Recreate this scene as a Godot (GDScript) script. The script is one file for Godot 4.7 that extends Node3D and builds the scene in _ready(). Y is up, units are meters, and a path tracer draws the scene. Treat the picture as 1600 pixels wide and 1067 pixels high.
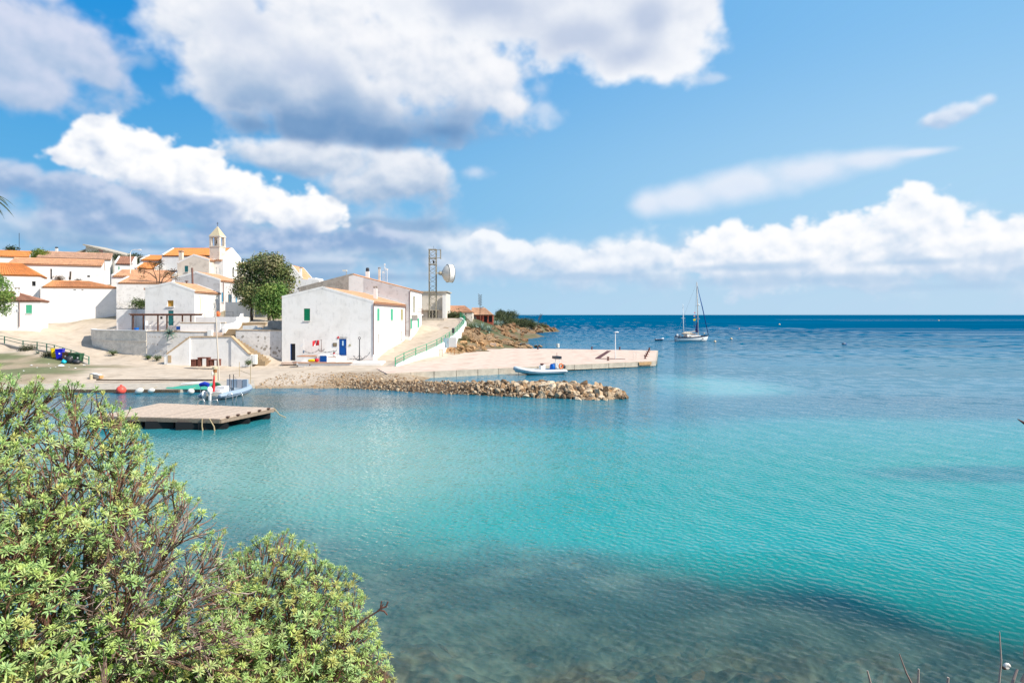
extends Node3D

const F := 1067.0
const H := 7.0
var rng := RandomNumberGenerator.new()
var M := {}
var tx := {}
var rbf_p := PackedVector3Array()
var rbf_w := PackedFloat64Array()


# ------------------------------------------------------------------ mesh builder
class MB:
	extends RefCounted
	var v := PackedVector3Array()
	var n := PackedVector3Array()
	var c := PackedColorArray()
	var col := Color.WHITE

	# corners counter-clockwise seen from outside; "out" turns the face if needed
	func tri(a: Vector3, b: Vector3, d: Vector3, out := Vector3.ZERO) -> void:
		var nn := (b - a).cross(d - a)
		if nn.length_squared() < 1e-14:
			return
		nn = nn.normalized()
		if out != Vector3.ZERO and nn.dot(out) < 0.0:
			nn = -nn
			v.append(a); v.append(b); v.append(d)
		else:
			v.append(a); v.append(d); v.append(b)
		n.append(nn); n.append(nn); n.append(nn)
		c.append(col); c.append(col); c.append(col)

	func quad(a: Vector3, b: Vector3, d: Vector3, e: Vector3, out := Vector3.ZERO) -> void:
		tri(a, b, d, out)
		tri(a, d, e, out)

	func poly(p: PackedVector3Array, out := Vector3.ZERO) -> void:
		for i in range(1, p.size() - 1):
			tri(p[0], p[i], p[i + 1], out)

	func box(ce: Vector3, s: Vector3, b := Basis.IDENTITY) -> void:
		var h := s * 0.5
		var q := []
		for k in 8:
			q.append(ce + b * Vector3(h.x if k & 1 else -h.x, h.y if k & 2 else -h.y, h.z if k & 4 else -h.z))
		quad(q[4], q[5], q[7], q[6], b.z)
		quad(q[1], q[0], q[2], q[3], -b.z)
		quad(q[5], q[1], q[3], q[7], b.x)
		quad(q[0], q[4], q[6], q[2], -b.x)
		quad(q[2], q[6], q[7], q[3], b.y)
		quad(q[0], q[1], q[5], q[4], -b.y)

	# a bar of square section between two points
	func bar(a: Vector3, b: Vector3, w: float, h := -1.0, up := Vector3.UP) -> void:
		if h < 0.0:
			h = w
		var z := (b - a).normalized()
		var u := up
		if absf(z.dot(u)) > 0.98:
			u = Vector3.RIGHT
		var x := u.cross(z).normalized()
		var y := z.cross(x).normalized()
		box((a + b) * 0.5, Vector3(w, h, a.distance_to(b)), Basis(x, y, z))

	func tube(p: PackedVector3Array, r: PackedFloat32Array, sides := 6, caps := true) -> void:
		var rings := []
		var x := Vector3.ZERO
		for i in p.size():
			var z := Vector3.ZERO
			if i > 0:
				z += (p[i] - p[i - 1]).normalized()
			if i < p.size() - 1:
				z += (p[i + 1] - p[i]).normalized()
			z = z.normalized()
			if x == Vector3.ZERO:
				x = (Vector3.UP if absf(z.y) < 0.9 else Vector3.RIGHT).cross(z).normalized()
			else:
				x = (x - z * x.dot(z)).normalized()
			var y := z.cross(x)
			var ring := PackedVector3Array()
			var rr: float = r[mini(i, r.size() - 1)]
			for k in sides:
				var t := TAU * k / sides
				ring.append(p[i] + (x * cos(t) + y * sin(t)) * rr)
			rings.append(ring)
		for i in p.size() - 1:
			var ra: PackedVector3Array = rings[i]
			var rb: PackedVector3Array = rings[i + 1]
			for k in sides:
				var l := (k + 1) % sides
				quad(ra[k], ra[l], rb[l], rb[k], ra[k] + ra[l] - p[i] * 2.0)
		if caps:
			for e in [0, p.size() - 1]:
				var ring: PackedVector3Array = rings[e]
				var o: Vector3 = p[0] - p[1] if e == 0 else p[e] - p[e - 1]
				poly(ring, o)

	func rod(a: Vector3, b: Vector3, r: float, sides := 6) -> void:
		tube(PackedVector3Array([a, b]), PackedFloat32Array([r, r]), sides)

	# profile of (radius, height) turned round the axis of t
	func lathe(pr: PackedVector2Array, t := Transform3D.IDENTITY, seg := 12) -> void:
		for i in pr.size() - 1:
			for k in seg:
				var a0 := TAU * k / seg
				var a1 := TAU * (k + 1) / seg
				var d0 := Vector3(cos(a0), 0, sin(a0))
				var d1 := Vector3(cos(a1), 0, sin(a1))
				var e := pr[i + 1] - pr[i]
				var mid := (d0 + d1).normalized() * e.y + Vector3(0, -e.x, 0)
				quad(t * (d0 * pr[i].x + Vector3(0, pr[i].y, 0)), t * (d1 * pr[i].x + Vector3(0, pr[i].y, 0)),
					t * (d1 * pr[i + 1].x + Vector3(0, pr[i + 1].y, 0)), t * (d0 * pr[i + 1].x + Vector3(0, pr[i + 1].y, 0)), t.basis * mid)

	func ball(ce: Vector3, r: Vector3, seg := 10) -> void:
		var pr := PackedVector2Array()
		var m := maxi(4, seg / 2 + 1)
		for i in m + 1:
			var a := -PI / 2 + PI * i / m
			pr.append(Vector2(maxf(cos(a), 0.0), sin(a)))
		lathe(pr, Transform3D(Basis.from_scale(r), ce), seg)

	# rows of points joined to a skin
	func skin(rows: Array, closed := false, out_from := Vector3.INF) -> void:
		for i in rows.size() - 1:
			var a: PackedVector3Array = rows[i]
			var b: PackedVector3Array = rows[i + 1]
			var m := a.size() if closed else a.size() - 1
			for k in m:
				var l := (k + 1) % a.size()
				var o := Vector3.ZERO
				if out_from != Vector3.INF:
					o = (a[k] + b[l]) * 0.5 - out_from
				quad(a[k], a[l], b[l], b[k], o)

	# plan polygon (x, z) between two heights
	func prism(p: PackedVector2Array, y0: float, y1: float) -> void:
		var idx := Geometry2D.triangulate_polygon(p)
		for i in range(0, idx.size(), 3):
			var a := p[idx[i]]
			var b := p[idx[i + 1]]
			var d := p[idx[i + 2]]
			tri(Vector3(a.x, y1, a.y), Vector3(b.x, y1, b.y), Vector3(d.x, y1, d.y), Vector3.UP)
		var area := 0.0
		for i in p.size():
			var a := p[i]
			var b := p[(i + 1) % p.size()]
			area += a.cross(b)
		for i in p.size():
			var a := p[i]
			var b := p[(i + 1) % p.size()]
			var o := Vector3(b.y - a.y, 0, a.x - b.x) * signf(area)
			quad(Vector3(a.x, y0, a.y), Vector3(b.x, y0, b.y), Vector3(b.x, y1, b.y), Vector3(a.x, y1, a.y), o)

	func mesh(smooth := false) -> ArrayMesh:
		if smooth:
			var sum := {}
			var key := PackedVector3Array()
			for i in v.size():
				var k := v[i].snapped(Vector3(0.0004, 0.0004, 0.0004))
				key.append(k)
				sum[k] = (sum[k] if sum.has(k) else Vector3.ZERO) + n[i]
			for i in v.size():
				var s: Vector3 = sum[key[i]]
				if s.length() > 0.01 and s.normalized().dot(n[i]) > 0.3:
					n[i] = s.normalized()
		var arr := []
		arr.resize(Mesh.ARRAY_MAX)
		arr[Mesh.ARRAY_VERTEX] = v
		arr[Mesh.ARRAY_NORMAL] = n
		arr[Mesh.ARRAY_COLOR] = c
		var m := ArrayMesh.new()
		m.add_surface_from_arrays(Mesh.PRIMITIVE_TRIANGLES, arr)
		return m


# ------------------------------------------------------------------ nodes and labels
func put(called: String, shape, material: Material, parent: Node = null, smooth := false) -> MeshInstance3D:
	var o := MeshInstance3D.new()
	o.name = called
	o.mesh = shape.mesh(smooth) if shape is MB else shape
	o.material_override = material
	(parent if parent else self).add_child(o, true)
	return o


func thing(called: String, label: String, category: String, at := Vector3.ZERO, turn := 0.0, group := "") -> Node3D:
	var o := Node3D.new()
	o.name = called
	add_child(o, true)
	o.position = at
	o.rotation.y = deg_to_rad(turn)
	return tag(o, label, category, group)


func tag(o: Node3D, label: String, category: String, group := "") -> Node3D:
	o.set_meta("label", label)
	o.set_meta("category", category)
	if group:
		o.set_meta("group", group)
	return o


func setting(o: Node3D, label := "") -> Node3D:
	o.set_meta("kind", "structure")
	if label:
		o.set_meta("label", label)
	return o


# a point seen at (u, v) on the survey photograph, d metres away along the view axis
func P(u: float, v: float, d: float) -> Vector3:
	return Vector3((u - 800.0) / F * d, H - (v - 492.0) / F * d, -d)


# the same on the level plane at height y
func G(u: float, v: float, y := 0.0) -> Vector3:
	return P(u, v, (H - y) * F / (v - 492.0))


# ------------------------------------------------------------------ textures and materials
func nbytes(seed_: int, freq: float, size: int, kind := FastNoiseLite.TYPE_SIMPLEX_SMOOTH, oct := 4) -> PackedByteArray:
	var f := FastNoiseLite.new()
	f.seed = seed_
	f.frequency = freq
	f.noise_type = kind
	f.fractal_octaves = oct
	if kind == FastNoiseLite.TYPE_CELLULAR:
		f.cellular_return_type = FastNoiseLite.RETURN_DISTANCE
	var im := f.get_seamless_image(size, size)
	im.convert(Image.FORMAT_L8)
	return im.get_data()


func sst(a: float, b: float, x: float) -> float:
	var t := clampf((x - a) / (b - a), 0.0, 1.0)
	return t * t * (3.0 - 2.0 * t)


# a picture of factors 0..1 (linear) made by f(values 0..1 of the noises) -> Color
func tex_of(size: int, noises: Array, f: Callable) -> ImageTexture:
	var b := PackedByteArray()
	b.resize(size * size * 3)
	for i in size * size:
		var a := []
		for nb in noises:
			a.append(nb[i] / 255.0)
		var c: Color = f.call(a)
		b[i * 3] = int(clampf(pow(maxf(c.r, 0.0), 1 / 2.2), 0, 1) * 255)
		b[i * 3 + 1] = int(clampf(pow(maxf(c.g, 0.0), 1 / 2.2), 0, 1) * 255)
		b[i * 3 + 2] = int(clampf(pow(maxf(c.b, 0.0), 1 / 2.2), 0, 1) * 255)
	return ImageTexture.create_from_image(Image.create_from_data(size, size, false, Image.FORMAT_RGB8, b))


func grey_tex(size: int, nb: PackedByteArray) -> ImageTexture:
	return ImageTexture.create_from_image(Image.create_from_data(size, size, false, Image.FORMAT_L8, nb))


func mat(called: String, c: Color, rough := 0.8, tex: Texture2D = null, scale := 1.0, bump: Texture2D = null, cm := 1.0, vc := false) -> StandardMaterial3D:
	var m := StandardMaterial3D.new()
	m.resource_name = called
	m.albedo_color = c.linear_to_srgb()
	m.roughness = rough
	m.metallic_specular = 0.4
	if tex:
		m.albedo_texture = tex
	if bump:
		m.heightmap_enabled = true
		m.heightmap_texture = bump
		m.heightmap_scale = cm
	if tex or bump:
		m.uv1_triplanar = true
		m.uv1_world_triplanar = true
		m.uv1_scale = Vector3.ONE * scale
	m.vertex_color_use_as_albedo = vc
	M[called] = m
	return m


func make_materials() -> void:
	var n1 := nbytes(1, 0.012, 512, FastNoiseLite.TYPE_SIMPLEX_SMOOTH, 5)
	var n2 := nbytes(2, 0.05, 512, FastNoiseLite.TYPE_SIMPLEX_SMOOTH, 4)
	var n3 := nbytes(3, 0.006, 512, FastNoiseLite.TYPE_SIMPLEX_SMOOTH, 3)
	var n4 := nbytes(4, 0.035, 512, FastNoiseLite.TYPE_CELLULAR, 2)
	# rain streaks: the fine noise drawn out eightfold downwards
	var n5 := PackedByteArray()
	n5.resize(512 * 512)
	for y in 512:
		var yy := absi((y / 4) % 128 - 64)
		for x in 512:
			n5[y * 512 + x] = n2[yy * 512 + x]
	var fine := grey_tex(512, n2)
	var cells := grey_tex(512, n4)
	tx = {"fine": fine, "cells": cells}
	var plaster := tex_of(512, [n1, n2, n3, n5], func(a):
		var k: float = 1.0 - 0.035 * sst(0.45, 0.8, a[0]) - 0.03 * a[1] - 0.05 * sst(0.5, 0.75, a[2])
		k -= 0.10 * sst(0.78, 0.86, a[0]) * sst(0.55, 0.65, a[1])
		k -= 0.075 * sst(0.55, 0.8, a[3]) * sst(0.3, 0.6, a[0])
		return Color(k, k * lerpf(1.0, 0.99, a[2]), k * lerpf(1.0, 0.97, a[2])))
	var old := tex_of(512, [n1, n2, n3, n4], func(a):
		var k: float = 0.84 + 0.16 * sst(0.3, 0.65, a[0]) - 0.16 * a[1] * (1.0 - a[2])
		k *= 1.0 - 0.24 * sst(0.5, 0.75, a[2]) * sst(0.35, 0.6, a[1])
		return Color(k, k * 0.98, k * 0.94))
	var patchy := tex_of(512, [n1, n2, n3], func(a):
		var s: float = sst(0.66, 0.74, a[0]) * 0.6
		var k: float = lerpf(1.0 - 0.08 * a[1] - 0.1 * sst(0.5, 0.8, a[2]), 0.72, s)
		return Color(k, k * lerpf(0.99, 0.97, s), k * lerpf(0.97, 0.93, s)))
	var dust := tex_of(512, [n1, n2, n3], func(a):
		var k: float = 0.80 + 0.2 * a[0] - 0.10 * a[1] - 0.12 * sst(0.5, 0.8, a[2])
		return Color(k, k * lerpf(1.0, 0.97, a[2]), k * lerpf(1.0, 0.93, a[2])))
	var stone := tex_of(512, [n1, n2, n3, n4], func(a):
		var k: float = 0.45 + 0.4 * a[0] + 0.25 * a[1] - 0.2 * sst(0.6, 0.9, a[3])
		var w: float = sst(0.45, 0.7, a[2])
		return Color(k, k * lerpf(0.98, 0.88, w), k * lerpf(0.95, 0.72, w)))
	tx.coarse = dust
	var wood := tex_of(256, [nbytes(7, 0.02, 256), nbytes(8, 0.1, 256)], func(a):
		var k: float = 0.7 + 0.3 * a[0] - 0.15 * a[1]
		return Color(k, k * 0.97, k * 0.93))
	mat("white_plaster", Color(0.80, 0.79, 0.775), 0.85, plaster, 0.12, fine, 0.25)
	mat("grey_plaster", Color(0.60, 0.585, 0.60), 0.9, patchy, 0.13, fine, 0.4)
	mat("beige_plaster", Color(0.72, 0.66, 0.58), 0.9, patchy, 0.11, fine, 0.4)
	mat("concrete_dark", Color(0.42, 0.39, 0.36), 0.9, old, 0.16, fine, 1.2)
	mat("peeling_plaster", Color(0.76, 0.74, 0.73), 0.9, patchy, 0.25, fine, 0.6)
	mat("old_wall", Color(0.86, 0.81, 0.74), 0.95, old, 0.16, fine, 4.0)
	mat("concrete", Color(0.52, 0.47, 0.40), 0.9, old, 0.22, fine, 1.5)
	mat("pier_top", Color(0.74, 0.575, 0.475), 0.9, dust, 0.1, fine, 0.8)
	mat("dusty_ground", Color(0.86, 0.86, 0.86), 0.95, dust, 0.11, fine, 1.5, true)
	mat("rock", Color(0.80, 0.72, 0.62), 0.9, stone, 0.35, cells, 6.0, true)
	mat("coast_rock", Color(0.7, 0.62, 0.52), 0.9, stone, 0.12, cells, 25.0, true)
	mat("roof_tiles", Color(1, 1, 1), 0.85, null, 1.0, null, 1.0, true)
	mat("coping", Color(0.58, 0.43, 0.27), 0.85, dust, 0.5)
	mat("steps", Color(0.36, 0.27, 0.17), 0.9, dust, 0.4, fine, 1.0)
	mat("terracotta", Color(0.60, 0.30, 0.17), 0.85, dust, 0.4)
	mat("old_wood", Color(0.68, 0.56, 0.46), 0.85, wood, 0.8, null, 1.0, true)
	mat("dark_wood", Color(0.13, 0.06, 0.04), 0.7, wood, 1.5)
	mat("red_brick", Color(0.20, 0.075, 0.055), 0.85, wood, 1.2)
	mat("red_paint", Color(0.38, 0.085, 0.05), 0.7, plaster, 0.3)
	mat("green_shutter_shaded", Color(0.0, 0.20, 0.09), 0.55)  # shutter green with the shade of the front walls put into it
	mat("green_shutter_sunlit", Color(0.07, 0.40, 0.24), 0.55)  # the same green, made lighter for the sun on the side walls
	mat("olive_shutter", Color(0.36, 0.33, 0.16), 0.55)
	mat("teal_shutter", Color(0.02, 0.16, 0.17), 0.55)
	mat("blue_shutter", Color(0.10, 0.30, 0.45), 0.55)
	mat("blue_paint", Color(0.0, 0.07, 0.30), 0.45)
	mat("green_rail", Color(0.01, 0.30, 0.15), 0.5)
	mat("grey_green_rail", Color(0.08, 0.22, 0.15), 0.6)
	mat("white_paint", Color(0.80, 0.80, 0.78), 0.5)
	mat("white_gloss", Color(0.82, 0.82, 0.80), 0.25)
	mat("off_white", Color(0.70, 0.66, 0.58), 0.6)
	mat("galvanised", Color(0.36, 0.36, 0.35), 0.55)
	M.galvanised.metallic = 0.3
	mat("steel", Color(0.6, 0.6, 0.6), 0.25)
	M.steel.metallic = 0.9
	mat("rusty_lattice", Color(0.30, 0.27, 0.20), 0.7)
	mat("rust_stain", Color(0.50, 0.32, 0.17), 0.9, old, 0.3)
	mat("rust", Color(0.36, 0.16, 0.06), 0.85, tx.coarse, 0.8)
	mat("dark_iron", Color(0.035, 0.037, 0.045), 0.55)
	mat("brown_iron", Color(0.10, 0.035, 0.03), 0.7)
	mat("pipe_brown", Color(0.20, 0.10, 0.08), 0.6)
	mat("rubber_and_dock_shade", Color(0.012, 0.012, 0.014), 0.6)  # tyre rubber; on the pontoons the black holds painted shadow
	mat("dark_plastic", Color(0.03, 0.035, 0.045), 0.4)
	mat("charcoal_plastic", Color(0.03, 0.033, 0.042), 0.4)
	mat("blue_plastic", Color(0.005, 0.01, 0.50), 0.4)
	mat("yellow_plastic", Color(0.75, 0.55, 0.01), 0.4)
	mat("brown_plastic", Color(0.09, 0.05, 0.035), 0.5)
	mat("green_plastic", Color(0.03, 0.10, 0.05), 0.45)
	mat("cyan_plastic", Color(0.01, 0.45, 0.62), 0.35)
	mat("paper", Color(0.75, 0.75, 0.73), 0.8)
	mat("red_cloth", Color(0.62, 0.03, 0.04), 0.8)
	mat("orange_plastic", Color(0.72, 0.17, 0.05), 0.45)
	mat("red_buoy", Color(0.80, 0.10, 0.07), 0.4)
	mat("white_buoy", Color(0.72, 0.70, 0.64), 0.45)
	mat("yellow_buoy", Color(0.70, 0.55, 0.35), 0.45)
	mat("pink_buoy", Color(0.65, 0.30, 0.27), 0.45)
	mat("boat_grey", Color(0.28, 0.36, 0.45), 0.45)
	mat("boat_grey_dark", Color(0.13, 0.18, 0.25), 0.45)
	mat("boat_light", Color(0.56, 0.62, 0.64), 0.4)
	mat("navy_paint", Color(0.02, 0.035, 0.07), 0.4)
	mat("navy_cloth", Color(0.01, 0.02, 0.12), 0.8)
	mat("blue_cloth", Color(0.01, 0.04, 0.40), 0.75)
	mat("sail_blue", Color(0.005, 0.08, 0.28), 0.75)
	mat("bright_blue", Color(0.0, 0.12, 0.50), 0.45)
	mat("teal_tarp", Color(0.06, 0.36, 0.25), 0.6)
	mat("cream_cloth", Color(0.66, 0.55, 0.40), 0.85)
	mat("teak", Color(0.42, 0.26, 0.15), 0.7)
	mat("mast", Color(0.58, 0.50, 0.42), 0.4)
	mat("rope", Color(0.42, 0.33, 0.20), 0.9)
	mat("bark", Color(0.10, 0.075, 0.055), 0.9, tx.coarse, 1.5)
	mat("leaves", Color(1, 1, 1), 0.6, null, 1.0, null, 1.0, true)
	M.leaves.backlight_enabled = true
	M.leaves.backlight = Color(0.5, 0.5, 0.5).linear_to_srgb()
	mat("stem", Color(1, 1, 1), 0.8, null, 1.0, null, 1.0, true)
	mat("agave_leaf", Color(0.11, 0.175, 0.15), 0.5, null, 1.0, null, 1.0, true)
	mat("agave_silver", Color(0.26, 0.35, 0.31), 0.5, null, 1.0, null, 1.0, true)
	mat("quay_edge", Color(0.16, 0.125, 0.09), 0.85, stone, 0.3, fine, 4.0)
	mat("yellow_curtain", Color(0.60, 0.33, 0.06), 0.8)
	mat("brass", Color(0.11, 0.08, 0.05), 0.4)
	mat("sign_white", Color(0.75, 0.75, 0.75), 0.5)
	mat("sign_blue", Color(0.45, 0.62, 0.72), 0.5)
	mat("sign_grey", Color(0.45, 0.46, 0.50), 0.5)
	mat("interior", Color(0.05, 0.05, 0.055), 0.9)
	var g := mat("glass", Color(0.05, 0.06, 0.07, 0.45), 0.05)
	g.albedo_color.a = 0.45
	g.transparency = BaseMaterial3D.TRANSPARENCY_ALPHA
	g.metallic_specular = 0.5


# ------------------------------------------------------------------ the sky
var cloud_groups := []
var cn := FastNoiseLite.new()
var cc := FastNoiseLite.new()
var cw := FastNoiseLite.new()


func cloud_group(blobs: Array, soft: float, amp: float, puff: float, bright: Color, dark: Color, bias: float, lift: float, relief: float, opacity := 1.0, flat := 1.0) -> void:
	# blobs given by the picture place (u, v, ru, rv) and kept as degrees of azimuth and height
	var out := []
	var box := [1e9, -1e9, 1e9, -1e9]
	for b in blobs:
		var az := atan((b[0] - 800.0) / F)
		var el := atan((492.0 - b[1]) / F * cos(az))
		var ra: float = rad_to_deg(b[2] / F) * cos(az) * cos(az)
		var re: float = rad_to_deg(b[3] / F) * cos(az)
		var a := rad_to_deg(az)
		var e := rad_to_deg(el)
		out.append_array([a, e, 1.0 / ra, 1.0 / re])
		box = [minf(box[0], a - ra * 1.8), maxf(box[1], a + ra * 1.8), minf(box[2], e - re * 1.8), maxf(box[3], e + re * 1.8)]
	cloud_groups.append({"b": PackedFloat32Array(out), "box": box, "soft": soft, "amp": amp, "puff": puff, "bright": bright, "dark": dark, "bias": bias, "lift": lift, "relief": relief, "op": opacity, "flat": flat})


var c_lift := 0.0


# smooth shape of a group: above 0 inside; c_lift is the height within it, -1 to 1
func cloud_shape(b: PackedFloat32Array, flat: float, a: float, e: float) -> float:
	var sum := 0.0
	var up := 0.0
	for i in range(0, b.size(), 4):
		var dx := (a - b[i]) * b[i + 2]
		var dy := (e - b[i + 1]) * b[i + 3]
		var q := 1.0 - sqrt(dx * dx + dy * dy * (flat if dy < 0.0 else 1.0))
		if q > -1.0:
			var w := exp(6.0 * q)
			sum += w
			up += w * dy
	if sum <= 0.0:
		return -9.0
	c_lift = up / sum
	return log(sum) / 6.0


func cloud_noise(g: Dictionary, a: float, e: float) -> float:
	var n: float = g.amp * cn.get_noise_2d(a, e * 1.3)
	if g.puff > 0.0:
		n -= g.puff * (cc.get_noise_2d(a, e * 1.2) + 0.55)
	return n


func lin(r: float, g: float, b: float) -> Color:
	return Color(r / 255.0, g / 255.0, b / 255.0).srgb_to_linear()


func sky_at(a: float, e: float) -> Color:
	# clear air: deeper blue to the left and high up, pale towards the sun on the right and the horizon
	var wrap := a
	while wrap > 180.0:
		wrap -= 360.0
	while wrap < -180.0:
		wrap += 360.0
	var side := sst(-36.0, 42.0, wrap) if wrap > -100.0 and wrap < 110.0 else 0.5
	var low := lin(164, 205, 233).lerp(lin(186, 214, 236), side)
	var mid := lin(100, 176, 226).lerp(lin(170, 211, 240), side)
	var top := lin(32, 144, 218).lerp(lin(130, 189, 236), side)
	var c := low.lerp(mid, sst(0.0, 9.0, e))
	c = c.lerp(top, sst(7.0, 24.0, e))
	c = c.lerp(lin(50, 120, 200), sst(28.0, 90.0, e))
	# other weather all round
	var off := maxf(sst(40.0, 52.0, absf(wrap)), sst(27.0, 36.0, e))
	if off > 0.0:
		var d := cw.get_noise_2d(cos(deg_to_rad(a)) * (95.0 - e), sin(deg_to_rad(a)) * (95.0 - e)) + 0.28 * (1.0 - e / 90.0)
		var al := sst(0.0, 0.35, d) * off * sst(1.0, 7.0, e)
		c = c.lerp(lin(232, 236, 244).lerp(lin(160, 178, 206), sst(0.15, 0.6, d)), al * 0.9)
	for g in cloud_groups:
		var bx: Array = g.box
		if wrap < bx[0] or wrap > bx[1] or e < bx[2] or e > bx[3]:
			continue
		var q := cloud_shape(g.b, g.flat, wrap, e)
		if q < -0.6:
			continue
		var up := c_lift
		var n := cloud_noise(g, wrap, e)
		var d := q + n
		if d <= 0.0:
			continue
		var s: float = g.bias + g.lift * up + g.relief * (n - cloud_noise(g, wrap + 0.45, e + 0.6)) + 0.22 * (1.0 - sst(0.0, 0.35, d))
		var body: Color = g.dark.lerp(g.bright, sst(0.0, 1.0, s))
		c = c.lerp(body, sst(0.0, g.soft, d) * g.op)
	# haze above the sea
	c = c.lerp(low, 0.85 * (1.0 - sst(-1.0, 3.6, e)))
	return c


func sky_rows(w: int, h: int, a0: float, a1: float, e0: float, e1: float) -> Image:
	var rows := []
	rows.resize(h)
	var job := func(y: int):
		var b := PackedByteArray()
		b.resize(w * 3)
		var e := lerpf(e1, e0, (y + 0.5) / h)
		for x in w:
			var c := sky_at(lerpf(a0, a1, (x + 0.5) / w), e).linear_to_srgb()
			b[x * 3] = clampi(int(c.r * 255.0 + 0.5), 0, 255)
			b[x * 3 + 1] = clampi(int(c.g * 255.0 + 0.5), 0, 255)
			b[x * 3 + 2] = clampi(int(c.b * 255.0 + 0.5), 0, 255)
		rows[y] = b
	for y in h:
		job.call(y)
	var all := PackedByteArray()
	for r in rows:
		all.append_array(r)
	return Image.create_from_data(w, h, false, Image.FORMAT_RGB8, all)


func make_sky() -> ImageTexture:
	cn.seed = 11; cn.frequency = 0.16; cn.fractal_octaves = 5; cn.noise_type = FastNoiseLite.TYPE_SIMPLEX_SMOOTH
	cc.seed = 5; cc.frequency = 0.6; cc.fractal_octaves = 4; cc.fractal_gain = 0.5; cc.noise_type = FastNoiseLite.TYPE_CELLULAR
	cc.cellular_return_type = FastNoiseLite.RETURN_DISTANCE; cc.cellular_jitter = 1.0
	cw.seed = 21; cw.frequency = 0.022; cw.fractal_octaves = 5; cw.noise_type = FastNoiseLite.TYPE_SIMPLEX_SMOOTH
	# grey banks low on the left
	cloud_group([[430, 400, 420, 80], [180, 350, 280, 90], [640, 390, 190, 75], [330, 330, 220, 70]], 0.7, 0.55, 0.0, lin(200, 215, 234), lin(140, 175, 210), 0.55, 0.0, 1.6, 0.9)
	cloud_group([[380, 412, 330, 14], [250, 385, 200, 12], [560, 432, 200, 12], [620, 352, 120, 14], [330, 360, 160, 10]], 0.8, 0.6, 0.0, lin(122, 163, 204), lin(122, 163, 204), 0.5, 0.0, 0.0, 0.6)
	cloud_group([[300, 395, 240, 9], [520, 405, 170, 9], [640, 372, 90, 12], [690, 410, 60, 14]], 0.9, 0.7, 0.0, lin(206, 219, 237), lin(206, 219, 237), 0.5, 0.0, 0.0, 0.6)
	# bank of cumulus over the sea on the right
	cloud_group([[880, 412, 220, 42], [760, 408, 100, 50], [1010, 405, 170, 50], [1300, 405, 330, 62], [1560, 400, 180, 84]], 0.6, 0.6, 0.2, lin(234, 241, 249), lin(182, 206, 232), 0.5, 0.3, 1.4, 0.92)
	cloud_group([[1190, 388, 110, 50], [1110, 400, 80, 30], [1430, 345, 58, 66], [1370, 372, 100, 54], [1480, 378, 90, 50], [1560, 368, 70, 46], [1300, 396, 130, 36]], 0.32, 0.65, 0.62, lin(252, 252, 254), lin(200, 217, 237), 0.66, 0.40, 0.9, 0.97, 0.5)
	cloud_group([[890, 400, 60, 20], [800, 396, 40, 26], [1010, 392, 60, 18], [940, 412, 60, 14], [760, 375, 26, 14]], 0.3, 0.8, 0.5, lin(244, 247, 252), lin(204, 219, 238), 0.6, 0.40, 0.9, 0.85, 0.5)
	cloud_group([[1250, 438, 420, 14], [1500, 448, 200, 12], [1150, 418, 160, 9], [1420, 410, 120, 9], [900, 432, 200, 8]], 0.9, 0.6, 0.0, lin(170, 199, 228), lin(170, 199, 228), 0.5, 0.0, 0.0, 0.65)
	# bright cumulus on the left with its grey base
	cloud_group([[148, 222, 50, 44], [100, 245, 50, 18], [215, 252, 88, 44], [285, 262, 84, 48], [365, 300, 98, 44], [440, 322, 80, 36], [495, 343, 55, 26]], 0.26, 0.62, 0.60, lin(253, 253, 254), lin(166, 190, 222), 0.80, 0.34, 0.8, 1.0)
	cloud_group([[95, 302, 150, 42], [230, 338, 150, 40], [350, 372, 150, 34], [520, 376, 140, 24], [300, 322, 90, 22]], 0.5, 0.8, 0.15, lin(196, 210, 233), lin(138, 171, 211), 0.38, 0.3, 1.4, 0.95)
	# the cloud tucked under the big one
	cloud_group([[600, 282, 110, 46], [655, 270, 60, 46], [480, 246, 150, 32]], 0.40, 0.45, 0.15, lin(242, 244, 249), lin(146, 176, 210), 0.55, 0.5, 0.8, 0.97)
	# the big cloud overhead
	cloud_group([[300, 10, 85, 90], [350, 80, 105, 100], [480, 50, 220, 130], [640, 105, 190, 110], [520, 160, 210, 70], [755, 120, 85, 75], [700, 50, 150, 90], [800, 165, 40, 26]], 0.5, 0.5, 0.18, lin(245, 246, 250), lin(160, 185, 216), 0.72, 0.26, 0.65, 1.0)
	cloud_group([[700, -20, 220, 60], [860, 15, 200, 75], [970, 25, 150, 85], [1040, 35, 88, 84], [1088, 5, 48, 50], [990, 90, 80, 40]], 0.42, 0.42, 0.18, lin(245, 247, 251), lin(190, 203, 226), 0.64, -0.25, 0.6, 1.0)
	cloud_group([[900, 55, 150, 45], [980, 85, 90, 34], [760, 5, 180, 45], [1010, 30, 60, 40]], 1.0, 0.45, 0.0, lin(190, 203, 226), lin(180, 195, 221), 0.5, 0.3, 0.8, 0.9)
	# shaded undersides of the big cloud
	cloud_group([[500, 165, 200, 70], [640, 195, 180, 50], [420, 150, 100, 50], [720, 185, 90, 36]], 1.0, 0.55, 0.0, lin(158, 184, 215), lin(126, 161, 202), 0.5, 0.3, 0.9, 0.95)
	cloud_group([[480, 195, 130, 34], [610, 214, 130, 24], [690, 205, 70, 20], [400, 195, 60, 20]], 0.9, 0.6, 0.0, lin(116, 155, 198), lin(100, 143, 190), 0.5, 0.3, 1.0, 0.9)
	cloud_group([[390, 40, 80, 60], [470, 105, 100, 50]], 1.1, 0.55, 0.0, lin(196, 208, 229), lin(184, 199, 225), 0.5, 0.3, 0.8, 0.75)
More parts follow.
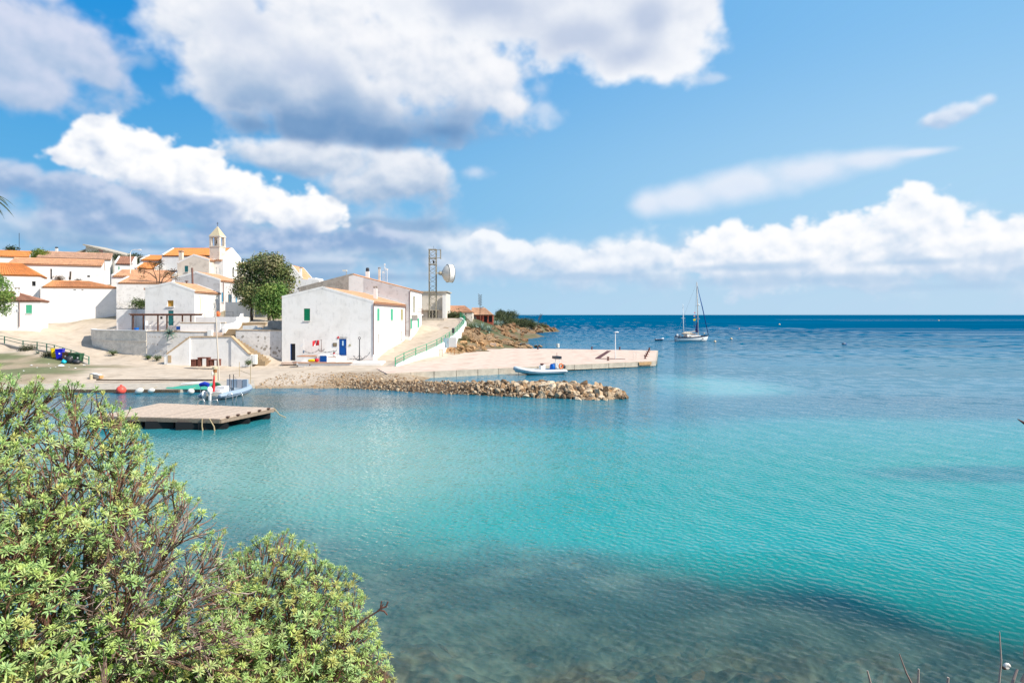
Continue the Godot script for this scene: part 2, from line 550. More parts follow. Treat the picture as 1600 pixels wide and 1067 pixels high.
	# the mauve cloud at the top left
	cloud_group([[50, 70, 150, 90], [140, 95, 85, 60], [-60, 60, 170, 140], [50, 140, 130, 48]], 0.5, 0.55, 0.18, lin(214, 220, 239), lin(166, 190, 220), 0.52, 0.35, 0.9, 0.97)
	cloud_group([[228, 96, 26, 18]], 0.9, 0.3, 0.0, lin(150, 186, 224), lin(150, 186, 224), 0.5, 0.0, 0.0, 0.6)
	# high smooth streak, small puffs
	cloud_group([[1012, 318, 42, 28], [1070, 310, 90, 34], [1165, 290, 110, 36], [1265, 266, 120, 33], [1350, 250, 100, 22], [1430, 239, 70, 9]], 0.8, 0.25, 0.0, lin(230, 237, 248), lin(216, 228, 245), 0.5, 0.3, 0.8, 0.95)
	cloud_group([[1465, 188, 40, 15], [1510, 173, 36, 14], [1546, 156, 26, 17]], 0.7, 0.9, 0.3, lin(236, 240, 249), lin(180, 201, 229), 0.5, 0.5, 0.9, 0.85)
	cloud_group([[745, 268, 36, 16], [850, 172, 34, 24], [1120, 122, 34, 9], [840, 140, 30, 20]], 1.0, 0.9, 0.0, lin(206, 222, 242), lin(190, 212, 238), 0.5, 0.0, 1.0, 0.75)
	var W := 4096
	var low := sky_rows(1024, 256, 0.0, 360.0, 0.0, 90.0)
	var im := Image.create_empty(1024, 512, false, Image.FORMAT_RGB8)
	im.fill(Color(0.4, 0.62, 0.72))
	im.blit_rect(low, Rect2i(0, 0, 1024, 256), Vector2i(0, 0))
	im.resize(W, W / 2, Image.INTERPOLATE_BILINEAR)
	# the part in view, twice as fine as the rest: -45 to +45 degrees, 0 to 33.75 high
	var seen := sky_rows(1024, 384, -45.0, 45.0, 0.0, 33.75)
	im.blit_rect(seen, Rect2i(512, 0, 512, 384), Vector2i(0, 1024 - 384))
	im.blit_rect(seen, Rect2i(0, 0, 512, 384), Vector2i(W - 512, 1024 - 384))
	return ImageTexture.create_from_image(im)


# ------------------------------------------------------------------ the sea
func wave_normals(size: int, tile: float) -> ImageTexture:
	# slopes of 56 wave trains running mostly one way, as a normal map
	var r := RandomNumberGenerator.new()
	r.seed = 77
	var cs := PackedFloat32Array()
	for i in size:
		cs.append(cos(TAU * i / size))
	var sx := PackedFloat32Array()
	var sz := PackedFloat32Array()
	sx.resize(size * size)
	sz.resize(size * size)
	for w in 64:
		var lam := 0.13 * pow(3.4, r.randf()) if w < 54 else r.randf_range(0.8, 2.3)
		var dir := deg_to_rad(-44.0 + r.randfn(0.0, 36.0))
		var kx := roundi(cos(dir) * tile / lam)
		var kz := roundi(sin(dir) * tile / lam)
		var k := TAU / tile * sqrt(kx * kx + kz * kz)
		var steep := 0.0155 * pow(lam / 0.3, -0.25) if w < 54 else 0.0075
		var ph := r.randi() % size
		var ax := steep * TAU / tile * kx / k
		var az := steep * TAU / tile * kz / k
		for j in size:
			var q := posmod(kz * j + ph, size)
			var at := j * size
			for i in size:
				var s := cs[q]
				sx[at + i] += ax * s
				sz[at + i] += az * s
				q = posmod(q + kx, size)
	var b := PackedByteArray()
	b.resize(size * size * 3)
	for i in size * size:
		# sharper crests than troughs
		var nx := -sx[i]
		var nz := -sz[i]
		var l := 1.0 / sqrt(nx * nx + nz * nz + 1.0)
		b[i * 3] = clampi(int((nx * l * 0.5 + 0.5) * 255.0 + 0.5), 0, 255)
		b[i * 3 + 1] = clampi(int((-nz * l * 0.5 + 0.5) * 255.0 + 0.5), 0, 255)
		b[i * 3 + 2] = clampi(int((l * 0.5 + 0.5) * 255.0 + 0.5), 0, 255)
	return ImageTexture.create_from_image(Image.create_from_data(size, size, false, Image.FORMAT_RGB8, b))


func lerp_line(xs: Array, ys: Array, x: float) -> float:
	if x <= xs[0]:
		return ys[0] + (ys[1] - ys[0]) / (xs[1] - xs[0]) * (x - xs[0])
	for i in range(1, xs.size()):
		if x <= xs[i]:
			return lerpf(ys[i - 1], ys[i], (x - xs[i - 1]) / (xs[i] - xs[i - 1]))
	return ys[-1]


var sea_n := FastNoiseLite.new()
var sea_m := FastNoiseLite.new()


func sea_color(x: float, z: float) -> Color:
	var d := -z
	var big := sea_n.get_noise_2d(x * 0.6, z)
	var streak := sea_n.get_noise_2d(x * 0.25 + 300.0, z * 1.3)
	var dd := sqrt(x * x * 0.35 + z * z) * (1.0 + 0.18 * big)
	var left := sst(4.0, -14.0, x)
	var c := SEA_TURQ.lerp(SEA_GREEN, left)
	c = c.lerp(SEA_PALE, sst(27.0, 48.0, dd))
	c = c.lerp(SEA_MID, sst(42.0, 66.0, dd))
	c = c.lerp(SEA_BLUE, sst(70.0, 150.0, dd))
	c = c.lerp(SEA_DEEP, sst(130.0, 320.0, dd))
	# pale sand flat in the bay
	var q := Vector2((x - 20.0) / 10.0, (z + 66.0) / 15.0).length() + 0.35 * big
	c = c.lerp(SEA_SAND, 0.8 * (1.0 - sst(0.35, 1.15, q)))
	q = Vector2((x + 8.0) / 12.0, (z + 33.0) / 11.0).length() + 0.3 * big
	c = c.lerp(SEA_SAND2, 0.6 * (1.0 - sst(0.3, 1.2, q)))  # pale green water with the white house's reflection painted into its colour
	# beds of seagrass
	q = Vector2((x - 21.5) / 6.0, (z + 30.0) / 1.8).length() + 0.4 * streak
	c = c.lerp(SEA_WEED2, 0.6 * (1.0 - sst(0.5, 1.2, q)))
	q = Vector2((x - 22.0) / 22.0, (z + 52.0) / 7.0).length() + 0.7 * streak
	c = c.lerp(SEA_MID2, 0.75 * (1.0 - sst(0.5, 1.3, q)))
	q = Vector2((x - 5.0) / 14.0, (z + 46.0) / 5.0).length() + 0.6 * streak
	c = c.lerp(SEA_MID2, 0.6 * (1.0 - sst(0.5, 1.3, q)))
	q = Vector2((x + 21.0) / 16.0, (z + 55.0) / 6.0).length() + 0.2 * big
	c = c.lerp(SEA_HARBOUR, 0.85 * (1.0 - sst(0.6, 1.2, q)))
	var zb := lerp_line([-16.0, -10.2, -4.7, 0.0, 3.5, 6.7, 9.2, 10.9, 14.0], [-26.5, -24.2, -20.9, -20.2, -19.2, -18.0, -16.3, -14.6, -11.0], x)
	var soft := lerpf(3.2, 1.3, sst(-8.0, 5.0, x))
	var near := sst(-soft, soft, z - zb + 1.6 * sea_m.get_noise_2d(x, z) + 0.8 * big)
	var patch := sea_m.get_noise_2d(x * 2.0 + 50.0, z * 3.0)
	patch += 0.6 * sea_m.get_noise_2d(x * 6.0, z * 9.0 + 40.0)
	var weed := SEA_WEED.lerp(SEA_WEED_PALE, sst(-0.25, 0.45, patch + 0.03 * (z + 15.0)))
	weed = weed.lerp(SEA_WEED_BLUE, sst(2.0, 9.0, x) * (1.0 - sst(0.3, 2.6, z - zb)))
	c = c.lerp(weed, near)
	# brown weed and stones close inshore
	var shore := sst(-15.5, -12.0, z + 0.35 * x * -0.2 + 1.5 * patch)
	c = c.lerp(SEA_SHOAL, 0.7 * shore * sst(-0.15, 0.35, sea_m.get_noise_2d(x * 3.0, z * 3.0 + 90.0)))
	return c * (1.0 + (0.10 + 0.25 * sst(45.0, 120.0, dd)) * streak)

const SEA_TURQ := Color(0.006, 0.25, 0.24)
const SEA_GREEN := Color(0.085, 0.26, 0.23)
const SEA_PALE := Color(0.026, 0.225, 0.268)
const SEA_MID := Color(0.016, 0.155, 0.235)
const SEA_MID2 := Color(0.012, 0.115, 0.185)
const SEA_BLUE := Color(0.0, 0.112, 0.205)
const SEA_DEEP := Color(0.0, 0.088, 0.185)
const SEA_SAND := Color(0.13, 0.39, 0.42)
const SEA_SAND2 := Color(0.20, 0.38, 0.34)  # pale green plus the painted glare of the white house
const SEA_WEED := Color(0.05, 0.135, 0.14)
const SEA_WEED2 := Color(0.005, 0.10, 0.155)
const SEA_WEED_PALE := Color(0.10, 0.20, 0.185)
const SEA_WEED_BLUE := Color(0.002, 0.06, 0.09)
const SEA_HARBOUR := Color(0.055, 0.105, 0.125)
const SEA_SHOAL := Color(0.085, 0.075, 0.052)


func make_sea() -> void:
	sea_n.seed = 31; sea_n.frequency = 0.03; sea_n.fractal_octaves = 3
	sea_m.seed = 32; sea_m.frequency = 0.16; sea_m.fractal_octaves = 4
	var xs := PackedFloat32Array([-30000, -8000, -2500, -900, -400, -220])
	var zs := PackedFloat32Array([-40000, -14000, -5000, -2600])
	var far_z := -1500.0
	while far_z < -344.0:
		zs.append(far_z)
		far_z *= 0.95
	var x := -150.0
	while x < 160.0:
		xs.append(x)
		x += 0.35 if x > -12.0 and x < 15.0 else (0.8 if x > -30.0 and x < 34.0 else (1.4 if x > 0.0 and x < 100.0 else 2.5))
	xs.append_array(PackedFloat32Array([230, 400, 900, 2500, 8000, 30000]))
	var z := -340.0
	while z < 20.0:
		zs.append(z)
		z += (0.3 if z < -9.0 else 1.0) if z > -23.0 else (0.6 if z > -40.0 else (1.3 if z > -110.0 else (2.0 if z > -220.0 else 4.0)))
	zs.append_array(PackedFloat32Array([60, 200, 900, 5000, 20000]))
	var v := PackedVector3Array()
	var n := PackedVector3Array()
	var c := PackedColorArray()
	var idx := PackedInt32Array()
	for zz in zs:
		for xx in xs:
			v.append(Vector3(xx, 0, zz))
			n.append(Vector3.UP)
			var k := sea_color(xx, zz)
			# clear over the shallows in front of the camera's own shore
			k.a = lerpf(0.38, 1.0, sst(12.0, 23.0, -zz + 0.3 * maxf(0.0, absf(xx - 1.0) - 6.0) + 1.5 * sea_m.get_noise_2d(xx, zz)))
			c.append(k)
	# the sea shines less the farther it is, as its ripples run together; neighbouring bands are mixed quad by quad
	var bands := []
	for i in 6:
		bands.append(PackedInt32Array())
	var w := xs.size()
	var q := RandomNumberGenerator.new()
	q.seed = 3
	for j in zs.size() - 1:
		for i in w - 1:
			var a := j * w + i
			var d := Vector2(xs[i], zs[j]).length()
			var k := clampi(int(lerp_line([20.0, 60.0, 100.0, 200.0], [0.0, 1.0, 2.0, 3.4], d) + q.randf()), 0, 4)
			if q.randf() < 0.97 * sst(85.0, 520.0, d):
				k = 5
			bands[k].append_array(PackedInt32Array([a, a + 1, a + w, a + 1, a + w + 1, a + w]))
	var m := ArrayMesh.new()
	var white := Image.create_empty(4, 4, false, Image.FORMAT_RGB8)
	white.fill(Color.WHITE)
	var wt := ImageTexture.create_from_image(white)
	var nt := wave_normals(512, 7.0)
	for k in 6:
		var arr := []
		arr.resize(Mesh.ARRAY_MAX)
		arr[Mesh.ARRAY_VERTEX] = v
		arr[Mesh.ARRAY_NORMAL] = n
		arr[Mesh.ARRAY_COLOR] = c
		arr[Mesh.ARRAY_INDEX] = bands[k]
		m.add_surface_from_arrays(Mesh.PRIMITIVE_TRIANGLES, arr)
		var wm := mat("sea_water_%d" % k, Color.WHITE, [0.05, 0.06, 0.08, 0.12, 0.18, 0.25][k], null, 1.0, null, 1.0, true)
		wm.metallic_specular = SEA_GLOSS[k]
		if k == 5:
			wm.specular_mode = BaseMaterial3D.SPECULAR_DISABLED
		wm.transparency = BaseMaterial3D.TRANSPARENCY_ALPHA
		wm.albedo_texture = wt
		wm.normal_enabled = true
		wm.normal_texture = nt
		wm.normal_scale = [1.4, 1.35, 1.4, 1.6, 2.0, 2.4][k]
		wm.uv1_triplanar = true
		wm.uv1_world_triplanar = true
		wm.uv1_scale = Vector3.ONE / 7.0
		m.surface_set_material(k, wm)
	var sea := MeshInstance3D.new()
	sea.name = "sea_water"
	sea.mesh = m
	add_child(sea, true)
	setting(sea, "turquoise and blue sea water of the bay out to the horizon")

const SEA_GLOSS := [0.30, 0.20, 0.085, 0.035, 0.018, 0.01]


# ------------------------------------------------------------------ the land
func rbf_fit(pts: PackedVector3Array) -> void:
	var n := pts.size()
	var a := []
	for i in n:
		var row := PackedFloat64Array()
		for j in n:
			row.append(Vector2(pts[i].x - pts[j].x, pts[i].z - pts[j].z).length())
		row[i] = -0.15
		row.append(1.0)
		row.append(pts[i].y)
		a.append(row)
	var last := PackedFloat64Array()
	for j in n:
		last.append(1.0)
	last.append(0.0)
	last.append(0.0)
	a.append(last)
	var m := n + 1
	for k in m:
		var best := k
		for i in range(k + 1, m):
			if absf(a[i][k]) > absf(a[best][k]):
				best = i
		var t = a[k]
		a[k] = a[best]
		a[best] = t
		for i in range(k + 1, m):
			var f: float = a[i][k] / a[k][k]
			if f != 0.0:
				for j in range(k, m + 1):
					a[i][j] -= f * a[k][j]
	rbf_w.resize(m)
	for k in range(m - 1, -1, -1):
		var s: float = a[k][m]
		for j in range(k + 1, m):
			s -= a[k][j] * rbf_w[j]
		rbf_w[k] = s / a[k][k]
	rbf_p = pts


func land(x: float, z: float) -> float:
	var s := rbf_w[rbf_p.size()]
	for i in rbf_p.size():
		var p := rbf_p[i]
		s += rbf_w[i] * sqrt((x - p.x) * (x - p.x) + (z - p.z) * (z - p.z))
	return s


var bump_n := FastNoiseLite.new()


func wildness(x: float, z: float) -> float:
	return sst(-15.0, -9.0, x) * sst(-108.0, -118.0, z)


# the ground as it is drawn, bumps and all
func ground_y(x: float, z: float) -> float:
	return land(x, z) + bump_n.get_noise_2d(x, z) * (0.04 + 1.2 * wildness(x, z))


func land_points() -> PackedVector3Array:
	var p := PackedVector3Array()
	# quay, beach and square
	for x in [-95.0, -75.0, -60.0, -45.0, -32.0]:
		p.append(Vector3(x, -0.6, -61.0))
		p.append(Vector3(x, 0.10, -65.9))
		p.append(Vector3(x, 0.47, -68.0))
	p.append_array(PackedVector3Array([Vector3(-25, 0.0, -64.8), Vector3(-18, 0.0, -65.2), Vector3(-21, 0.42, -69), Vector3(-27, 0.45, -69), Vector3(-21, -1.0, -60), Vector3(-12, -1.6, -59),
		Vector3(-14, 0.12, -66), Vector3(-12, 0.72, -74.5), Vector3(-15, 0.8, -83), Vector3(-18, 1.0, -88), Vector3(-24, 1.0, -88), Vector3(-30, 1.0, -88), Vector3(-36, 0.98, -86.5),
		Vector3(-44, 0.98, -86), Vector3(-50, 1.0, -84), Vector3(-56, 0.8, -78), Vector3(-40, 0.72, -77), Vector3(-26, 0.72, -77), Vector3(-17, 0.62, -76),
		Vector3(-8, -0.6, -70), Vector3(-3, -1.5, -76), Vector3(6, -2.0, -82), Vector3(-10, 0.66, -92), Vector3(-9.5, 0.66, -103), Vector3(0, -0.5, -110), Vector3(-5, 0.5, -118), Vector3(12, -2, -120), Vector3(20, -3, -60), Vector3(0, -3, -50), Vector3(-20, -2.5, -45), Vector3(-60, -2, -45), Vector3(-95, -1, -45)]))
	# road up to the left, grass below the railing
	for q in [[145, 541, 96], [118, 548, 90], [140, 560, 87.5], [100, 521, 103], [62, 527, 96.5], [20, 533, 93], [0, 514, 97], [60, 510, 100], [110, 505.5, 111], [150, 501, 118], [178, 499, 122],
			[6, 537, 90.5], [35, 544, 88.8], [57, 546, 88], [84, 551, 86.6], [110, 559, 85.2], [138, 569.5, 83],
			[4, 552, 88.2], [40, 555, 86.4], [75, 557, 85.2], [100, 566, 83.2], [40, 573, 77], [0, 586, 70], [100, 586, 70], [130, 577, 75], [160, 575, 78], [200, 565, 85]]:
		p.append(P(q[0], q[1], q[2]))
	p.append_array(PackedVector3Array([Vector3(-85, 5.5, -97), Vector3(-85, 3.3, -88), Vector3(-100, 6.5, -100), Vector3(-110, 3.5, -85), Vector3(-130, 7, -100), Vector3(-85, 0.8, -70), Vector3(-120, 2.0, -70)]))
	# terraces behind their walls
	p.append_array(PackedVector3Array([Vector3(-52, 4.6, -99), Vector3(-46, 4.6, -95), Vector3(-57, 5.2, -103), Vector3(-41, 4.6, -93), Vector3(-36, 4.75, -91.5), Vector3(-46, 1.0, -87.0), Vector3(-52.5, 1.3, -88.5), Vector3(-40, 1.0, -86.8),
		Vector3(-33, 4.75, -91.5), Vector3(-33.5, 1.0, -86.8), P(395, 503.5, 97), P(380, 492.5, 112), P(430, 501, 99), Vector3(-30, 5.5, -99), Vector3(-28, 4.0, -105)]))
	# the hill of the village
	p.append_array(PackedVector3Array([Vector3(-68, 6.4, -109), Vector3(-56, 6.4, -107), Vector3(-48, 8.0, -115), Vector3(-62, 9.0, -117), Vector3(-80, 9.5, -120), Vector3(-55, 13.0, -127), Vector3(-50, 13.8, -134), Vector3(-70, 12.5, -130),
		Vector3(-90, 14.0, -137), Vector3(-120, 13, -130), Vector3(-75, 16.0, -150), Vector3(-110, 18, -160), Vector3(-150, 17, -150), Vector3(-60, 14, -170), Vector3(-40, 9.0, -135), Vector3(-40, 8, -160),
		Vector3(-28, 5.5, -125), Vector3(-20, 5.8, -140), Vector3(-14, 5.9, -141), Vector3(-11, 5.9, -143), Vector3(-8.5, 4.0, -142), Vector3(-19, 3.0, -113), Vector3(-16, 5.0, -128), Vector3(-30, 6, -160), Vector3(-60, 12, -230), Vector3(-150, 15, -240), Vector3(-60, 8, -330), Vector3(-150, 10, -330)]))
	# slope down to the pier and the headland beyond
	p.append_array(PackedVector3Array([Vector3(-9, 1.6, -120), Vector3(-6.5, 2.0, -132), Vector3(-4, 0.9, -136), Vector3(0.5, 0.2, -143), Vector3(4.5, -0.2, -147), Vector3(3, -1.5, -160), Vector3(9, -2, -150),
		Vector3(-8, 3.6, -155), Vector3(-3, 1.0, -160), Vector3(-7, 4.6, -175), Vector3(-9, 4.8, -192), Vector3(-5, 3.9, -188), Vector3(-2.5, 0.4, -190), Vector3(4, -1.8, -185),
		Vector3(-6, 6.0, -225), Vector3(-2, 4.5, -228), Vector3(0.5, 0.0, -240), Vector3(1, 5.8, -262), Vector3(7.5, 4.0, -275), Vector3(5.5, 0.0, -262), Vector3(13, 2.4, -292), Vector3(18, 0.6, -298), Vector3(21, -1.0, -300), Vector3(13, -1.0, -270),
		Vector3(-20, 7, -260), Vector3(0, 4, -300), Vector3(10, 0, -318), Vector3(0, -1, -340), Vector3(30, -4, -280), Vector3(20, -4, -230), Vector3(30, -4, -330), Vector3(25, -4, -180)]))
	return p


func make_land() -> void:
	rbf_fit(land_points())
	var nz := bump_n
	nz.seed = 9
	nz.frequency = 0.11
	nz.fractal_octaves = 4
	var xs := PackedFloat32Array()
	var zs := PackedFloat32Array()
	var x := -160.0
	while x <= 32.0:
		xs.append(x)
		x += 4.0 if x < -96.0 else 1.2
	var z := -56.0
	while z >= -345.0:
		zs.append(z)
		z -= 0.9 if z > -125.0 else (1.6 if z > -210.0 else 3.2)
	var v := PackedVector3Array()
	var c := PackedColorArray()
	for zz in zs:
		for xx in xs:
			var y := land(xx, zz)
			var k := nz.get_noise_2d(xx, zz)
			var wild := wildness(xx, zz)
			y += k * (0.04 + 1.2 * wild)
			v.append(Vector3(xx, y, zz))
			# dusty concrete; dry grass below the railing; scrub on the headland; pebbles at the water
			var g := Color(0.70, 0.59, 0.47)
			var fence_z := lerp_line([-90.0, -76.0, -58.0, -51.0], [-92.0, -90.0, -85.5, -82.5], xx)
			var grass := sst(-43.0, -49.0, xx + 5.0 * k) * sst(fence_z - 0.2, fence_z + 0.6, zz)
			g = g.lerp(Color(0.42, 0.335, 0.225), grass * 0.85)
			g = g.lerp(Color(0.22, 0.245, 0.12), grass * sst(-0.05, 0.3, k + 0.35 * sst(-76.0, -81.0, zz) + 0.8 * sst(3.0, 0.5, absf(zz + 72.5)) - 0.12))
			g = g.lerp(Color(0.50, 0.40, 0.295), sst(-22.0, -17.0, xx) * sst(-78.5, -75.5, zz + 0.25 * (xx + 15.0)))
			g = g.lerp(Color(0.34, 0.255, 0.14), sst(-10.5, -9.0, xx) * sst(-104.0, -110.0, zz) * (1.0 - wild * 0.6))
			g = g.lerp(Color(0.095, 0.115, 0.05), wild * sst(1.0, 2.6, y + k * 2.0))
			g = g.lerp(Color(0.27, 0.195, 0.125).lerp(Color(0.16, 0.15, 0.07), sst(0.0, 0.3, k)), wild * (1.0 - sst(1.2, 2.6, y + k)))
			g = g.lerp(Color(0.30, 0.26, 0.14), sst(-105.0, -112.0, zz) * sst(-14.0, -24.0, xx) * 0.7)
			g = g.lerp(Color(0.20, 0.165, 0.11), sst(0.35, 0.02, y) * sst(-70.0, -80.0, zz) )
			g = g.lerp(Color(0.40, 0.30, 0.19), sst(0.22, 0.03, y) * sst(-80.0, -70.0, zz))
			c.append(g)
	var w := xs.size()
	var m := grid_mesh(v, c, w)
	setting(put("ground", m, M.dusty_ground), "pale dusty ground of the square, the road and the village hill")


func grid_mesh(v: PackedVector3Array, c: PackedColorArray, w: int) -> ArrayMesh:
	var h := v.size() / w
	var idx := PackedInt32Array()
	var n := PackedVector3Array()
	n.resize(v.size())
	for j in h - 1:
		for i in w - 1:
			var a := j * w + i
			for t in [[a, a + 1, a + w + 1], [a, a + w + 1, a + w]]:
				var q := (v[t[1]] - v[t[0]]).cross(v[t[2]] - v[t[0]])
				if q.y < 0.0:
					q = -q
					idx.append_array(PackedInt32Array(t))
				else:
					idx.append_array(PackedInt32Array([t[0], t[2], t[1]]))
				n[t[0]] += q
				n[t[1]] += q
				n[t[2]] += q
	for i in n.size():
		n[i] = n[i].normalized()
	var arr := []
	arr.resize(Mesh.ARRAY_MAX)
	arr[Mesh.ARRAY_VERTEX] = v
	arr[Mesh.ARRAY_NORMAL] = n
	arr[Mesh.ARRAY_COLOR] = c
	arr[Mesh.ARRAY_INDEX] = idx
	var m := ArrayMesh.new()
	m.add_surface_from_arrays(Mesh.PRIMITIVE_TRIANGLES, arr)
	return m


# the shore the picture was taken from, and the sea bed in front of it
func near_land(x: float, z: float) -> float:
	var d := -z
	var l := sst(0.5, -3.0, x)
	var y := lerpf(5.35 - 0.56 * d, 5.2 - 0.36 * d, l)
	if d < 0.0:
		y = 5.35 - 0.05 * d
	if y < 0.0:
		y *= 0.35
	return y


func make_near_land() -> void:
	var nz := FastNoiseLite.new()
	nz.seed = 19
	nz.frequency = 0.5
	nz.fractal_octaves = 4
	var v := PackedVector3Array()
	var c := PackedColorArray()
	var w := 0
	var xs := []
	var x0 := -40.0
	while x0 < 44.0:
		xs.append(x0)
		x0 += 0.16 if x0 > -9.0 and x0 < 15.0 else 0.8
	w = xs.size()
	var z := 12.0
	while z >= -36.0:
		for x in xs:
			var y := near_land(x, z)
			var k := nz.get_noise_2d(x, z)
			var f := nz.get_noise_2d(x * 3.0 + 70.0, z * 3.0)
			y += k * (0.45 if y < 0.3 else 0.25) + f * 0.12 - (0.25 if y < 0.3 else 0.1)
			v.append(Vector3(x, y, z))
			var g := Color(0.15, 0.11, 0.07).lerp(Color(0.10, 0.12, 0.045), sst(-0.1, 0.3, k))
			# the bed: pale sand in the gaps, dark weed, brown stones close in
			var t := nz.get_noise_2d(x * 9.0, z * 9.0 + 30.0)
			var bed := Color(0.30, 0.46, 0.41).lerp(Color(0.10, 0.17, 0.16), sst(-0.3, 0.25, 0.35 * k + 0.7 * f + 0.6 * t))
			bed = bed.lerp(Color(0.38, 0.48, 0.42), 0.8 * sst(0.2, 0.36, -k))
			var stony := sst(-17.0, -13.0, z + 0.25 * x + 2.5 * k)
			bed = bed.lerp(Color(0.34, 0.29, 0.20).lerp(Color(0.05, 0.055, 0.055), sst(-0.1, 0.12, f + 0.4 * t)), stony * sst(-0.1, 0.15, f + 0.5 * k))
			g = g.lerp(bed, sst(0.4, -0.1, y))
			c.append(g)
		z -= 0.16 if z < -9.0 and z > -25.0 else 0.5
	setting(put("hillside", grid_mesh(v, c, w), M.coast_rock), "rocky near shore under the bushes running down into shallow water")


func stone_mesh(seed_: int, r := 0.5, rough := 0.28) -> ArrayMesh:
	# an angular boulder: a coarse ball cut by random planes
	var q := RandomNumberGenerator.new()
	q.seed = seed_
	var planes := []
	for i in 9:
		planes.append([Vector3(q.randfn(), q.randfn(), q.randfn()).normalized(), r * q.randf_range(0.45, 0.9)])
	var mb := MB.new()
	var rows := []
	for i in 6:
		var a := -PI / 2 + PI * i / 5.0
		var ring := PackedVector3Array()
		for k in 8:
			var t := TAU * (k + 0.5 * (i % 2)) / 8.0
			var p := Vector3(cos(a) * cos(t), sin(a), cos(a) * sin(t)) * r * (1.0 + q.randf_range(-rough, rough) * 0.4)
			if i == 0 or i == 5:
				p = Vector3(0, signf(a) * r, 0)
			for pl in planes:
				var over: float = p.dot(pl[0]) - pl[1]
				if over > 0.0:
					p -= pl[0] * over
			ring.append(p * Vector3(1.0, 0.72, 0.85))
		rows.append(ring)
	mb.skin(rows, true, Vector3.ZERO)
	return mb.mesh()


func multi(called: String, mesh: Mesh, material: Material, where: Array, colors: Array, parent: Node) -> MultiMeshInstance3D:
	var mm := MultiMesh.new()
	mm.transform_format = MultiMesh.TRANSFORM_3D
	mm.use_colors = colors.size() > 0
	mm.mesh = mesh
	mm.instance_count = where.size()
	for i in where.size():
		mm.set_instance_transform(i, where[i])
		if colors.size() > 0:
			mm.set_instance_color(i, colors[i])
	var o := MultiMeshInstance3D.new()
	o.name = called
	o.multimesh = mm
	o.material_override = material
	parent.add_child(o, true)
	return o


func tinted(mesh: ArrayMesh, col: Color) -> ArrayMesh:
	var a := mesh.surface_get_arrays(0)
	var c: PackedColorArray = a[Mesh.ARRAY_COLOR]
	for i in c.size():
		c[i] = c[i] * col
	a[Mesh.ARRAY_COLOR] = c
	var m := ArrayMesh.new()
	m.add_surface_from_arrays(Mesh.PRIMITIVE_TRIANGLES, a)
	return m


func rand_turn(tilt := 0.5) -> Basis:
	return Basis(Vector3.UP, rng.randf() * TAU) * Basis(Vector3(rng.randfn(), 0, rng.randfn()).normalized(), rng.randfn() * tilt)


func make_breakwater() -> void:
	var bw := thing("breakwater", "low breakwater of piled tan boulders reaching out from the pebble beach", "breakwater", Vector3(-4, 0, -62))
	var o := bw.position
	# spine of the pile: x, z, half width, crest
	var sp := [[-18.5, -69.0, 4.4, 0.34], [-14.0, -67.5, 5.0, 0.5], [-8.0, -64.5, 4.7, 0.65], [-2.0, -61.8, 4.0, 0.8], [3.0, -60.0, 3.4, 0.85], [6.6, -58.9, 2.8, 0.72], [9.2, -58.2, 1.2, 0.28]]
	var core := MB.new()
	var rows := []
	for s in sp:
		var ring := PackedVector3Array()
		for k in 9:
			var t := -1.0 + k / 4.0
			ring.append(Vector3(s[0] + t * s[2] * 0.35, s[3] * (1.0 - t * t * 1.3) - 0.12, s[1] + t * s[2] * 0.94) - o)
		rows.append(ring)
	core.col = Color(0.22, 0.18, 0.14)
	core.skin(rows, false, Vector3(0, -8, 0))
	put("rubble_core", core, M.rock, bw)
	var shapes := []
	var tones := [Color(0.66, 0.55, 0.43), Color(0.76, 0.68, 0.57), Color(0.46, 0.34, 0.23), Color(0.82, 0.76, 0.67), Color(0.30, 0.23, 0.17), Color(0.60, 0.54, 0.46)]
	for i in 12:
		shapes.append(tinted(stone_mesh(100 + i), tones[i % 6] * rng.randf_range(0.85, 1.1)))
	var small := []
	var small_c := []
	var n := 0
	for i in 5200:
		var f := rng.randf() * (sp.size() - 1.001)
		var k := int(f)
		var t := f - k
		var x: float = lerpf(sp[k][0], sp[k + 1][0], t)
		var z: float = lerpf(sp[k][1], sp[k + 1][1], t)
		var hw: float = lerpf(sp[k][2], sp[k + 1][2], t)
		var cr: float = lerpf(sp[k][3], sp[k + 1][3], t)
		var s := rng.randf_range(-1.0, 1.0)
		var y := cr * (1.0 - s * s * 1.3)
		var big := sst(-7.0, 5.0, x)
		var size := lerpf(0.17, 0.46, big) * rng.randf_range(0.6, 1.5)
		var front := s > -0.35
		if n < 290 and i > 2200 and front and rng.randf() < 0.25 + 0.75 * big:
			size = lerpf(0.34, 0.84, big) * rng.randf_range(0.75, 1.45)
			var st := put("stone", shapes[rng.randi() % 12], M.rock, bw)
			st.transform = Transform3D(rand_turn(0.7).scaled_local(Vector3(size * rng.randf_range(0.9, 1.5), size * rng.randf_range(0.75, 1.05), size)), Vector3(x + s * hw * 0.35, y + 0.08, z + s * hw * 0.94) - o)
			n += 1
		else:
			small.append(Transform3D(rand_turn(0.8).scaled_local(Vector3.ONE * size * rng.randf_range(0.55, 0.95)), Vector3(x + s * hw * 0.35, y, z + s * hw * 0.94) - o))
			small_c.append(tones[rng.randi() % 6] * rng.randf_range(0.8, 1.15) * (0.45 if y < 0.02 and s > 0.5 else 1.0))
	var mm := multi("small_stones", stone_mesh(55), M.rock, small, small_c, bw)
	mm.set_meta("kind", "stuff")


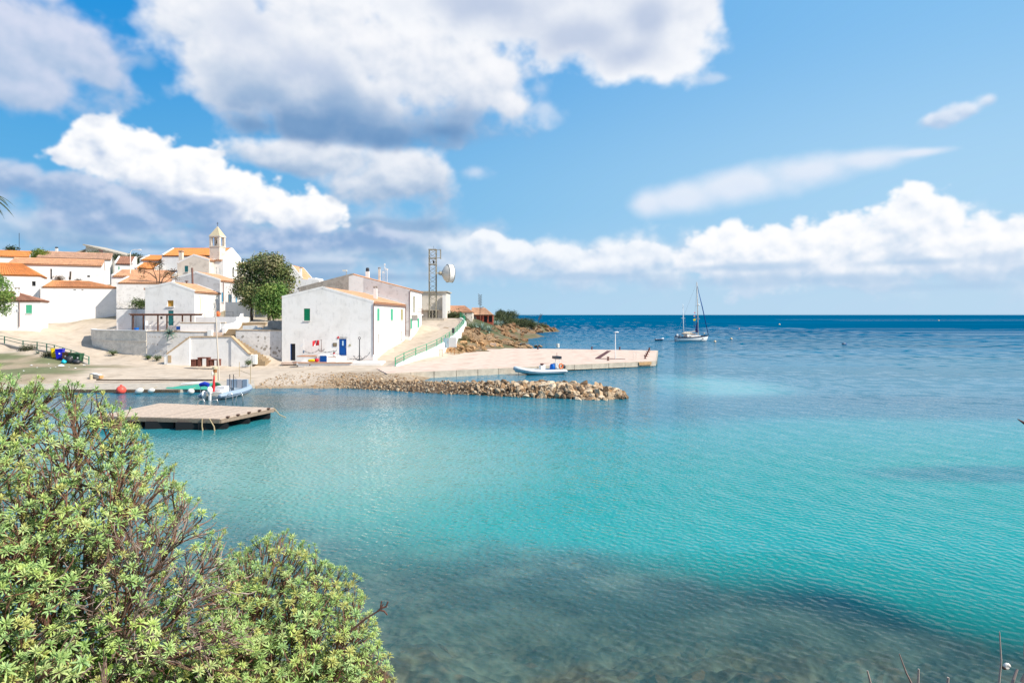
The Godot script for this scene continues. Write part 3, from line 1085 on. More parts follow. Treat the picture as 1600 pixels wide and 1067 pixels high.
func make_shore_stones() -> void:
	# pebbles of the little beach
	var where := []
	var cols := []
	for i in 5200:
		var x := rng.randf_range(-25.0, -4.0)
		var z := lerpf(-76.5, -63.5, sqrt(rng.randf())) + 0.28 * (x + 25.0) * rng.randf_range(0.0, 0.45)
		if x < -19.5 and rng.randf() < 0.75:
			continue
		var y := land(x, z)
		if y < -0.15 or z < -77.0 + 0.2 * (x + 16.0):
			continue
		var s := rng.randf_range(0.06, 0.2) * (1.0 if rng.randf() < 0.93 else 1.9)
		where.append(Transform3D(rand_turn(0.4).scaled_local(Vector3(s * 1.3, s * 0.7, s)), Vector3(x, y + s * 0.1, z)))
		var t := rng.randf()
		cols.append(Color(0.66, 0.55, 0.42).lerp(Color(0.38, 0.28, 0.2), t * t) * rng.randf_range(0.85, 1.15))
	var o := multi("beach_pebbles", stone_mesh(56), M.rock, where, cols, self)
	o.set_meta("kind", "stuff")
	o.set_meta("label", "loose pale pebbles on the little beach beside the square")
	o.set_meta("category", "pebbles")


func rock_outcrop(called: String, label: String, spots: Array, shape_seed: int, tone: Color) -> void:
	var r := thing(called, label, "rocks", spots[0][0])
	var shapes := []
	for i in 6:
		shapes.append(tinted(stone_mesh(shape_seed + i, 0.5, 0.5), tone * rng.randf_range(0.75, 1.2)))
	for s in spots:
		var st := put("boulder", shapes[rng.randi() % 6], M.coast_rock, r)
		st.transform = Transform3D(rand_turn(0.5).scaled_local(s[1]), s[0] - spots[0][0])


func make_coast_rocks() -> void:
	var spots := []
	# the spit of rock behind the pier
	for i in 90:
		var t := rng.randf()
		var p := Vector3(-10.0, 0, -131.0).lerp(Vector3(4.8, 0, -147.5), t) + Vector3(rng.randfn() * 1.1, 0, rng.randfn() * 1.6)
		var s := rng.randf_range(0.9, 2.6) * (1.4 - 0.6 * t)
		spots.append([Vector3(p.x, maxf(ground_y(p.x, p.z), 0.0) + 0.2, p.z), Vector3(s * 1.4, s * 0.75, s)])
	rock_outcrop("rock_spit", "low brown rock spit in the water just behind the pier", spots, 300, Color(0.50, 0.39, 0.28))
	spots = []
	for i in 130:
		var t := rng.randf()
		var p := Vector3(-13.0, 0, -109.0).lerp(Vector3(-7.5, 0, -134.0), t) + Vector3(1.9 + rng.randfn() * 1.1 + 1.6 * t, 0, rng.randfn() * 1.5)
		var s := rng.randf_range(0.5, 1.9)
		spots.append([Vector3(p.x, maxf(ground_y(p.x, p.z), 0.5), p.z), Vector3(s * 1.2, s * 0.8, s)])
	rock_outcrop("rock_slope", "tan rocky slope below the white ramp wall beside the pier", spots, 320, Color(0.66, 0.49, 0.32))
	spots = []
	for i in 60:
		var t := rng.randf()
		var p := Vector3(-3.5, 0, -183.0).lerp(Vector3(1.5, 0, -243.0), t) + Vector3(rng.randfn() * 1.0, 0, rng.randfn() * 3.0)
		var s := rng.randf_range(1.6, 4.2)
		spots.append([Vector3(p.x, clampf(ground_y(p.x, p.z), 0.0, 4.0), p.z), Vector3(s * 1.2, s * 0.8, s * 1.3)])
	for i in 60:
		var t := rng.randf()
		var p := Vector3(1.5, 0, -243.0).lerp(Vector3(20.0, 0, -299.0), t) + Vector3(rng.randfn() * 1.1, 0, rng.randfn() * 2.4)
		var s := rng.randf_range(1.6, 4.0) * (1.15 - 0.5 * t)
		spots.append([Vector3(p.x, clampf(ground_y(p.x, p.z), 0.0, 3.0), p.z), Vector3(s * 1.5, s * 0.8, s * 1.3)])
	var more := 0
	while more < 90:
		var p := Vector3(rng.randf_range(-10.0, 4.0), 0, rng.randf_range(-222.0, -138.0))
		var y := ground_y(p.x, p.z)
		if y < 0.05 or y > 3.6:
			continue
		var s := rng.randf_range(0.7, 2.6) * lerpf(1.0, 0.6, y / 3.6)
		spots.append([Vector3(p.x, y, p.z), Vector3(s * 1.4, s * 0.8, s * 1.2)])
		more += 1
	rock_outcrop("headland_rocks", "brown rocks along the waterline of the far headland", spots, 340, Color(0.42, 0.30, 0.20))
	spots = []
	for i in 150:
		var x := rng.randf_range(-7.0, 13.0)
		var z := rng.randf_range(-21.0, -10.5)
		var y := near_land(x, z) - 0.35
		var s := rng.randf_range(0.2, 0.9)
		spots.append([Vector3(x, y, z), Vector3(s * 1.4, s * 0.7, s * 1.1)])
	rock_outcrop("sunken_rocks", "dark weedy rocks lying under the shallow water near the camera", spots, 360, Color(0.19, 0.18, 0.13))


# ------------------------------------------------------------------ pier, quay and walls
func make_pier() -> void:
	var pier := thing("pier", "broad concrete pier with a pale pink top running out into the bay", "pier", Vector3(0, 0, -85))
	var o := pier.position
	var plan := PackedVector2Array([Vector2(-13.5, -73.2), Vector2(-4.0, -79.0), Vector2(8.2, -86.4), Vector2(19.6, -93.3), Vector2(25.5, -120.0), Vector2(-5.0, -129.5), Vector2(-12.0, -118.0), Vector2(-14.0, -96.0), Vector2(-17.0, -83.0)])
	var loc := PackedVector2Array()
	for q in plan:
		loc.append(q - Vector2(o.x, o.z))
	var top := MB.new()
	top.prism(loc, 0.5, 0.75)
	put("deck", top, M.pier_top, pier)
	var core := MB.new()
	var shrunk := Geometry2D.offset_polygon(loc, -0.55)
	core.prism(shrunk[0], -1.4, 0.495)
	put("core", core, M.undercut_shade, pier)  # shade under the overhanging deck put into a near black colour
	# facing blocks of the front and of the end, each a piece with a joint beside it
	var faces := [[Vector2(-13.5, -73.2), Vector2(19.6, -93.3), 14], [Vector2(19.6, -93.3), Vector2(25.5, -120.0), 9]]
	for f in faces:
		var a: Vector2 = f[0]
		var b: Vector2 = f[1]
		var n: int = f[2]
		var along := (b - a).normalized()
		var outw := Vector2(-along.y, along.x)
		if outw.dot(Vector2(0.4, 1.0)) < 0:
			outw = -outw
		var bs := Basis(Vector3(along.x, 0, along.y), Vector3.UP, Vector3(outw.x, 0, outw.y))
		for i in n:
			var p0 := a.lerp(b, (i + 0.012) / n)
			var p1 := a.lerp(b, (i + 1 - 0.012) / n)
			var mid := (p0 + p1) * 0.5 + outw * (0.02 + rng.randf() * 0.03)
			var mb := MB.new()
			var kick := rng.randf_range(-0.012, 0.012)
			var low := -0.5 if f == faces[0] and i < 8 else lerpf(0.22, 0.06, i / 13.0)
			mb.box(Vector3(mid.x - o.x, (0.73 + low) * 0.5 + kick, mid.y - o.z), Vector3(p0.distance_to(p1), 0.73 - low, 0.3), bs)
			put("facing_block", mb, M.concrete, pier)
	var rusty := MB.new()
	var al := Vector3(33.1, 0, -20.1).normalized()
	rusty.box(Vector3(17.9, 0.45, -92.05) - o, Vector3(2.2, 0.4, 0.3), Basis(al, Vector3.UP, al.cross(Vector3.UP)))
	put("rusty_block", rusty, M.rust_stain, pier)
	var dr := MB.new()
	var d0 := G(930, 559.5, 0.76)
	var d1 := G(938.5, 559.5, 0.76)
	var d2 := G(955.5, 547.9, 0.76)
	var d3 := G(948.5, 547.9, 0.76)
	dr.quad(d0 - o, d1 - o, d2 - o, d3 - o, Vector3.UP)
	var e0 := G(930, 560.6, 0.76)
	var e1 := G(977.5, 561.4, 0.76)
	dr.quad(d0 - o, e0 - o, e1 - o, G(977, 560.6, 0.76) - o, Vector3.UP)
	put("drain_grating", dr, M.brown_iron, pier)
	for i in 3:
		var st := MB.new()
		var p := G(902.0 + i * 4.5, 576.0 - i * 3.4, 0.1 + i * 0.2)
		st.box(p - o + Vector3(0, -0.2, 0.1), Vector3(0.75, 0.36, 0.9), Basis(al, Vector3.UP, al.cross(Vector3.UP)))
		put("landing_step", st, M.concrete, pier)
	# bollards
	var b0: Node3D
	var nb := [[781, 543.6], [840.5, 546.0], [925, 546.3], [968.5, 546.7], [1015, 547.8], [1013.8, 550.4], [1012, 553.9], [1010.4, 557.2], [1008.3, 560.6], [950.3, 563.4]]
	var words := ["first of the bollards on the pier's seaward edge from the land", "second bollard on the seaward edge, right of the white barrel", "third bollard on the seaward edge of the pier", "bollard on the seaward edge behind the white lamp post", "farthest of the five bollards in a row across the pier's end", "second farthest bollard in the row across the pier's end", "middle bollard of the row across the pier's end", "second nearest bollard in the row across the pier's end", "nearest bollard of the row across the pier's end", "lone dark red bollard on the near edge by the lamp post"]
	for i in nb.size():
		var at := G(nb[i][0], nb[i][1], 0.75)
		if i == 0:
			b0 = thing("bollard", "", "bollard", at)
			var s := MB.new()
			s.lathe(PackedVector2Array([Vector2(0.2, 0.0), Vector2(0.2, 0.05), Vector2(0.11, 0.1), Vector2(0.09, 0.32), Vector2(0.09, 0.36)]))
			put("post", s, M.brown_iron, b0)
			var h := MB.new()
			h.lathe(PackedVector2Array([Vector2(0.09, 0.36), Vector2(0.17, 0.4), Vector2(0.19, 0.47), Vector2(0.13, 0.53), Vector2(0.0, 0.54)]))
			put("head", h, M.brown_iron, b0)
		else:
			var c := b0.duplicate()
			c.name = "bollard"
			add_child(c, true)
			c.position = at
	var all := []
	for ch in get_children():
		if ch.has_meta("category") and ch.get_meta("category") == "bollard":
			all.append(ch)
	for i in all.size():
		tag(all[i], words[i], "bollard", "dark red mooring bollards on the pier")
	# lamp post
	var lp := thing("lamp_post", "slim white lamp post standing on the pier", "lamp post", G(961.7, 560.8, 0.75))
	var pm := MB.new()
	pm.tube(PackedVector3Array([Vector3(0, 0, 0), Vector3(0, 0.9, 0), Vector3(0, 3.75, 0)]), PackedFloat32Array([0.075, 0.07, 0.05]), 8)
	put("pole", pm, M.white_paint, lp)
	var ph := MB.new()
	ph.ball(Vector3(0.18, 3.8, 0), Vector3(0.32, 0.09, 0.14), 10)
	ph.box(Vector3(0.0, 3.76, 0), Vector3(0.16, 0.1, 0.12))
	put("lamp_head", ph, M.white_gloss, lp)
	# barrel, block, ladder rail
	var br := thing("barrel", "white barrel standing on the pier's seaward edge", "barrel", G(871.8, 543.2, 0.75))
	var bm := MB.new()
	bm.lathe(PackedVector2Array([Vector2(0, 0), Vector2(0.28, 0), Vector2(0.3, 0.05), Vector2(0.3, 0.3), Vector2(0.32, 0.33), Vector2(0.3, 0.36), Vector2(0.3, 0.62), Vector2(0.32, 0.65), Vector2(0.3, 0.68), Vector2(0.28, 0.9), Vector2(0, 0.92)]), Transform3D.IDENTITY.scaled(Vector3(1, 0.85, 1)), 14)
	put("drum", bm, M.off_white, br)
	var bk := thing("concrete_block", "square pinkish concrete block at the foot of the rocks by the pier", "block", G(770.5, 543.8, 0.75))
	var km := MB.new()
	km.box(Vector3(0, 0.45, 0), Vector3(1.1, 0.9, 1.0))
	put("block", km, M.pier_top, bk)
	var lr := thing("ladder", "white pipe ladder handrail on the near edge of the pier", "ladder", G(992, 561.2, 0.75))
	for s in [-0.2, 0.2]:
		var rm := MB.new()
		rm.tube(PackedVector3Array([Vector3(s, -0.9, 0.45), Vector3(s, 0.75, 0.45), Vector3(s, 0.95, 0.3), Vector3(s, 0.95, -0.1), Vector3(s, 0.0, -0.25)]), PackedFloat32Array([0.025]), 6)
		put("rail", rm, M.off_white, lr)
	for k in 4:
		var rm := MB.new()
		rm.rod(Vector3(-0.2, -0.7 + k * 0.33, 0.45), Vector3(0.2, -0.7 + k * 0.33, 0.45), 0.018)
		put("rung", rm, M.off_white, lr)


func make_quay() -> void:
	var q := thing("quay", "low old stone quay along the left side of the harbour", "quay", Vector3(-58, 0, -64))
	var plan := PackedVector2Array([Vector2(-37, 2.4), Vector2(28.0, 2.3), Vector2(31.5, 0.6), Vector2(30.0, -3.2), Vector2(-37, -3.4)])
	var mb := MB.new()
	mb.prism(plan, -1.2, 0.27)
	put("apron", mb, M.concrete, q)
	for i in 40:
		var s := MB.new()
		var w := 65.0 / 40.0
		s.box(Vector3(-37 + (i + 0.5) * w, -0.1 + rng.randf_range(-0.03, 0.0), 2.42 + rng.randf_range(0.0, 0.08)), Vector3(w - 0.05, 0.74, 0.25))
		put("edge_stone", s, M.quay_edge, q)
	# sloping slab of the slipway
	var slip := MB.new()
	slip.quad(Vector3(26.0, 0.12, 2.6), Vector3(33.5, 0.30, -1.0), Vector3(32.0, 0.52, -4.5), Vector3(24.5, 0.42, -3.0), Vector3.UP)
	slip.quad(Vector3(26.0, 0.12, 2.6), Vector3(33.5, 0.30, -1.0), Vector3(33.5, -0.6, -1.0), Vector3(26.0, -0.6, 2.6), Vector3(0.5, 0, 1))
	put("slip_slab", slip, M.concrete, q)


# wall along a plan line with separate base and top heights; pts = [x, z, base, top]
func wall_line(mb: MB, pts: Array, th: float) -> void:
	for i in pts.size() - 1:
		var a: Array = pts[i]
		var b: Array = pts[i + 1]
		var al := Vector2(b[0] - a[0], b[1] - a[1]).normalized()
		var na := Vector2(-al.y, al.x) * th * 0.5
		if i > 0:
			var p: Array = pts[i - 1]
			var pl := Vector2(a[0] - p[0], a[1] - p[1]).normalized()
			na = (Vector2(-pl.y, pl.x) + Vector2(-al.y, al.x)).normalized() * th * 0.5
		var nb := Vector2(-al.y, al.x) * th * 0.5
		if i < pts.size() - 2:
			var p: Array = pts[i + 2]
			var pl := Vector2(p[0] - b[0], p[1] - b[1]).normalized()
			nb = (Vector2(-pl.y, pl.x) + Vector2(-al.y, al.x)).normalized() * th * 0.5
		var q := []
		for e in [[a, na], [b, nb]]:
			for s in [-1.0, 1.0]:
				for k in [2, 3]:
					q.append(Vector3(e[0][0] + e[1].x * s, e[0][k], e[0][1] + e[1].y * s))
		var o := Vector3(na.x, 0, na.y)
		mb.quad(q[0], q[4], q[5], q[1], -o)
		mb.quad(q[2], q[6], q[7], q[3], o)
		mb.quad(q[1], q[5], q[7], q[3], Vector3.UP)
		if i == 0:
			mb.quad(q[0], q[2], q[3], q[1], -Vector3(al.x, 0, al.y))
		if i == pts.size() - 2:
			mb.quad(q[4], q[6], q[7], q[5], Vector3(al.x, 0, al.y))


func along(pts: Array, every: float) -> Array:
	# evenly spaced points on a polyline of Vector3
	var out := []
	var left := 0.0
	for i in pts.size() - 1:
		var a: Vector3 = pts[i]
		var b: Vector3 = pts[i + 1]
		var l := a.distance_to(b)
		while left < l:
			out.append(a.lerp(b, left / l))
			left += every
		left -= l
	return out


func railing(label: String, posts: Array, h: float, rails: Array, m: Material, r := 0.035) -> Node3D:
	var f := thing("railing", label, "railing", posts[0])
	for p in posts:
		var mb := MB.new()
		mb.rod(p - posts[0] + Vector3(0, -0.1, 0), p - posts[0] + Vector3(0, h, 0), r * 1.35)
		put("post", mb, m, f)
	for y in rails:
		for i in posts.size() - 1:
			var mb := MB.new()
			mb.rod(posts[i] - posts[0] + Vector3(0, y, 0), posts[i + 1] - posts[0] + Vector3(0, y, 0), r * 0.8)
			put("rail", mb, m, f)
	return f


var ramp_edge := []


func make_ramp() -> void:
	for q in [[612, 574, 82.2], [617, 572, 83], [631, 565, 87], [650, 556, 92], [668, 549, 97], [683, 541.5, 102], [690, 537, 106], [697, 533, 110], [703, 528, 114], [707, 525, 118], [712, 520.5, 122], [717, 516, 127], [722, 510, 132], [727, 504, 138], [724.5, 499, 141.5], [719, 496.5, 143.5]]:
		ramp_edge.append(P(q[0], q[1], q[2]))
	var rp := thing("ramp_wall", "white parapet wall curving up beside the ramp to the mast", "wall", ramp_edge[1])
	var wall := MB.new()
	var pts := []
	for i in range(1, ramp_edge.size()):
		var e: Vector3 = ramp_edge[i]
		pts.append([e.x - rp.position.x, e.z - rp.position.z, (0.3 if i < 10 else 1.0) - rp.position.y, e.y + 0.05 - rp.position.y])
	wall_line(wall, pts, 0.45)
	put("wall", wall, M.white_plaster, rp)
	# road surface between the houses and the parapet
	var road := MB.new()
	var rows := []
	for i in ramp_edge.size():
		var e: Vector3 = ramp_edge[i]
		var lx := lerp_line([-150.0, -128.0, -113.0, -88.0, -83.0], [-24.0, -18.0, -16.5, -19.2, -19.6], e.z)
		var ring := PackedVector3Array()
		for k in 5:
			var t := k / 4.0
			ring.append(Vector3(lerpf(e.x - 0.1, lx, t), e.y - 0.1 + 0.02 * sin(t * PI), e.z))
		rows.append(ring)
	var b := PackedVector3Array()
	for k in 5:
		b.append(Vector3(lerpf(-13.0, -24.0, k / 4.0), 5.95, -150.0))
	rows.append(b)
	road.col = Color(0.64, 0.535, 0.425)
	road.skin(rows, false, Vector3(-16, -60, -115))
	setting(put("ramp_road", road, M.dusty_ground, null, true), "pale concrete ramp road climbing past the white houses")
	var posts := []
	for q in [[617.5, 572.5, 83.0], [631, 565, 87], [649.5, 556.5, 92], [666.5, 549.5, 97], [682.5, 542, 102], [689.5, 538, 106], [696, 533.5, 110], [702, 529, 114], [707.5, 525.5, 118], [710, 523, 120], [712.5, 520.5, 122], [715, 518.5, 124.5], [717.5, 515.5, 127], [720, 513, 129.5], [722, 510.5, 132], [724.5, 507.5, 135], [726.5, 504.5, 138], [725.8, 501, 140], [724, 499, 141.5], [721.5, 497.5, 142.6], [719, 496.7, 143.5]]:
		posts.append(P(q[0], q[1], q[2]) + Vector3(0, 0.04, 0))
	railing("green pipe railing along the white ramp wall above the pier", posts, 1.08, [1.04, 0.62, 0.25], M.green_rail, 0.045)
	# boards and meter boxes on the wall
	var base := P(699, 556, 107.5)
	var nb := thing("notice_board", "pale blue and white notice boards on rusty legs below the ramp", "notice board", Vector3(base.x, 0.75, base.z), -28.0)
	for i in 4:
		var mb := MB.new()
		mb.rod(Vector3(-0.55 + i * 0.62, 0, 0), Vector3(-0.55 + i * 0.62, 1.5, 0), 0.045)
		put("leg", mb, M.rust, nb)
	var pn := MB.new()
	pn.box(Vector3(-0.2, 1.85, 0.07), Vector3(0.95, 1.5, 0.08))
	put("panel", pn, M.sign_blue, nb)
	var pn2 := MB.new()
	pn2.box(Vector3(1.02, 1.95, 0.07), Vector3(1.4, 1.5, 0.08))
	put("panel", pn2, M.sign_white, nb)
	var pic := MB.new()
	pic.box(Vector3(0.12, 1.95, 0.13), Vector3(0.14, 0.45, 0.03))
	put("picture", pic, M.sign_grey, nb)
	var mt := thing("meter_cabinet", "grey meter cabinet set against the ramp wall left of the boards", "cabinet", P(688, 560.5, 103.0) + Vector3(0.15, 0, 0.5))
	var cm := MB.new()
	cm.box(Vector3(0, 0.75, 0), Vector3(0.55, 1.5, 0.4))
	put("box", cm, M.concrete, mt)
	var cd := MB.new()
	cd.box(Vector3(0, 0.8, 0.21), Vector3(0.42, 1.2, 0.03))
	put("door", cd, M.off_white, mt)
	# small litter bin hung on the railing
	var bn := thing("litter_bin", "small dark litter bin on the ramp railing", "bin", P(708, 524.5, 117.6))
	var lb := MB.new()
	lb.lathe(PackedVector2Array([Vector2(0, 0.45), Vector2(0.2, 0.45), Vector2(0.24, 1.05), Vector2(0.26, 1.12), Vector2(0.2, 1.3), Vector2(0, 1.36)]))
	put("drum", lb, M.dark_plastic, bn)
	var lpz := MB.new()
	lpz.rod(Vector3(0, -0.1, 0), Vector3(0, 0.45, 0), 0.05)
	put("post", lpz, M.dark_plastic, bn)


func make_terraces() -> void:
	# curved old retaining wall left of the stairs
	var rw := thing("retaining_wall", "curved old stone retaining wall stained grey under the pergola terrace", "wall", P(200, 548, 92.5))
	var o := rw.position
	var line := [[145, 99.5], [147, 96.5], [153, 94.2], [165, 92.4], [180, 91.2], [200, 90.2], [218, 89.4], [231, 88.9]]
	var pts := []
	for q in line:
		var w := P(q[0], 517, q[1])
		pts.append([w.x - o.x, w.z - o.z, -2.5 - o.y + 2.0, 4.9 - o.y])
	var mb := MB.new()
	wall_line(mb, pts, 0.6)
	put("wall", mb, M.old_wall, rw)
	var ledge := MB.new()
	for p in pts:
		p[2] = 3.55 - o.y
		p[3] = 3.68 - o.y
	wall_line(ledge, pts, 0.76)
	put("string_course", ledge, M.old_wall, rw)
	var cap := MB.new()
	for p in pts:
		p[2] = 4.88 - o.y
		p[3] = 4.99 - o.y
	wall_line(cap, pts, 0.72)
	put("coping", cap, M.white_plaster, rw)
	# smoother plastered stretch behind the agave
	var pw := thing("plastered_wall", "stained pinkish white wall behind the hanging agave", "wall", P(290, 567, 88.4))
	o = pw.position
	pts = []
	for q in [[231, 88.9], [262, 88.4], [300, 88.4], [326, 88.4]]:
		var w := P(q[0], 517, q[1])
		pts.append([w.x - o.x, w.z - o.z, -0.3 - o.y + 0.5, (4.86 if q[0] < 300 else 4.75) - o.y])
	mb = MB.new()
	wall_line(mb, pts, 0.5)
	put("wall", mb, M.peeling_plaster, pw)
	cap = MB.new()
	for p in pts:
		p[2] = p[3]
		p[3] += 0.07
	wall_line(cap, pts, 0.6)
	put("coping", cap, M.coping, pw)
	# weep holes
	var holes := MB.new()
	for q in [[235, 525], [240, 526], [244, 526], [250, 526], [233, 537], [240, 537], [247, 538], [244, 548], [252, 548], [262, 548], [272, 548]]:
		var w := P(q[0], q[1], 88.4) + Vector3(0, 0, 0.3)
		holes.box(w - o, Vector3(0.1, 0.16, 0.08))
	put("weep_holes", holes, M.concrete_dark, pw)
	# terrace floors
	var ter := MB.new()
	var plan := PackedVector2Array()
	for q in [[147, 97], [153, 94.6], [165, 92.8], [180, 91.5], [200, 90.5], [231, 89.2], [262, 88.6], [326, 88.7], [345, 89.0], [350, 92.0], [352, 101.0], [200, 104.0], [170, 104.0]]:
		var w := P(q[0], 517, q[1])
		plan.append(Vector2(w.x, w.z))
	ter.prism(plan, 2.0, 4.72)
	setting(put("terrace", ter, M.pier_top), "paved terrace floor in front of the house with the pergola")
	# low parapet and white blocks of the terrace right of the agave
	var pp := thing("terrace_parapet", "low stained white parapet right of the agave below the metal railing", "wall", P(318, 513, 90.0))
	o = pp.position
	mb = MB.new()
	mb.box(P(317, 511, 90.3) - o, Vector3(5.9, 1.35, 0.4))
	mb.box(P(343, 513, 90.6) - o, Vector3(0.6, 1.7, 1.2))
	put("wall", mb, M.white_plaster, pp)
	cap = MB.new()
	cap.box(P(317, 504.4, 90.3) - o + Vector3(0, 0.02, 0), Vector3(6.0, 0.08, 0.5))
	put("coping", cap, M.coping, pp)
	var pil := MB.new()
	pil.box(P(328, 521.5, 88.2) - o, Vector3(0.55, 0.95, 0.5))
	put("pillar", pil, M.white_paint, pp)


func make_stairs() -> void:
	# trapezoid screen wall of the double stairs
	var at := P(330, 567, 85.2)
	var sw := thing("stair_wall", "white trapezoid stair wall with a tan coping in the square", "wall", at)
	var wl := MB.new()
	var bn := MB.new()
	var out := [[257, 560], [262, 553.5], [298, 527], [362.5, 526], [390, 553], [394, 553.5]]
	var top := PackedVector3Array()
	for q in out:
		top.append(P(q[0], q[1], 85.2) - at)
	for i in top.size() - 1:
		if i == 0:
			continue
		var a := top[i]
		var b := top[i + 1]
		var zf := 0.15 if i != 2 else 0.0
		for s in [-0.22, 0.22 + zf]:
			wl.quad(Vector3(a.x, -0.6, s), Vector3(b.x, -0.6, s), Vector3(b.x, b.y, s), Vector3(a.x, a.y, s), Vector3(0, 0, signf(s)))
		wl.quad(Vector3(b.x, -0.6, -0.22), Vector3(b.x, -0.6, 0.22 + zf), Vector3(b.x, b.y, 0.22 + zf), Vector3(b.x, b.y, -0.22), Vector3.RIGHT)
		wl.quad(Vector3(a.x, -0.6, -0.22), Vector3(a.x, -0.6, 0.22 + zf), Vector3(a.x, a.y, 0.22 + zf), Vector3(a.x, a.y, -0.22), Vector3.LEFT)
		bn.bar(a + Vector3(0, 0.06, zf * 0.5), b + Vector3(0, 0.06, zf * 0.5), 0.62 + zf, 0.13)
	put("wall", wl, M.white_plaster, sw)
	put("coping", bn, M.coping, sw)
	for q in [[261, 5.0], [398.0, 5.6]]:
		var pm := MB.new()
		var w := P(q[0], 560, 85.2) - at
		pm.box(Vector3(w.x, 0.45, 0.05), Vector3(0.45, 1.2, 0.6))
		put("pillar", pm, M.white_paint, sw)
		var tm := MB.new()
		tm.box(Vector3(w.x + (0.45 if q[0] < 300 else -0.45), 0.5, 0.30 if q[0] < 300 else 0.05), Vector3(0.42, 0.9, 0.2))
		put("panel", tm, M.coping, sw)
	# steps behind it, going down to the right and to the left
	var stp := thing("staircase", "tan double staircase climbing behind the trapezoid wall to the terrace", "staircase", P(362, 533, 87.0))
	var o := stp.position
	for side in [1]:
		for i in 12:
			var mb := MB.new()
			var y := 3.9 - i * 0.245
			var x := P(367, 0, 87).x + 0.38 * i if side == 1 else P(295, 0, 87).x - 0.38 * i
			mb.box(Vector3(x, (y - 1.0) * 0.5, -86.7) - o, Vector3(0.39, y + 1.0, 2.5))
			put("step", mb, M.steps, stp)
	var ld := MB.new()
	ld.box(Vector3((P(365, 0, 87).x + P(297, 0, 87).x) * 0.5, 1.6, -86.7) - o, Vector3(P(365, 0, 87).x - P(297, 0, 87).x - 0.2, 5.0, 2.5))
	put("landing", ld, M.steps, stp)
	for i in 6:
		var mb := MB.new()
		var p := P(360.0, 525.0 - i * 2.2, 88.5 + i * 0.45)
		mb.box(p - o + Vector3(0, -1.0, -0.3), Vector3(2.0 - i * 0.05, 2.0, 0.5))
		put("step", mb, M.steps, stp)
	for i in 5:
		var mb := MB.new()
		var p := P(392.0 + i * 0.6, 512.5 - i * 2.1, 93.0 + i * 0.6)
		mb.box(p - o + Vector3(0, -1.2, -0.3), Vector3(3.6, 2.4, 0.7))
		put("step", mb, M.steps, stp)
	# peeling wall between the stairs and the big white house
	var bw := thing("peeling_wall", "white wall with dark flaked patches beside the stairs", "wall", P(405, 567, 88.6))
	o = bw.position
	var mb := MB.new()
	wall_line(mb, [[P(369, 0, 88.6).x - o.x, P(369, 0, 88.6).z - o.z, -1.0, 5.0 - o.y], [P(440.5, 0, 88.6).x - o.x, P(440, 0, 88.6).z - o.z, -1.0, 4.95 - o.y]], 0.5)
	put("wall", mb, M.peeling_plaster, bw)
	var fl := MB.new()
	var q := RandomNumberGenerator.new()
	q.seed = 4
	for f in [[404, 526.5, 0.14], [380, 526, 0.16], [414.5, 527, 0.1], [429.5, 551, 0.3], [414, 545, 0.2], [410, 543, 0.12], [417, 541, 0.15], [423, 544, 0.14], [433.5, 544, 0.16], [437, 548, 0.16], [402, 541, 0.15], [404, 532, 0.1], [434, 556, 0.12], [423, 554, 0.1], [408.5, 544, 0.09], [415, 529.5, 0.1]]:
		var w := P(f[0], f[1], 88.6) - o
		w.z = 0.262
		var ring := PackedVector3Array()
		for k in 9:
			var t := TAU * k / 9
			ring.append(w + Vector3(cos(t), sin(t) * 1.15, 0) * f[2] * q.randf_range(0.5, 1.3))
		fl.poly(ring, Vector3(0, 0, 1))
	put("flaked_patches", fl, M.concrete_dark, bw)
	var cp := MB.new()
	cp.bar(Vector3(P(369, 0, 88.6).x - o.x, 5.04 - o.y, 0), Vector3(P(440.5, 0, 88.6).x - o.x, 4.99 - o.y, 0), 0.62, 0.08)
	put("coping", cp, M.coping, bw)
	# white curved block and wing wall on top
	var wb := thing("wing_wall", "rounded white wing wall beside the upper steps", "wall", P(358, 515, 91.5))
	o = wb.position
	mb = MB.new()
	wall_line(mb, [[P(349, 0, 89.6).x - o.x, -89.6 - o.z, 3.0 - o.y, 5.3 - o.y], [P(354, 0, 91).x - o.x, -91.0 - o.z, 3.0 - o.y, 5.75 - o.y], [P(367, 0, 92).x - o.x, -92.0 - o.z, 3.0 - o.y, 6.0 - o.y], [P(374, 0, 94).x - o.x, -94.0 - o.z, 3.0 - o.y, 6.4 - o.y], [P(377.5, 0, 97).x - o.x, -97.0 - o.z, 3.0 - o.y, 7.2 - o.y]], 0.4)
	put("wall", mb, M.white_plaster, wb)
	var sb := thing("masonry_block", "low white masonry block on top of the wall with dark patches", "block", P(389, 514.5, 90.2))
	mb = MB.new()
	mb.box(Vector3(0.1, 0.22, 0), Vector3(1.7, 0.5, 0.6))
	mb.box(Vector3(1.25, 0.12, -0.1), Vector3(0.7, 0.3, 0.5))
	put("block", mb, M.white_plaster, sb)
	var pf := thing("old_parapet", "streaked grey parapet under the tree left of the big house", "wall", P(431, 510, 93.5))
	mb = MB.new()
	mb.box(Vector3(0, 0.25, 0), Vector3(2.2, 1.1, 0.4))
	put("wall", mb, M.concrete_dark, pf)


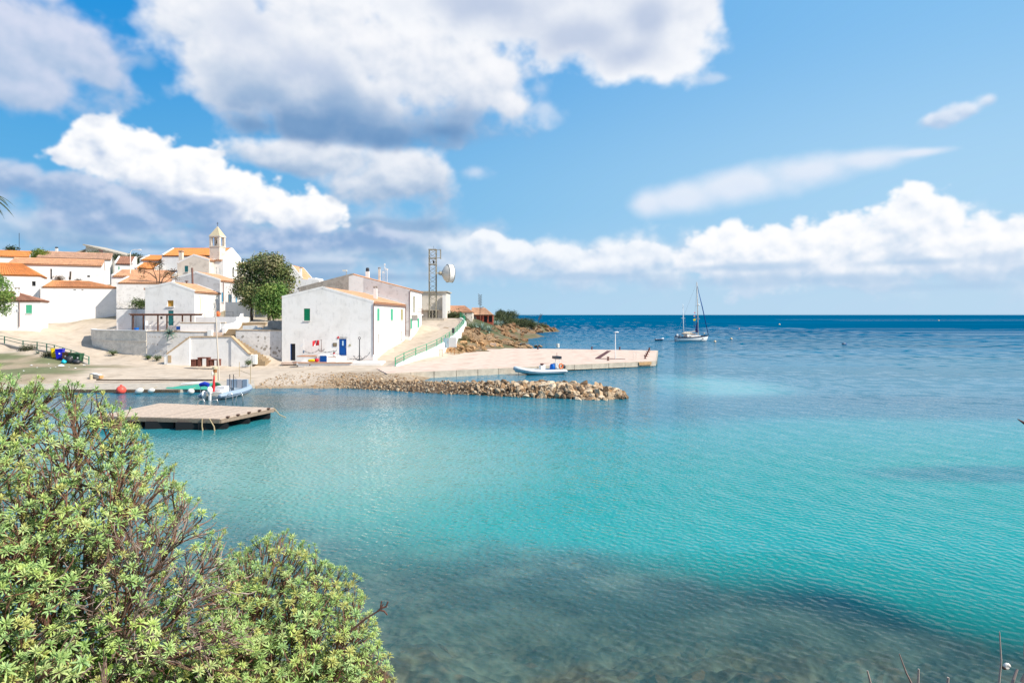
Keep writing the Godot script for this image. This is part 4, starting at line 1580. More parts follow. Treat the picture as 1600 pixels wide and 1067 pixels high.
# ------------------------------------------------------------------ houses
# wall of w x h from corner o along ux with rectangular holes [x, y, w, h] and their reveals
func wall_face(mb: MB, o: Vector3, ux: Vector3, out: Vector3, w: float, h: float, holes: Array, found := 3.0, depth := 0.22) -> void:
	var xs := [0.0, w]
	var ys := [-found, h]
	for q in holes:
		xs.append_array([q[0], q[0] + q[2]])
		ys.append_array([q[1], q[1] + q[3]])
	xs.sort()
	ys.sort()
	for i in xs.size() - 1:
		for j in ys.size() - 1:
			if xs[i + 1] - xs[i] < 0.001 or ys[j + 1] - ys[j] < 0.001:
				continue
			var mx: float = (xs[i] + xs[i + 1]) * 0.5
			var my: float = (ys[j] + ys[j + 1]) * 0.5
			var inside := false
			for q in holes:
				if mx > q[0] and mx < q[0] + q[2] and my > q[1] and my < q[1] + q[3]:
					inside = true
			if inside:
				continue
			mb.quad(o + ux * xs[i] + Vector3.UP * ys[j], o + ux * xs[i + 1] + Vector3.UP * ys[j], o + ux * xs[i + 1] + Vector3.UP * ys[j + 1], o + ux * xs[i] + Vector3.UP * ys[j + 1], out)
	for q in holes:
		var a: Vector3 = o + ux * q[0] + Vector3.UP * q[1]
		var b: Vector3 = o + ux * (q[0] + q[2]) + Vector3.UP * q[1]
		var c: Vector3 = b + Vector3.UP * q[3]
		var d: Vector3 = a + Vector3.UP * q[3]
		var k := -out * depth
		mb.quad(a, b, b + k, a + k, Vector3.UP)
		mb.quad(d, c, c + k, d + k, Vector3.DOWN)
		mb.quad(a, d, d + k, a + k, ux)
		mb.quad(b, c, c + k, b + k, -ux)


# what fills a hole
func fill_hole(root: Node3D, o: Vector3, ux: Vector3, out: Vector3, q: Array) -> void:
	var w: float = q[2]
	var h: float = q[3]
	var kind: String = q[4]
	var ce: Vector3 = o + ux * (q[0] + w * 0.5) + Vector3.UP * (q[1] + h * 0.5)
	var b := Basis(ux, Vector3.UP, out)
	match kind:
		"shutter":
			var s := MB.new()
			for k in [-0.25, 0.25]:
				s.box(ce + ux * k * w - out * 0.05, Vector3(w * 0.485, h - 0.02, 0.04), b)
				for i in 7:
					s.box(ce + ux * k * w - out * 0.02 + Vector3.UP * h * (i - 3.0) / 7.6, Vector3(w * 0.38, h * 0.07, 0.03), b)
			var sh := put("shutter", s, M[q[5]], root)
			var sl := MB.new()
			sl.box(ce - Vector3.UP * (h * 0.5 + 0.03) + out * 0.04, Vector3(w + 0.14, 0.06, 0.16), b)
			put("sill", sl, M.white_plaster, sh)
		"door":
			var s := MB.new()
			s.box(ce - out * 0.08, Vector3(w - 0.02, h - 0.01, 0.06), b)
			for k in [-0.24, 0.24]:
				s.box(ce + Vector3.UP * h * k - out * 0.04, Vector3(w * 0.7, h * 0.36, 0.03), b)
			var dr := put("door", s, M[q[5]], root)
			var hd := MB.new()
			hd.box(ce + ux * w * 0.38 - out * 0.02, Vector3(0.05, 0.16, 0.08), b)
			put("handle", hd, M.steel, dr)
		"window":
			var s := MB.new()
			var f := 0.06
			s.box(ce + ux * (w - f) * 0.5 - out * 0.12, Vector3(f, h, 0.06), b)
			s.box(ce - ux * (w - f) * 0.5 - out * 0.12, Vector3(f, h, 0.06), b)
			s.box(ce - out * 0.12, Vector3(f, h - 2 * f, 0.06), b)
			s.box(ce + Vector3.UP * (h - f) * 0.5 - out * 0.12, Vector3(w - 2 * f, f, 0.06), b)
			s.box(ce - Vector3.UP * (h - f) * 0.5 - out * 0.12, Vector3(w - 2 * f, f, 0.06), b)
			var wi := put("window", s, M[q[5]], root)
			var p := MB.new()
			p.box(ce - out * 0.13, Vector3(w - 2 * f, h - 2 * f, 0.015), b)
			put("pane", p, M.glass, wi)
			var bk := MB.new()
			bk.box(ce - out * 0.5, Vector3(w * 1.1, h * 1.05, 0.02), b)
			put("dark_room", bk, M.interior, wi)
		"curtain":
			var s := MB.new()
			s.box(ce - out * 0.2, Vector3(w, h, 0.03), b)
			for i in 5:
				s.box(ce - out * 0.17 + ux * w * (i - 2) / 5.0, Vector3(w * 0.08, h, 0.03), b)
			var wi := put("window", s, M[q[5]], root)
			var sl := MB.new()
			sl.box(ce - Vector3.UP * (h * 0.5 + 0.05) + out * 0.05, Vector3(w + 0.3, 0.1, 0.2), b)
			put("sill", sl, M.white_plaster, wi)
		"dark":
			var s := MB.new()
			s.box(ce - out * 0.35, Vector3(w * 1.1, h * 1.05, 0.04), b)
			put("opening", s, M.interior, root)


func roof_plane(mb: MB, e0: Vector3, e1: Vector3, r0: Vector3, r1: Vector3, pitch: float, row: float, tone: Color, vary: float) -> void:
	var n := maxi(2, roundi(e0.distance_to(e1) / pitch))
	var m := maxi(2, roundi(e0.distance_to(r0) / row))
	var up := (e1 - e0).cross(r0 - e0).normalized()
	if up.y < 0:
		up = -up
	var prof := [[0.0, 0.0], [0.22, 0.075], [0.5, 0.10], [0.78, 0.075], [1.0, 0.0]]
	var hs: float = pitch * 0.9
	for i in n:
		var f0 := i / float(n)
		for j in m:
			var t0 := j / float(m)
			var t1 := (j + 1) / float(m)
			mb.col = tone * rng.randf_range(1.0 - vary, 1.0 + vary)
			if rng.randf() < 0.08:
				mb.col = mb.col.lerp(Color(0.25, 0.20, 0.16), 0.5 * vary * 3.0)
			for k in 4:
				var fa: float = f0 + prof[k][0] / n
				var fb: float = f0 + prof[k + 1][0] / n
				var ha: float = prof[k][1] * hs * 3.0
				var hb: float = prof[k + 1][1] * hs * 3.0
				var l := 0.03
				var a := e0.lerp(e1, fa).lerp(r0.lerp(r1, fa), t0) + up * (ha + l)
				var b := e0.lerp(e1, fb).lerp(r0.lerp(r1, fb), t0) + up * (hb + l)
				var c := e0.lerp(e1, fb).lerp(r0.lerp(r1, fb), t1) + up * hb
				var d := e0.lerp(e1, fa).lerp(r0.lerp(r1, fa), t1) + up * ha
				mb.quad(a, b, c, d, up)
	# the slab that carries the tiles
	mb.col = tone * 0.75
	var th := up * -0.14
	mb.quad(e0 + th, e1 + th, r1 + th, r0 + th, -up)
	mb.quad(e0 + th, e1 + th, e1, e0, (e0 - r0))
	mb.quad(e0 + th, r0 + th, r0, e0, (e0 - e1))
	mb.quad(e1 + th, r1 + th, r1, e1, (e1 - e0))


const ORANGE := Color(0.66, 0.25, 0.075)
const PEACH := Color(0.62, 0.33, 0.185)
const ROSE := Color(0.50, 0.30, 0.20)
const BROWN := Color(0.34, 0.17, 0.11)


# mode "gable": the ridge runs away from the viewer; "eaves": the ridge runs across. Heights above the base.
# s0..: size across the profile W, length D; hl, hr eaves, xa place of the ridge, ha its height
func house(called: String, label: String, o: Vector3, mode: String, W: float, D: float, hl: float, hr: float, xa: float, ha: float, walls: Material, tone: Color, holes := {}, opt := {}) -> Node3D:
	var root := thing(called, label, opt.get("category", "house"), o, opt.get("yaw", 0.0), opt.get("group", "white houses of the village"))
	var side := mode == "eaves"
	var mp := func(s: float, h: float, t: float) -> Vector3:
		return Vector3(t, h, -s) if side else Vector3(s, h, -t)
	var X: float = D if side else W
	var Z: float = W if side else D
	var hm := minf(hl, hr)
	var mb := MB.new()
	var faces := {
		"front": [Vector3(0, 0, 0), Vector3(1, 0, 0), Vector3(0, 0, 1), X, hl if side else hm],
		"right": [Vector3(X, 0, 0), Vector3(0, 0, -1), Vector3(1, 0, 0), Z, hm if side else hr],
		"left": [Vector3(0, 0, -Z), Vector3(0, 0, 1), Vector3(-1, 0, 0), Z, hm if side else hl],
		"back": [Vector3(X, 0, -Z), Vector3(-1, 0, 0), Vector3(0, 0, -1), X, hr if side else hm]}
	for f in faces:
		var q: Array = faces[f]
		var hh: Array = holes.get(f, [])
		wall_face(mb, q[0], q[1], q[2], q[3], q[4], hh)
	var hip: float = opt.get("hip", 0.0)
	var hipped := hip > 0.0
	var caps := MB.new()
	var cap: bool = opt.get("caps", true)
	for t in [0.0, D]:
		var out: Vector3 = (mp.call(0, 0, t) - mp.call(0, 0, D - t)).normalized()
		var top := PackedVector3Array([mp.call(0, hm, t), mp.call(W, hm, t)])
		if hr > hm:
			top.append(mp.call(W, hr, t))
		top.append(mp.call(xa, ha, t))
		if hl > hm:
			top.append(mp.call(0, hl, t))
		if not (hipped and t > 0.0):
			mb.poly(top, out)
		if cap and not (hipped and t > 0.0):
			var prof := [Vector2(0, hl), Vector2(xa, ha), Vector2(W, hr)]
			for i in 2:
				if (prof[i + 1] - prof[i]).length() > 0.2 and not (i == 1 and opt.get("open_right", false)):
					var ins := 0.12 if t == 0.0 else -0.12
					caps.bar(mp.call(prof[i].x, prof[i].y + 0.13, t + ins), mp.call(prof[i + 1].x, prof[i + 1].y + 0.13, t + ins), 0.28, 0.3)
	var wl := put("wall", mb, walls, root)
	if cap:
		put("verge", caps, opt.get("cap", M.white_plaster), root)
	for f in faces:
		for q in holes.get(f, []):
			fill_hole(root, faces[f][0], faces[f][1], faces[f][2], q)
	var ov: float = opt.get("over", 0.22)
	var vg: float = opt.get("verge", -0.26 if cap else 0.06)
	var pitch: float = opt.get("pitch", 0.36)
	var row: float = opt.get("row", 0.7)
	var rf := MB.new()
	var sl := Vector2(xa, ha - hl).normalized() * ov if xa > 0.05 else Vector2.ZERO
	var sr := Vector2(W - xa, ha - hr).normalized() * ov if W - xa > 0.05 else Vector2.ZERO
	var lift := 0.1
	var ve := vg if not hipped else 0.15
	var re := D + ve - hip if hipped else D + vg
	if xa > 0.05:
		roof_plane(rf, mp.call(-sl.x, hl - sl.y + lift, -vg), mp.call(-sl.x, hl - sl.y + lift, D + ve), mp.call(xa, ha + lift, -vg), mp.call(xa, ha + lift, re), pitch, row, opt.get("tone_left", tone), opt.get("vary", 0.16))
	if W - xa > 0.05:
		roof_plane(rf, mp.call(W + sr.x, hr - sr.y + lift, -vg), mp.call(W + sr.x, hr - sr.y + lift, D + ve), mp.call(xa, ha + lift, -vg), mp.call(xa, ha + lift, re), pitch, row, tone, opt.get("vary", 0.16))
	if hipped:
		roof_plane(rf, mp.call(-sl.x, hl - sl.y + lift, D + ve), mp.call(W + sr.x, hr - sr.y + lift, D + ve), mp.call(xa, ha + lift, re), mp.call(xa, ha + lift, re), pitch, row, tone, opt.get("vary", 0.16))
	if xa > 0.05 and W - xa > 0.05:
		rf.col = tone * 0.95
		var n := maxi(2, roundi(D / 0.6))
		for i in n:
			var c0: Vector3 = mp.call(xa, ha + lift + 0.05, lerpf(-vg, re, i / float(n)))
			var c1: Vector3 = mp.call(xa, ha + lift + 0.05, lerpf(-vg, re, (i + 1) / float(n)))
			rf.col = tone * rng.randf_range(0.85, 1.1)
			rf.tube(PackedVector3Array([c0, c1]), PackedFloat32Array([0.13, 0.11]), 6, false)
	put("roof", rf, M.roof_tiles, root)
	for c in opt.get("chimneys", []):
		chimney(root, c[0], c[1], c[2], c[3] if c.size() > 3 else "dark")
	for g in opt.get("pipes", []):
		var pm := MB.new()
		pm.tube(PackedVector3Array([g[0], g[0] + (g[1] - g[0]) * 0.5, g[1]]), PackedFloat32Array([0.055]), 6)
		put("drainpipe", pm, M.pipe_brown, root)
	return root


func chimney(root: Node3D, at: Vector3, w: float, h: float, cap: String) -> void:
	var m := MB.new()
	m.box(at + Vector3(0, h * 0.5 - 0.8, 0), Vector3(w, h + 1.6, w))
	var c := put("chimney", m, M.white_plaster if cap != "plain" else M.beige_plaster, root)
	var k := MB.new()
	if cap == "round":
		k.lathe(PackedVector2Array([Vector2(w * 0.46, h), Vector2(w * 0.5, h + 0.08), Vector2(w * 0.5, h + 0.42), Vector2(w * 0.42, h + 0.62), Vector2(0, h + 0.68)]), Transform3D(Basis.IDENTITY, at), 12)
		put("cowl", k, M.dark_iron, c)
	else:
		for x in [-1, 1]:
			for z in [-1, 1]:
				k.box(at + Vector3(x * w * 0.4, h + 0.1, z * w * 0.4), Vector3(w * 0.2, 0.2, w * 0.2))
		k.box(at + Vector3(0, h + 0.26, 0), Vector3(w * 1.2, 0.12, w * 1.2))
		put("cap", k, M.concrete_dark, c)


# house given by what the survey shows of its front: depth, edges, heights
func hpx(called: String, label: String, d: float, ul: float, ur: float, vb: float, mode: String, deep: float, vl: float, vr: float, ua: float, va: float, walls: Material, tone: Color, fw := [], rw := [], opt := {}) -> Node3D:
	var k := d / F
	var o := P(ul, vb, d)
	var cy := cos(deg_to_rad(opt.get("yaw", 0.0)))
	var sy := sin(deg_to_rad(opt.get("yaw", 0.0)))
	var front := func(u: float) -> float:
		var r := (u - 800.0) / F
		return (r * d - o.x) / (cy - r * sy)
	var X: float = front.call(ur)
	var hl := (vb - vl) * k
	var hr := (vb - vr) * k
	var holes := {"front": [], "right": []}
	for q in fw:
		var x0: float = front.call(q[0])
		var x1: float = front.call(q[2])
		var dm := (d + sy * (x0 + x1) * 0.5) / F
		var y1: float = H - (q[1] - 492.0) * dm - o.y
		var y0: float = H - (q[3] - 492.0) * dm - o.y
		holes.front.append([x0, y0, x1 - x0, y1 - y0, q[4], q[5]])
	var cx := o.x + X * cy
	var cd := d + X * sy
	for q in rw:
		var e := []
		for u in [q[0], q[2]]:
			var r: float = (u - 800.0) / F
			e.append((cx - r * cd) / (sy + r * cy))
		var dm: float = (cd + cy * (e[0] + e[1]) * 0.5) / F
		var y0: float = H - (q[3] - 492.0) * dm - o.y
		var y1: float = H - (q[1] - 492.0) * dm - o.y
		holes.right.append([e[0], y0, e[1] - e[0], y1 - y0, q[4], q[5]])
	if mode == "gable":
		var ha := (vb - va) * k
		return house(called, label, o, mode, X, deep, hl, hr, (ua - ul) * k, ha, walls, tone, holes, opt)
	# eaves: ridge seen at height va, at the share ua of the depth behind the front
	var dr := d + deep * ua * cy
	var ha := H - (va - 492.0) * dr / F - o.y
	return house(called, label, o, mode, deep, X, hl, hr, deep * ua, ha, walls, tone, holes, opt)


func make_main_houses() -> void:
	# the big white house on the square
	var k := 87.7 / F
	var h1 := hpx("white_house", "big two storey white house with a blue door on the square", 87.7, 440.0, 583.0, 565.0, "gable", 26.0, 466.0, 473.0, 503.0, 450.8, M.white_plaster, Color(0.64, 0.35, 0.2),
		[[474.5, 482, 484, 501, "shutter", "green_shutter_shaded"], [453.3, 537, 461, 563.5, "dark", ""], [529.3, 529.5, 541, 555.3, "door", "blue_paint"]],
		[[589, 482, 593, 501, "shutter", "green_shutter_sunlit"], [610, 482.5, 614, 500.5, "shutter", "green_shutter_sunlit"], [626, 483, 629.5, 500, "shutter", "olive_shutter"], [590, 522, 592.5, 538, "window", "white_paint"], [626.3, 517.5, 628.3, 534, "window", "white_paint"]],
		{"chimneys": [[Vector3((548 - 440) * 101.0 / F - 0.8, 9.15, -13.0), 0.5, 0.75]],
		"pipes": [[Vector3(11.83, 7.5, 0.08), Vector3(11.83, 0.9, 0.08)], [Vector3(11.84, 7.5, -25.8), Vector3(11.84, 2.6, -25.8)]], "group": ""})
	var gl := MB.new()
	gl.box(Vector3(11.9, 7.36, -13.0), Vector3(0.14, 0.12, 26.0))
	put("gutter", gl, M.pipe_brown, h1)
	var dp := MB.new()
	var dc := Vector3((535.3 - 440) * k, (565 - 538.0) * k, 0)
	dp.box(dc + Vector3(0, 0.15, -0.02), Vector3(0.17, 0.62, 0.05))
	put("door_pane", dp, M.sign_blue, h1)
	var dj := MB.new()
	dj.box(Vector3((453.8 - 440) * k, (565 - 550) * k, -0.04), Vector3(0.07, 2.1, 0.06))
	put("door_frame", dj, M.blue_paint, h1)
	# second house behind it
	var h2 := hpx("grey_gabled_house", "tall house behind the blue door house with grey and mauve gable and balcony", 113.8, 466.0, 640.0, 527.0, "gable", 15.0, 451.5, 452.5, 551.0, 429.5, M.white_plaster, PEACH, [],
		[[645.5, 463, 648.3, 489, "window", "olive_shutter"], [641.2, 498, 644.0, 513.5, "shutter", "green_shutter_sunlit"], [652.0, 497.5, 655.2, 511.5, "shutter", "green_shutter_sunlit"]],
		{"group": "", "over": 0.3, "verge": -0.1, "open_right": true, "cap": M.concrete_dark, "tone_left": Color(0.42, 0.39, 0.36), "chimneys": [[P(574, 430.5, 118) - P(466, 527, 113.8), 0.6, 0.7, "round"], [P(592.5, 431, 122) - P(466, 527, 113.8), 0.35, 1.2, "plain"]],
		"pipes": [[Vector3(18.62, 7.8, 0.06), Vector3(18.62, 0.2, 0.06)]]})
	var k2 := 113.8 / F
	var gp := MB.new()
	gp.poly(PackedVector3Array([Vector3(0.05, 0.1, 0.012), Vector3((544.5 - 466) * k2, 0.1, 0.012), Vector3((544.5 - 466) * k2, (527 - 431.2) * k2, 0.012), Vector3(0.05, (527 - 451.3) * k2, 0.012)]), Vector3(0, 0, 1))
	put("grey_render", gp, M.concrete_dark, h2)
	var gp2 := MB.new()
	gp2.poly(PackedVector3Array([Vector3((568 - 466) * k2, 0.1, 0.012), Vector3(18.5, 0.1, 0.012), Vector3(18.5, (527 - 452.6) * k2, 0.012), Vector3((568 - 466) * k2, (527 - 434.0) * k2, 0.012)]), Vector3(0, 0, 1))
	put("mauve_render", gp2, M.grey_plaster, h2)
	# its balcony
	var bal := MB.new()
	bal.box(Vector3(19.05, 3.75, -5.6), Vector3(1.1, 0.16, 7.4))
	var bl := put("balcony", bal, M.white_plaster, h2)
	for i in 8:
		var mb := MB.new()
		mb.rod(Vector3(19.56, 3.8, -2.0 - i * 1.03), Vector3(19.56, 4.85, -2.0 - i * 1.03), 0.025)
		put("baluster", mb, M.pipe_brown, bl)
	for y in [4.3, 4.85]:
		var mb := MB.new()
		mb.rod(Vector3(19.56, y, -2.0), Vector3(19.56, y, -9.2), 0.025)
		put("handrail", mb, M.pipe_brown, bl)
	# antenna cluster on the roof
	var an := thing("roof_antenna", "white antennas on the roof of the tall grey gabled house", "antenna", P(601, 434, 123))
	for q in [[0.0, 0.0, 2.6], [0.45, 0.15, 1.6], [-0.35, -0.1, 1.4]]:
		var mb := MB.new()
		mb.rod(Vector3(q[0], -0.8, q[1]), Vector3(q[0], q[2], q[1]), 0.045)
		put("pole", mb, M.white_paint, an)
	for q in [[0.0, 2.4, 0.14], [0.4, 1.5, 0.2], [-0.3, 1.0, 0.16], [0.1, 1.7, 0.12]]:
		var mb := MB.new()
		mb.box(Vector3(q[0], q[1], 0.1), Vector3(q[2] * 2.0, q[2] * 1.4, 0.1))
		put("panel", mb, M.white_paint, an)
	# flat roofed building behind the mast
	var h3 := thing("flat_roofed_house", "flat roofed pale concrete house behind the lattice mast", "house", P(641, 500, 146))
	var q3 := 146.0 / F
	var mb := MB.new()
	wall_face(mb, Vector3.ZERO, Vector3.RIGHT, Vector3(0, 0, 1), 56.5 * q3, 43.5 * q3, [[9.0 * q3, 0.3, 8.0 * q3, 12.5 * q3], [27 * q3, 0.25, 7.0 * q3, 13.5 * q3], [35.5 * q3, 0.25, 7.0 * q3, 14.0 * q3]])
	wall_face(mb, Vector3(56.5 * q3, 0, 0), Vector3(0, 0, -1), Vector3.RIGHT, 9.0, 43.5 * q3, [])
	wall_face(mb, Vector3(0, 0, -9), Vector3(0, 0, 1), Vector3.LEFT, 9.0, 43.5 * q3, [])
	wall_face(mb, Vector3(56.5 * q3, 0, -9), Vector3.LEFT, Vector3(0, 0, -1), 56.5 * q3, 43.5 * q3, [])
	put("wall", mb, M.beige_plaster, h3)
	for q in [[9.0, 8.0, 12.5], [27.0, 7.0, 13.5], [35.5, 7.0, 14.0]]:
		fill_hole(h3, Vector3.ZERO, Vector3.RIGHT, Vector3(0, 0, 1), [q[0] * q3, 0.3, q[1] * q3, q[2] * q3, "dark", ""])
	mb = MB.new()
	mb.box(Vector3(28.25 * q3, 43.5 * q3 + 0.12, -4.5), Vector3(56.5 * q3 + 0.6, 0.24, 9.6))
	put("roof", mb, M.concrete, h3)
	mb = MB.new()
	mb.box(Vector3(28.0 * q3, 15.5 * q3, 0.35), Vector3(52.0 * q3, 0.16, 0.7))
	put("ledge", mb, M.concrete, h3)
	mb = MB.new()
	mb.box(Vector3(53.6 * q3, 1.2, 0.6), Vector3(5.4 * q3, 8.2, 0.8))
	put("pillar", mb, M.white_plaster, h3)
	var pf := thing("mast_plinth", "low concrete plinth under the lattice mast", "plinth", P(676, 500, 142))
	mb = MB.new()
	mb.box(Vector3(-0.6, -0.6, 0), Vector3(6.2, 2.0, 2.6))
	put("plinth", mb, M.concrete, pf)


func make_village() -> void:
	var W: Material = M.white_plaster
	# house with the pergola
	hpx("white_house", "white house with a yellow curtained window above the pergola", 95.5, 226.0, 303.5, 514.0, "gable", 8.2, 452.0, 456.5, 266.0, 443.0, W, PEACH,
		[[261.0, 469.3, 270.4, 478.7, "curtain", "yellow_curtain"], [262.0, 485.0, 270.4, 508.5, "door", "teal_shutter"]],
		[[315.3, 464, 317.4, 478, "window", "white_paint"], [333, 470, 334.5, 477, "window", "white_paint"]], {"verge": 0.0})
	var an := thing("white_annexe", "low white annexe wall left of the pergola house", "annexe", P(181.3, 517.0, 97.3))
	var mb := MB.new()
	var ka := 97.3 / F
	wall_face(mb, Vector3.ZERO, Vector3.RIGHT, Vector3(0, 0, 1), 23.0 * ka, 35.0 * ka, [])
	wall_face(mb, Vector3(23.0 * ka, 0, -1.4), Vector3.RIGHT, Vector3(0, 0, 1), 23.0 * ka, 35.0 * ka, [])
	mb.quad(Vector3(23.0 * ka, 0, 0), Vector3(23.0 * ka, 0, -1.4), Vector3(23.0 * ka, 35 * ka, -1.4), Vector3(23.0 * ka, 35 * ka, 0), Vector3.RIGHT)
	mb.quad(Vector3(0, 0, 0), Vector3(0, 0, -5), Vector3(0, 35 * ka, -5), Vector3(0, 35 * ka, 0), Vector3.LEFT)
	mb.prism(PackedVector2Array([Vector2(0, 0), Vector2(23 * ka, 0), Vector2(23 * ka, -1.4), Vector2(46 * ka, -1.4), Vector2(46 * ka, -5), Vector2(0, -5)]), 34 * ka, 35 * ka + 0.02)
	put("wall", mb, W, an)
	# stepped house behind with a tall flue
	var gh := hpx("stepped_house", "white house with blue shutters below the bell tower", 112.0, 268.0, 343.0, 482.0, "gable", 9.5, 437.0, 438.7, 305.0, 426.5, M.grey_plaster, PEACH, [],
		[[345.5, 457.0, 348.4, 472.0, "shutter", "blue_shutter"], [356.0, 460.0, 362.0, 474.5, "window", "blue_shutter"], [367.5, 462.5, 370.0, 473.0, "shutter", "blue_shutter"]],
		{"pipes": [[Vector3(7.94, 4.3, -1.2), Vector3(7.94, 0.8, -1.2)]]})
	var rw := MB.new()
	rw.box(Vector3(7.885, 2.2, -4.75), Vector3(0.03, 4.6, 9.4))
	var fl := MB.new()
	fl.rod(P(300.5, 447.5, 110) - gh.position, P(299.5, 418.5, 110) - gh.position, 0.16, 8)
	put("flue", fl, M.pipe_brown, gh)
	fl = MB.new()
	fl.rod(P(291, 447, 108) - gh.position, P(291, 440.5, 108) - gh.position, 0.12, 8)
	fl.box(P(291, 439.5, 108) - gh.position, Vector3(0.4, 0.16, 0.4))
	put("flue", fl, M.pipe_brown, gh)
	# beige annexe before the church
	hpx("beige_annexe", "beige weathered house with a teal window in front of the church", 122.5, 276.5, 326.0, 440.0, "gable", 6.0, 411.5, 407.0, 302.0, 399.5, M.beige_plaster, PEACH,
		[[287.8, 415.3, 293.3, 425.0, "shutter", "teal_shutter"]], [], {"chimneys": [[P(282.5, 404, 123.5) - P(276.5, 440, 122.5), 0.62, 1.1, "plain"]]})
	hpx("white_wing", "white wing with three slit windows under the bell tower", 124.5, 326.0, 348.5, 440.0, "eaves", 4.0, 407.5, 407.5, 0.98, 407.2, W, PEACH,
		[[331.5, 417.0, 333.2, 427.5, "window", "white_paint"], [336.8, 418.0, 338.4, 428.0, "window", "white_paint"], [342.0, 419.5, 343.6, 429.0, "window", "white_paint"]], [], {})
	# church: nave and bell tower
	var ch := hpx("church", "white church with a bright orange roof behind its bell tower", 130.0, 252.0, 348.0, 437.0, "eaves", 8.6, 400.0, 400.0, 0.5, 389.3, W, ORANGE, [], [], {"category": "church", "group": "", "vary": 0.08, "over": 0.15})
	for q in [[348.0 + 9.0, 420.5, 1.0], [357.0, 427.0, 0.9]]:
		var wm := MB.new()
		var px := ch.get_child(0)
		wm.box(Vector3(96.0 * 130.0 / F + 0.02, (437 - q[1]) * 134.0 / F, -4.6), Vector3(0.06, 1.0, 0.55))
		put("window", wm, M.interior, ch)
	var bt := thing("bell_tower", "square stone bell tower with an open belfry and a pointed cap", "bell tower", P(339.3, 436.0, 127.6), -8.0)
	var kb := 127.6 / F
	var w := 16.6 * kb
	mb = MB.new()
	mb.box(Vector3(0, (436 - 386.5) * kb * 0.5, 0), Vector3(w, (436 - 386.5) * kb, w))
	put("shaft", mb, M.beige_plaster, bt)
	mb = MB.new()
	var y0 := (436 - 386.5) * kb
	mb.box(Vector3(0, y0 + 0.1, 0), Vector3(w * 1.07, 0.2, w * 1.07))
	mb.box(Vector3(0, (436 - 369.9) * kb, 0), Vector3(w * 1.1, 0.22, w * 1.1))
	put("cornice", mb, M.beige_plaster, bt)
	for x in [-1, 1]:
		for z in [-1, 1]:
			mb = MB.new()
			mb.box(Vector3(x * w * 0.40, y0 + (386.5 - 370.5) * kb * 0.5 + 0.1, z * w * 0.40), Vector3(w * 0.22, (386.5 - 370.5) * kb - 0.2, w * 0.22))
			put("pier", mb, M.beige_plaster, bt)
	mb = MB.new()
	var yt := (436 - 369.4) * kb
	var ap := Vector3(0, (436 - 353.2) * kb, 0)
	for i in 4:
		var a := TAU * (i + 0.5) / 4.0
		var b := TAU * (i + 1.5) / 4.0
		var r := w * 0.78
		mb.tri(Vector3(cos(a) * r, yt, sin(a) * r), Vector3(cos(b) * r, yt, sin(b) * r), ap, Vector3(cos((a + b) / 2), 0.4, sin((a + b) / 2)))
	put("cap", mb, M.cream_cap, bt)
	mb = MB.new()
	mb.rod(ap - Vector3(0, 0.2, 0), ap + Vector3(0, 0.75, 0), 0.035)
	mb.rod(ap + Vector3(-0.2, 0.5, 0), ap + Vector3(0.2, 0.5, 0), 0.035)
	put("cross", mb, M.dark_iron, bt)
	mb = MB.new()
	mb.lathe(PackedVector2Array([Vector2(0.36, 0), Vector2(0.28, 0.2), Vector2(0.22, 0.5), Vector2(0, 0.6)]), Transform3D(Basis.IDENTITY, Vector3(0, y0 + 0.7, 0)))
	put("bell", mb, M.brass, bt)
	# roofs left of the church
	hpx("low_house", "white wing with a short orange roof joining the church on the left", 131.0, 217.5, 253.0, 436.0, "eaves", 5.0, 406.8, 406.8, 0.9, 400.3, W, ORANGE, [], [], {"yaw": 8.0, "vary": 0.08})
	hpx("low_house", "white house with a bright orange lean-to roof below the church's left end", 126.0, 208.5, 243.0, 436.0, "eaves", 5.0, 420.0, 420.0, 0.95, 411.8, W, ORANGE, [], [], {"yaw": 12.0, "vary": 0.08})
	hpx("low_house", "house with a long peach roof and dry bushes on it, left of the tall flue", 117.0, 173.0, 270.0, 450.0, "eaves", 6.0, 432.0, 432.0, 0.9, 423.0, W, PEACH, [], [], {"yaw": 16.0})
	hpx("long_house", "white house with a wide peach roof behind the annexe with black creeper stains", 108.5, 181.0, 268.0, 500.0, "eaves", 7.0, 442.8, 442.8, 0.8, 433.8, M.peeling_plaster, PEACH, [], [], {"yaw": 13.0, "over": 0.1})
	hpx("long_house", "long blank white house along the road with a sign near its right end", 107.5, 62.0, 181.0, 503.0, "eaves", 6.0, 449.0, 450.5, 0.85, 440.3, W, Color(0.66, 0.30, 0.13), [[113.5, 452.4, 118, 453.6, "dark", ""], [126, 452.6, 129.5, 453.8, "dark", ""]], [], {"yaw": 20.0, "over": 0.12, "hip": 5.0})
	hpx("ruined_house", "roofed white ruin with brown posts and dry shrubs in its open front", 113.5, 12.0, 157.5, 452.0, "eaves", 6.0, 412.0, 414.0, 0.8, 404.0, W, PEACH, [[135.3, 430.3, 139.7, 433.0, "dark", ""], [77.5, 420, 80.2, 436, "dark", ""]], [], {"caps": false, "yaw": 26.0})
	hpx("terraced_house", "white house with green windows at the end of a long rose tiled roof", 128.0, 56.0, 172.0, 436.0, "eaves", 6.5, 402.5, 403.0, 0.85, 393.8, W, ROSE, [], [[173.6, 421.0, 175.2, 429.5, "shutter", "green_shutter_sunlit"]], {"caps": false, "yaw": 27.0})
	hpx("terraced_house", "small white house with one green window right of the rose tiled roof", 133.0, 178.0, 207.0, 436.0, "eaves", 6.0, 412.5, 412.5, 0.85, 402.0, W, BROWN, [[184.0, 416.6, 186.0, 422.4, "shutter", "green_shutter_sunlit"], [201.5, 420.5, 203, 423.5, "shutter", "green_shutter_sunlit"]], [], {"yaw": 22.0})
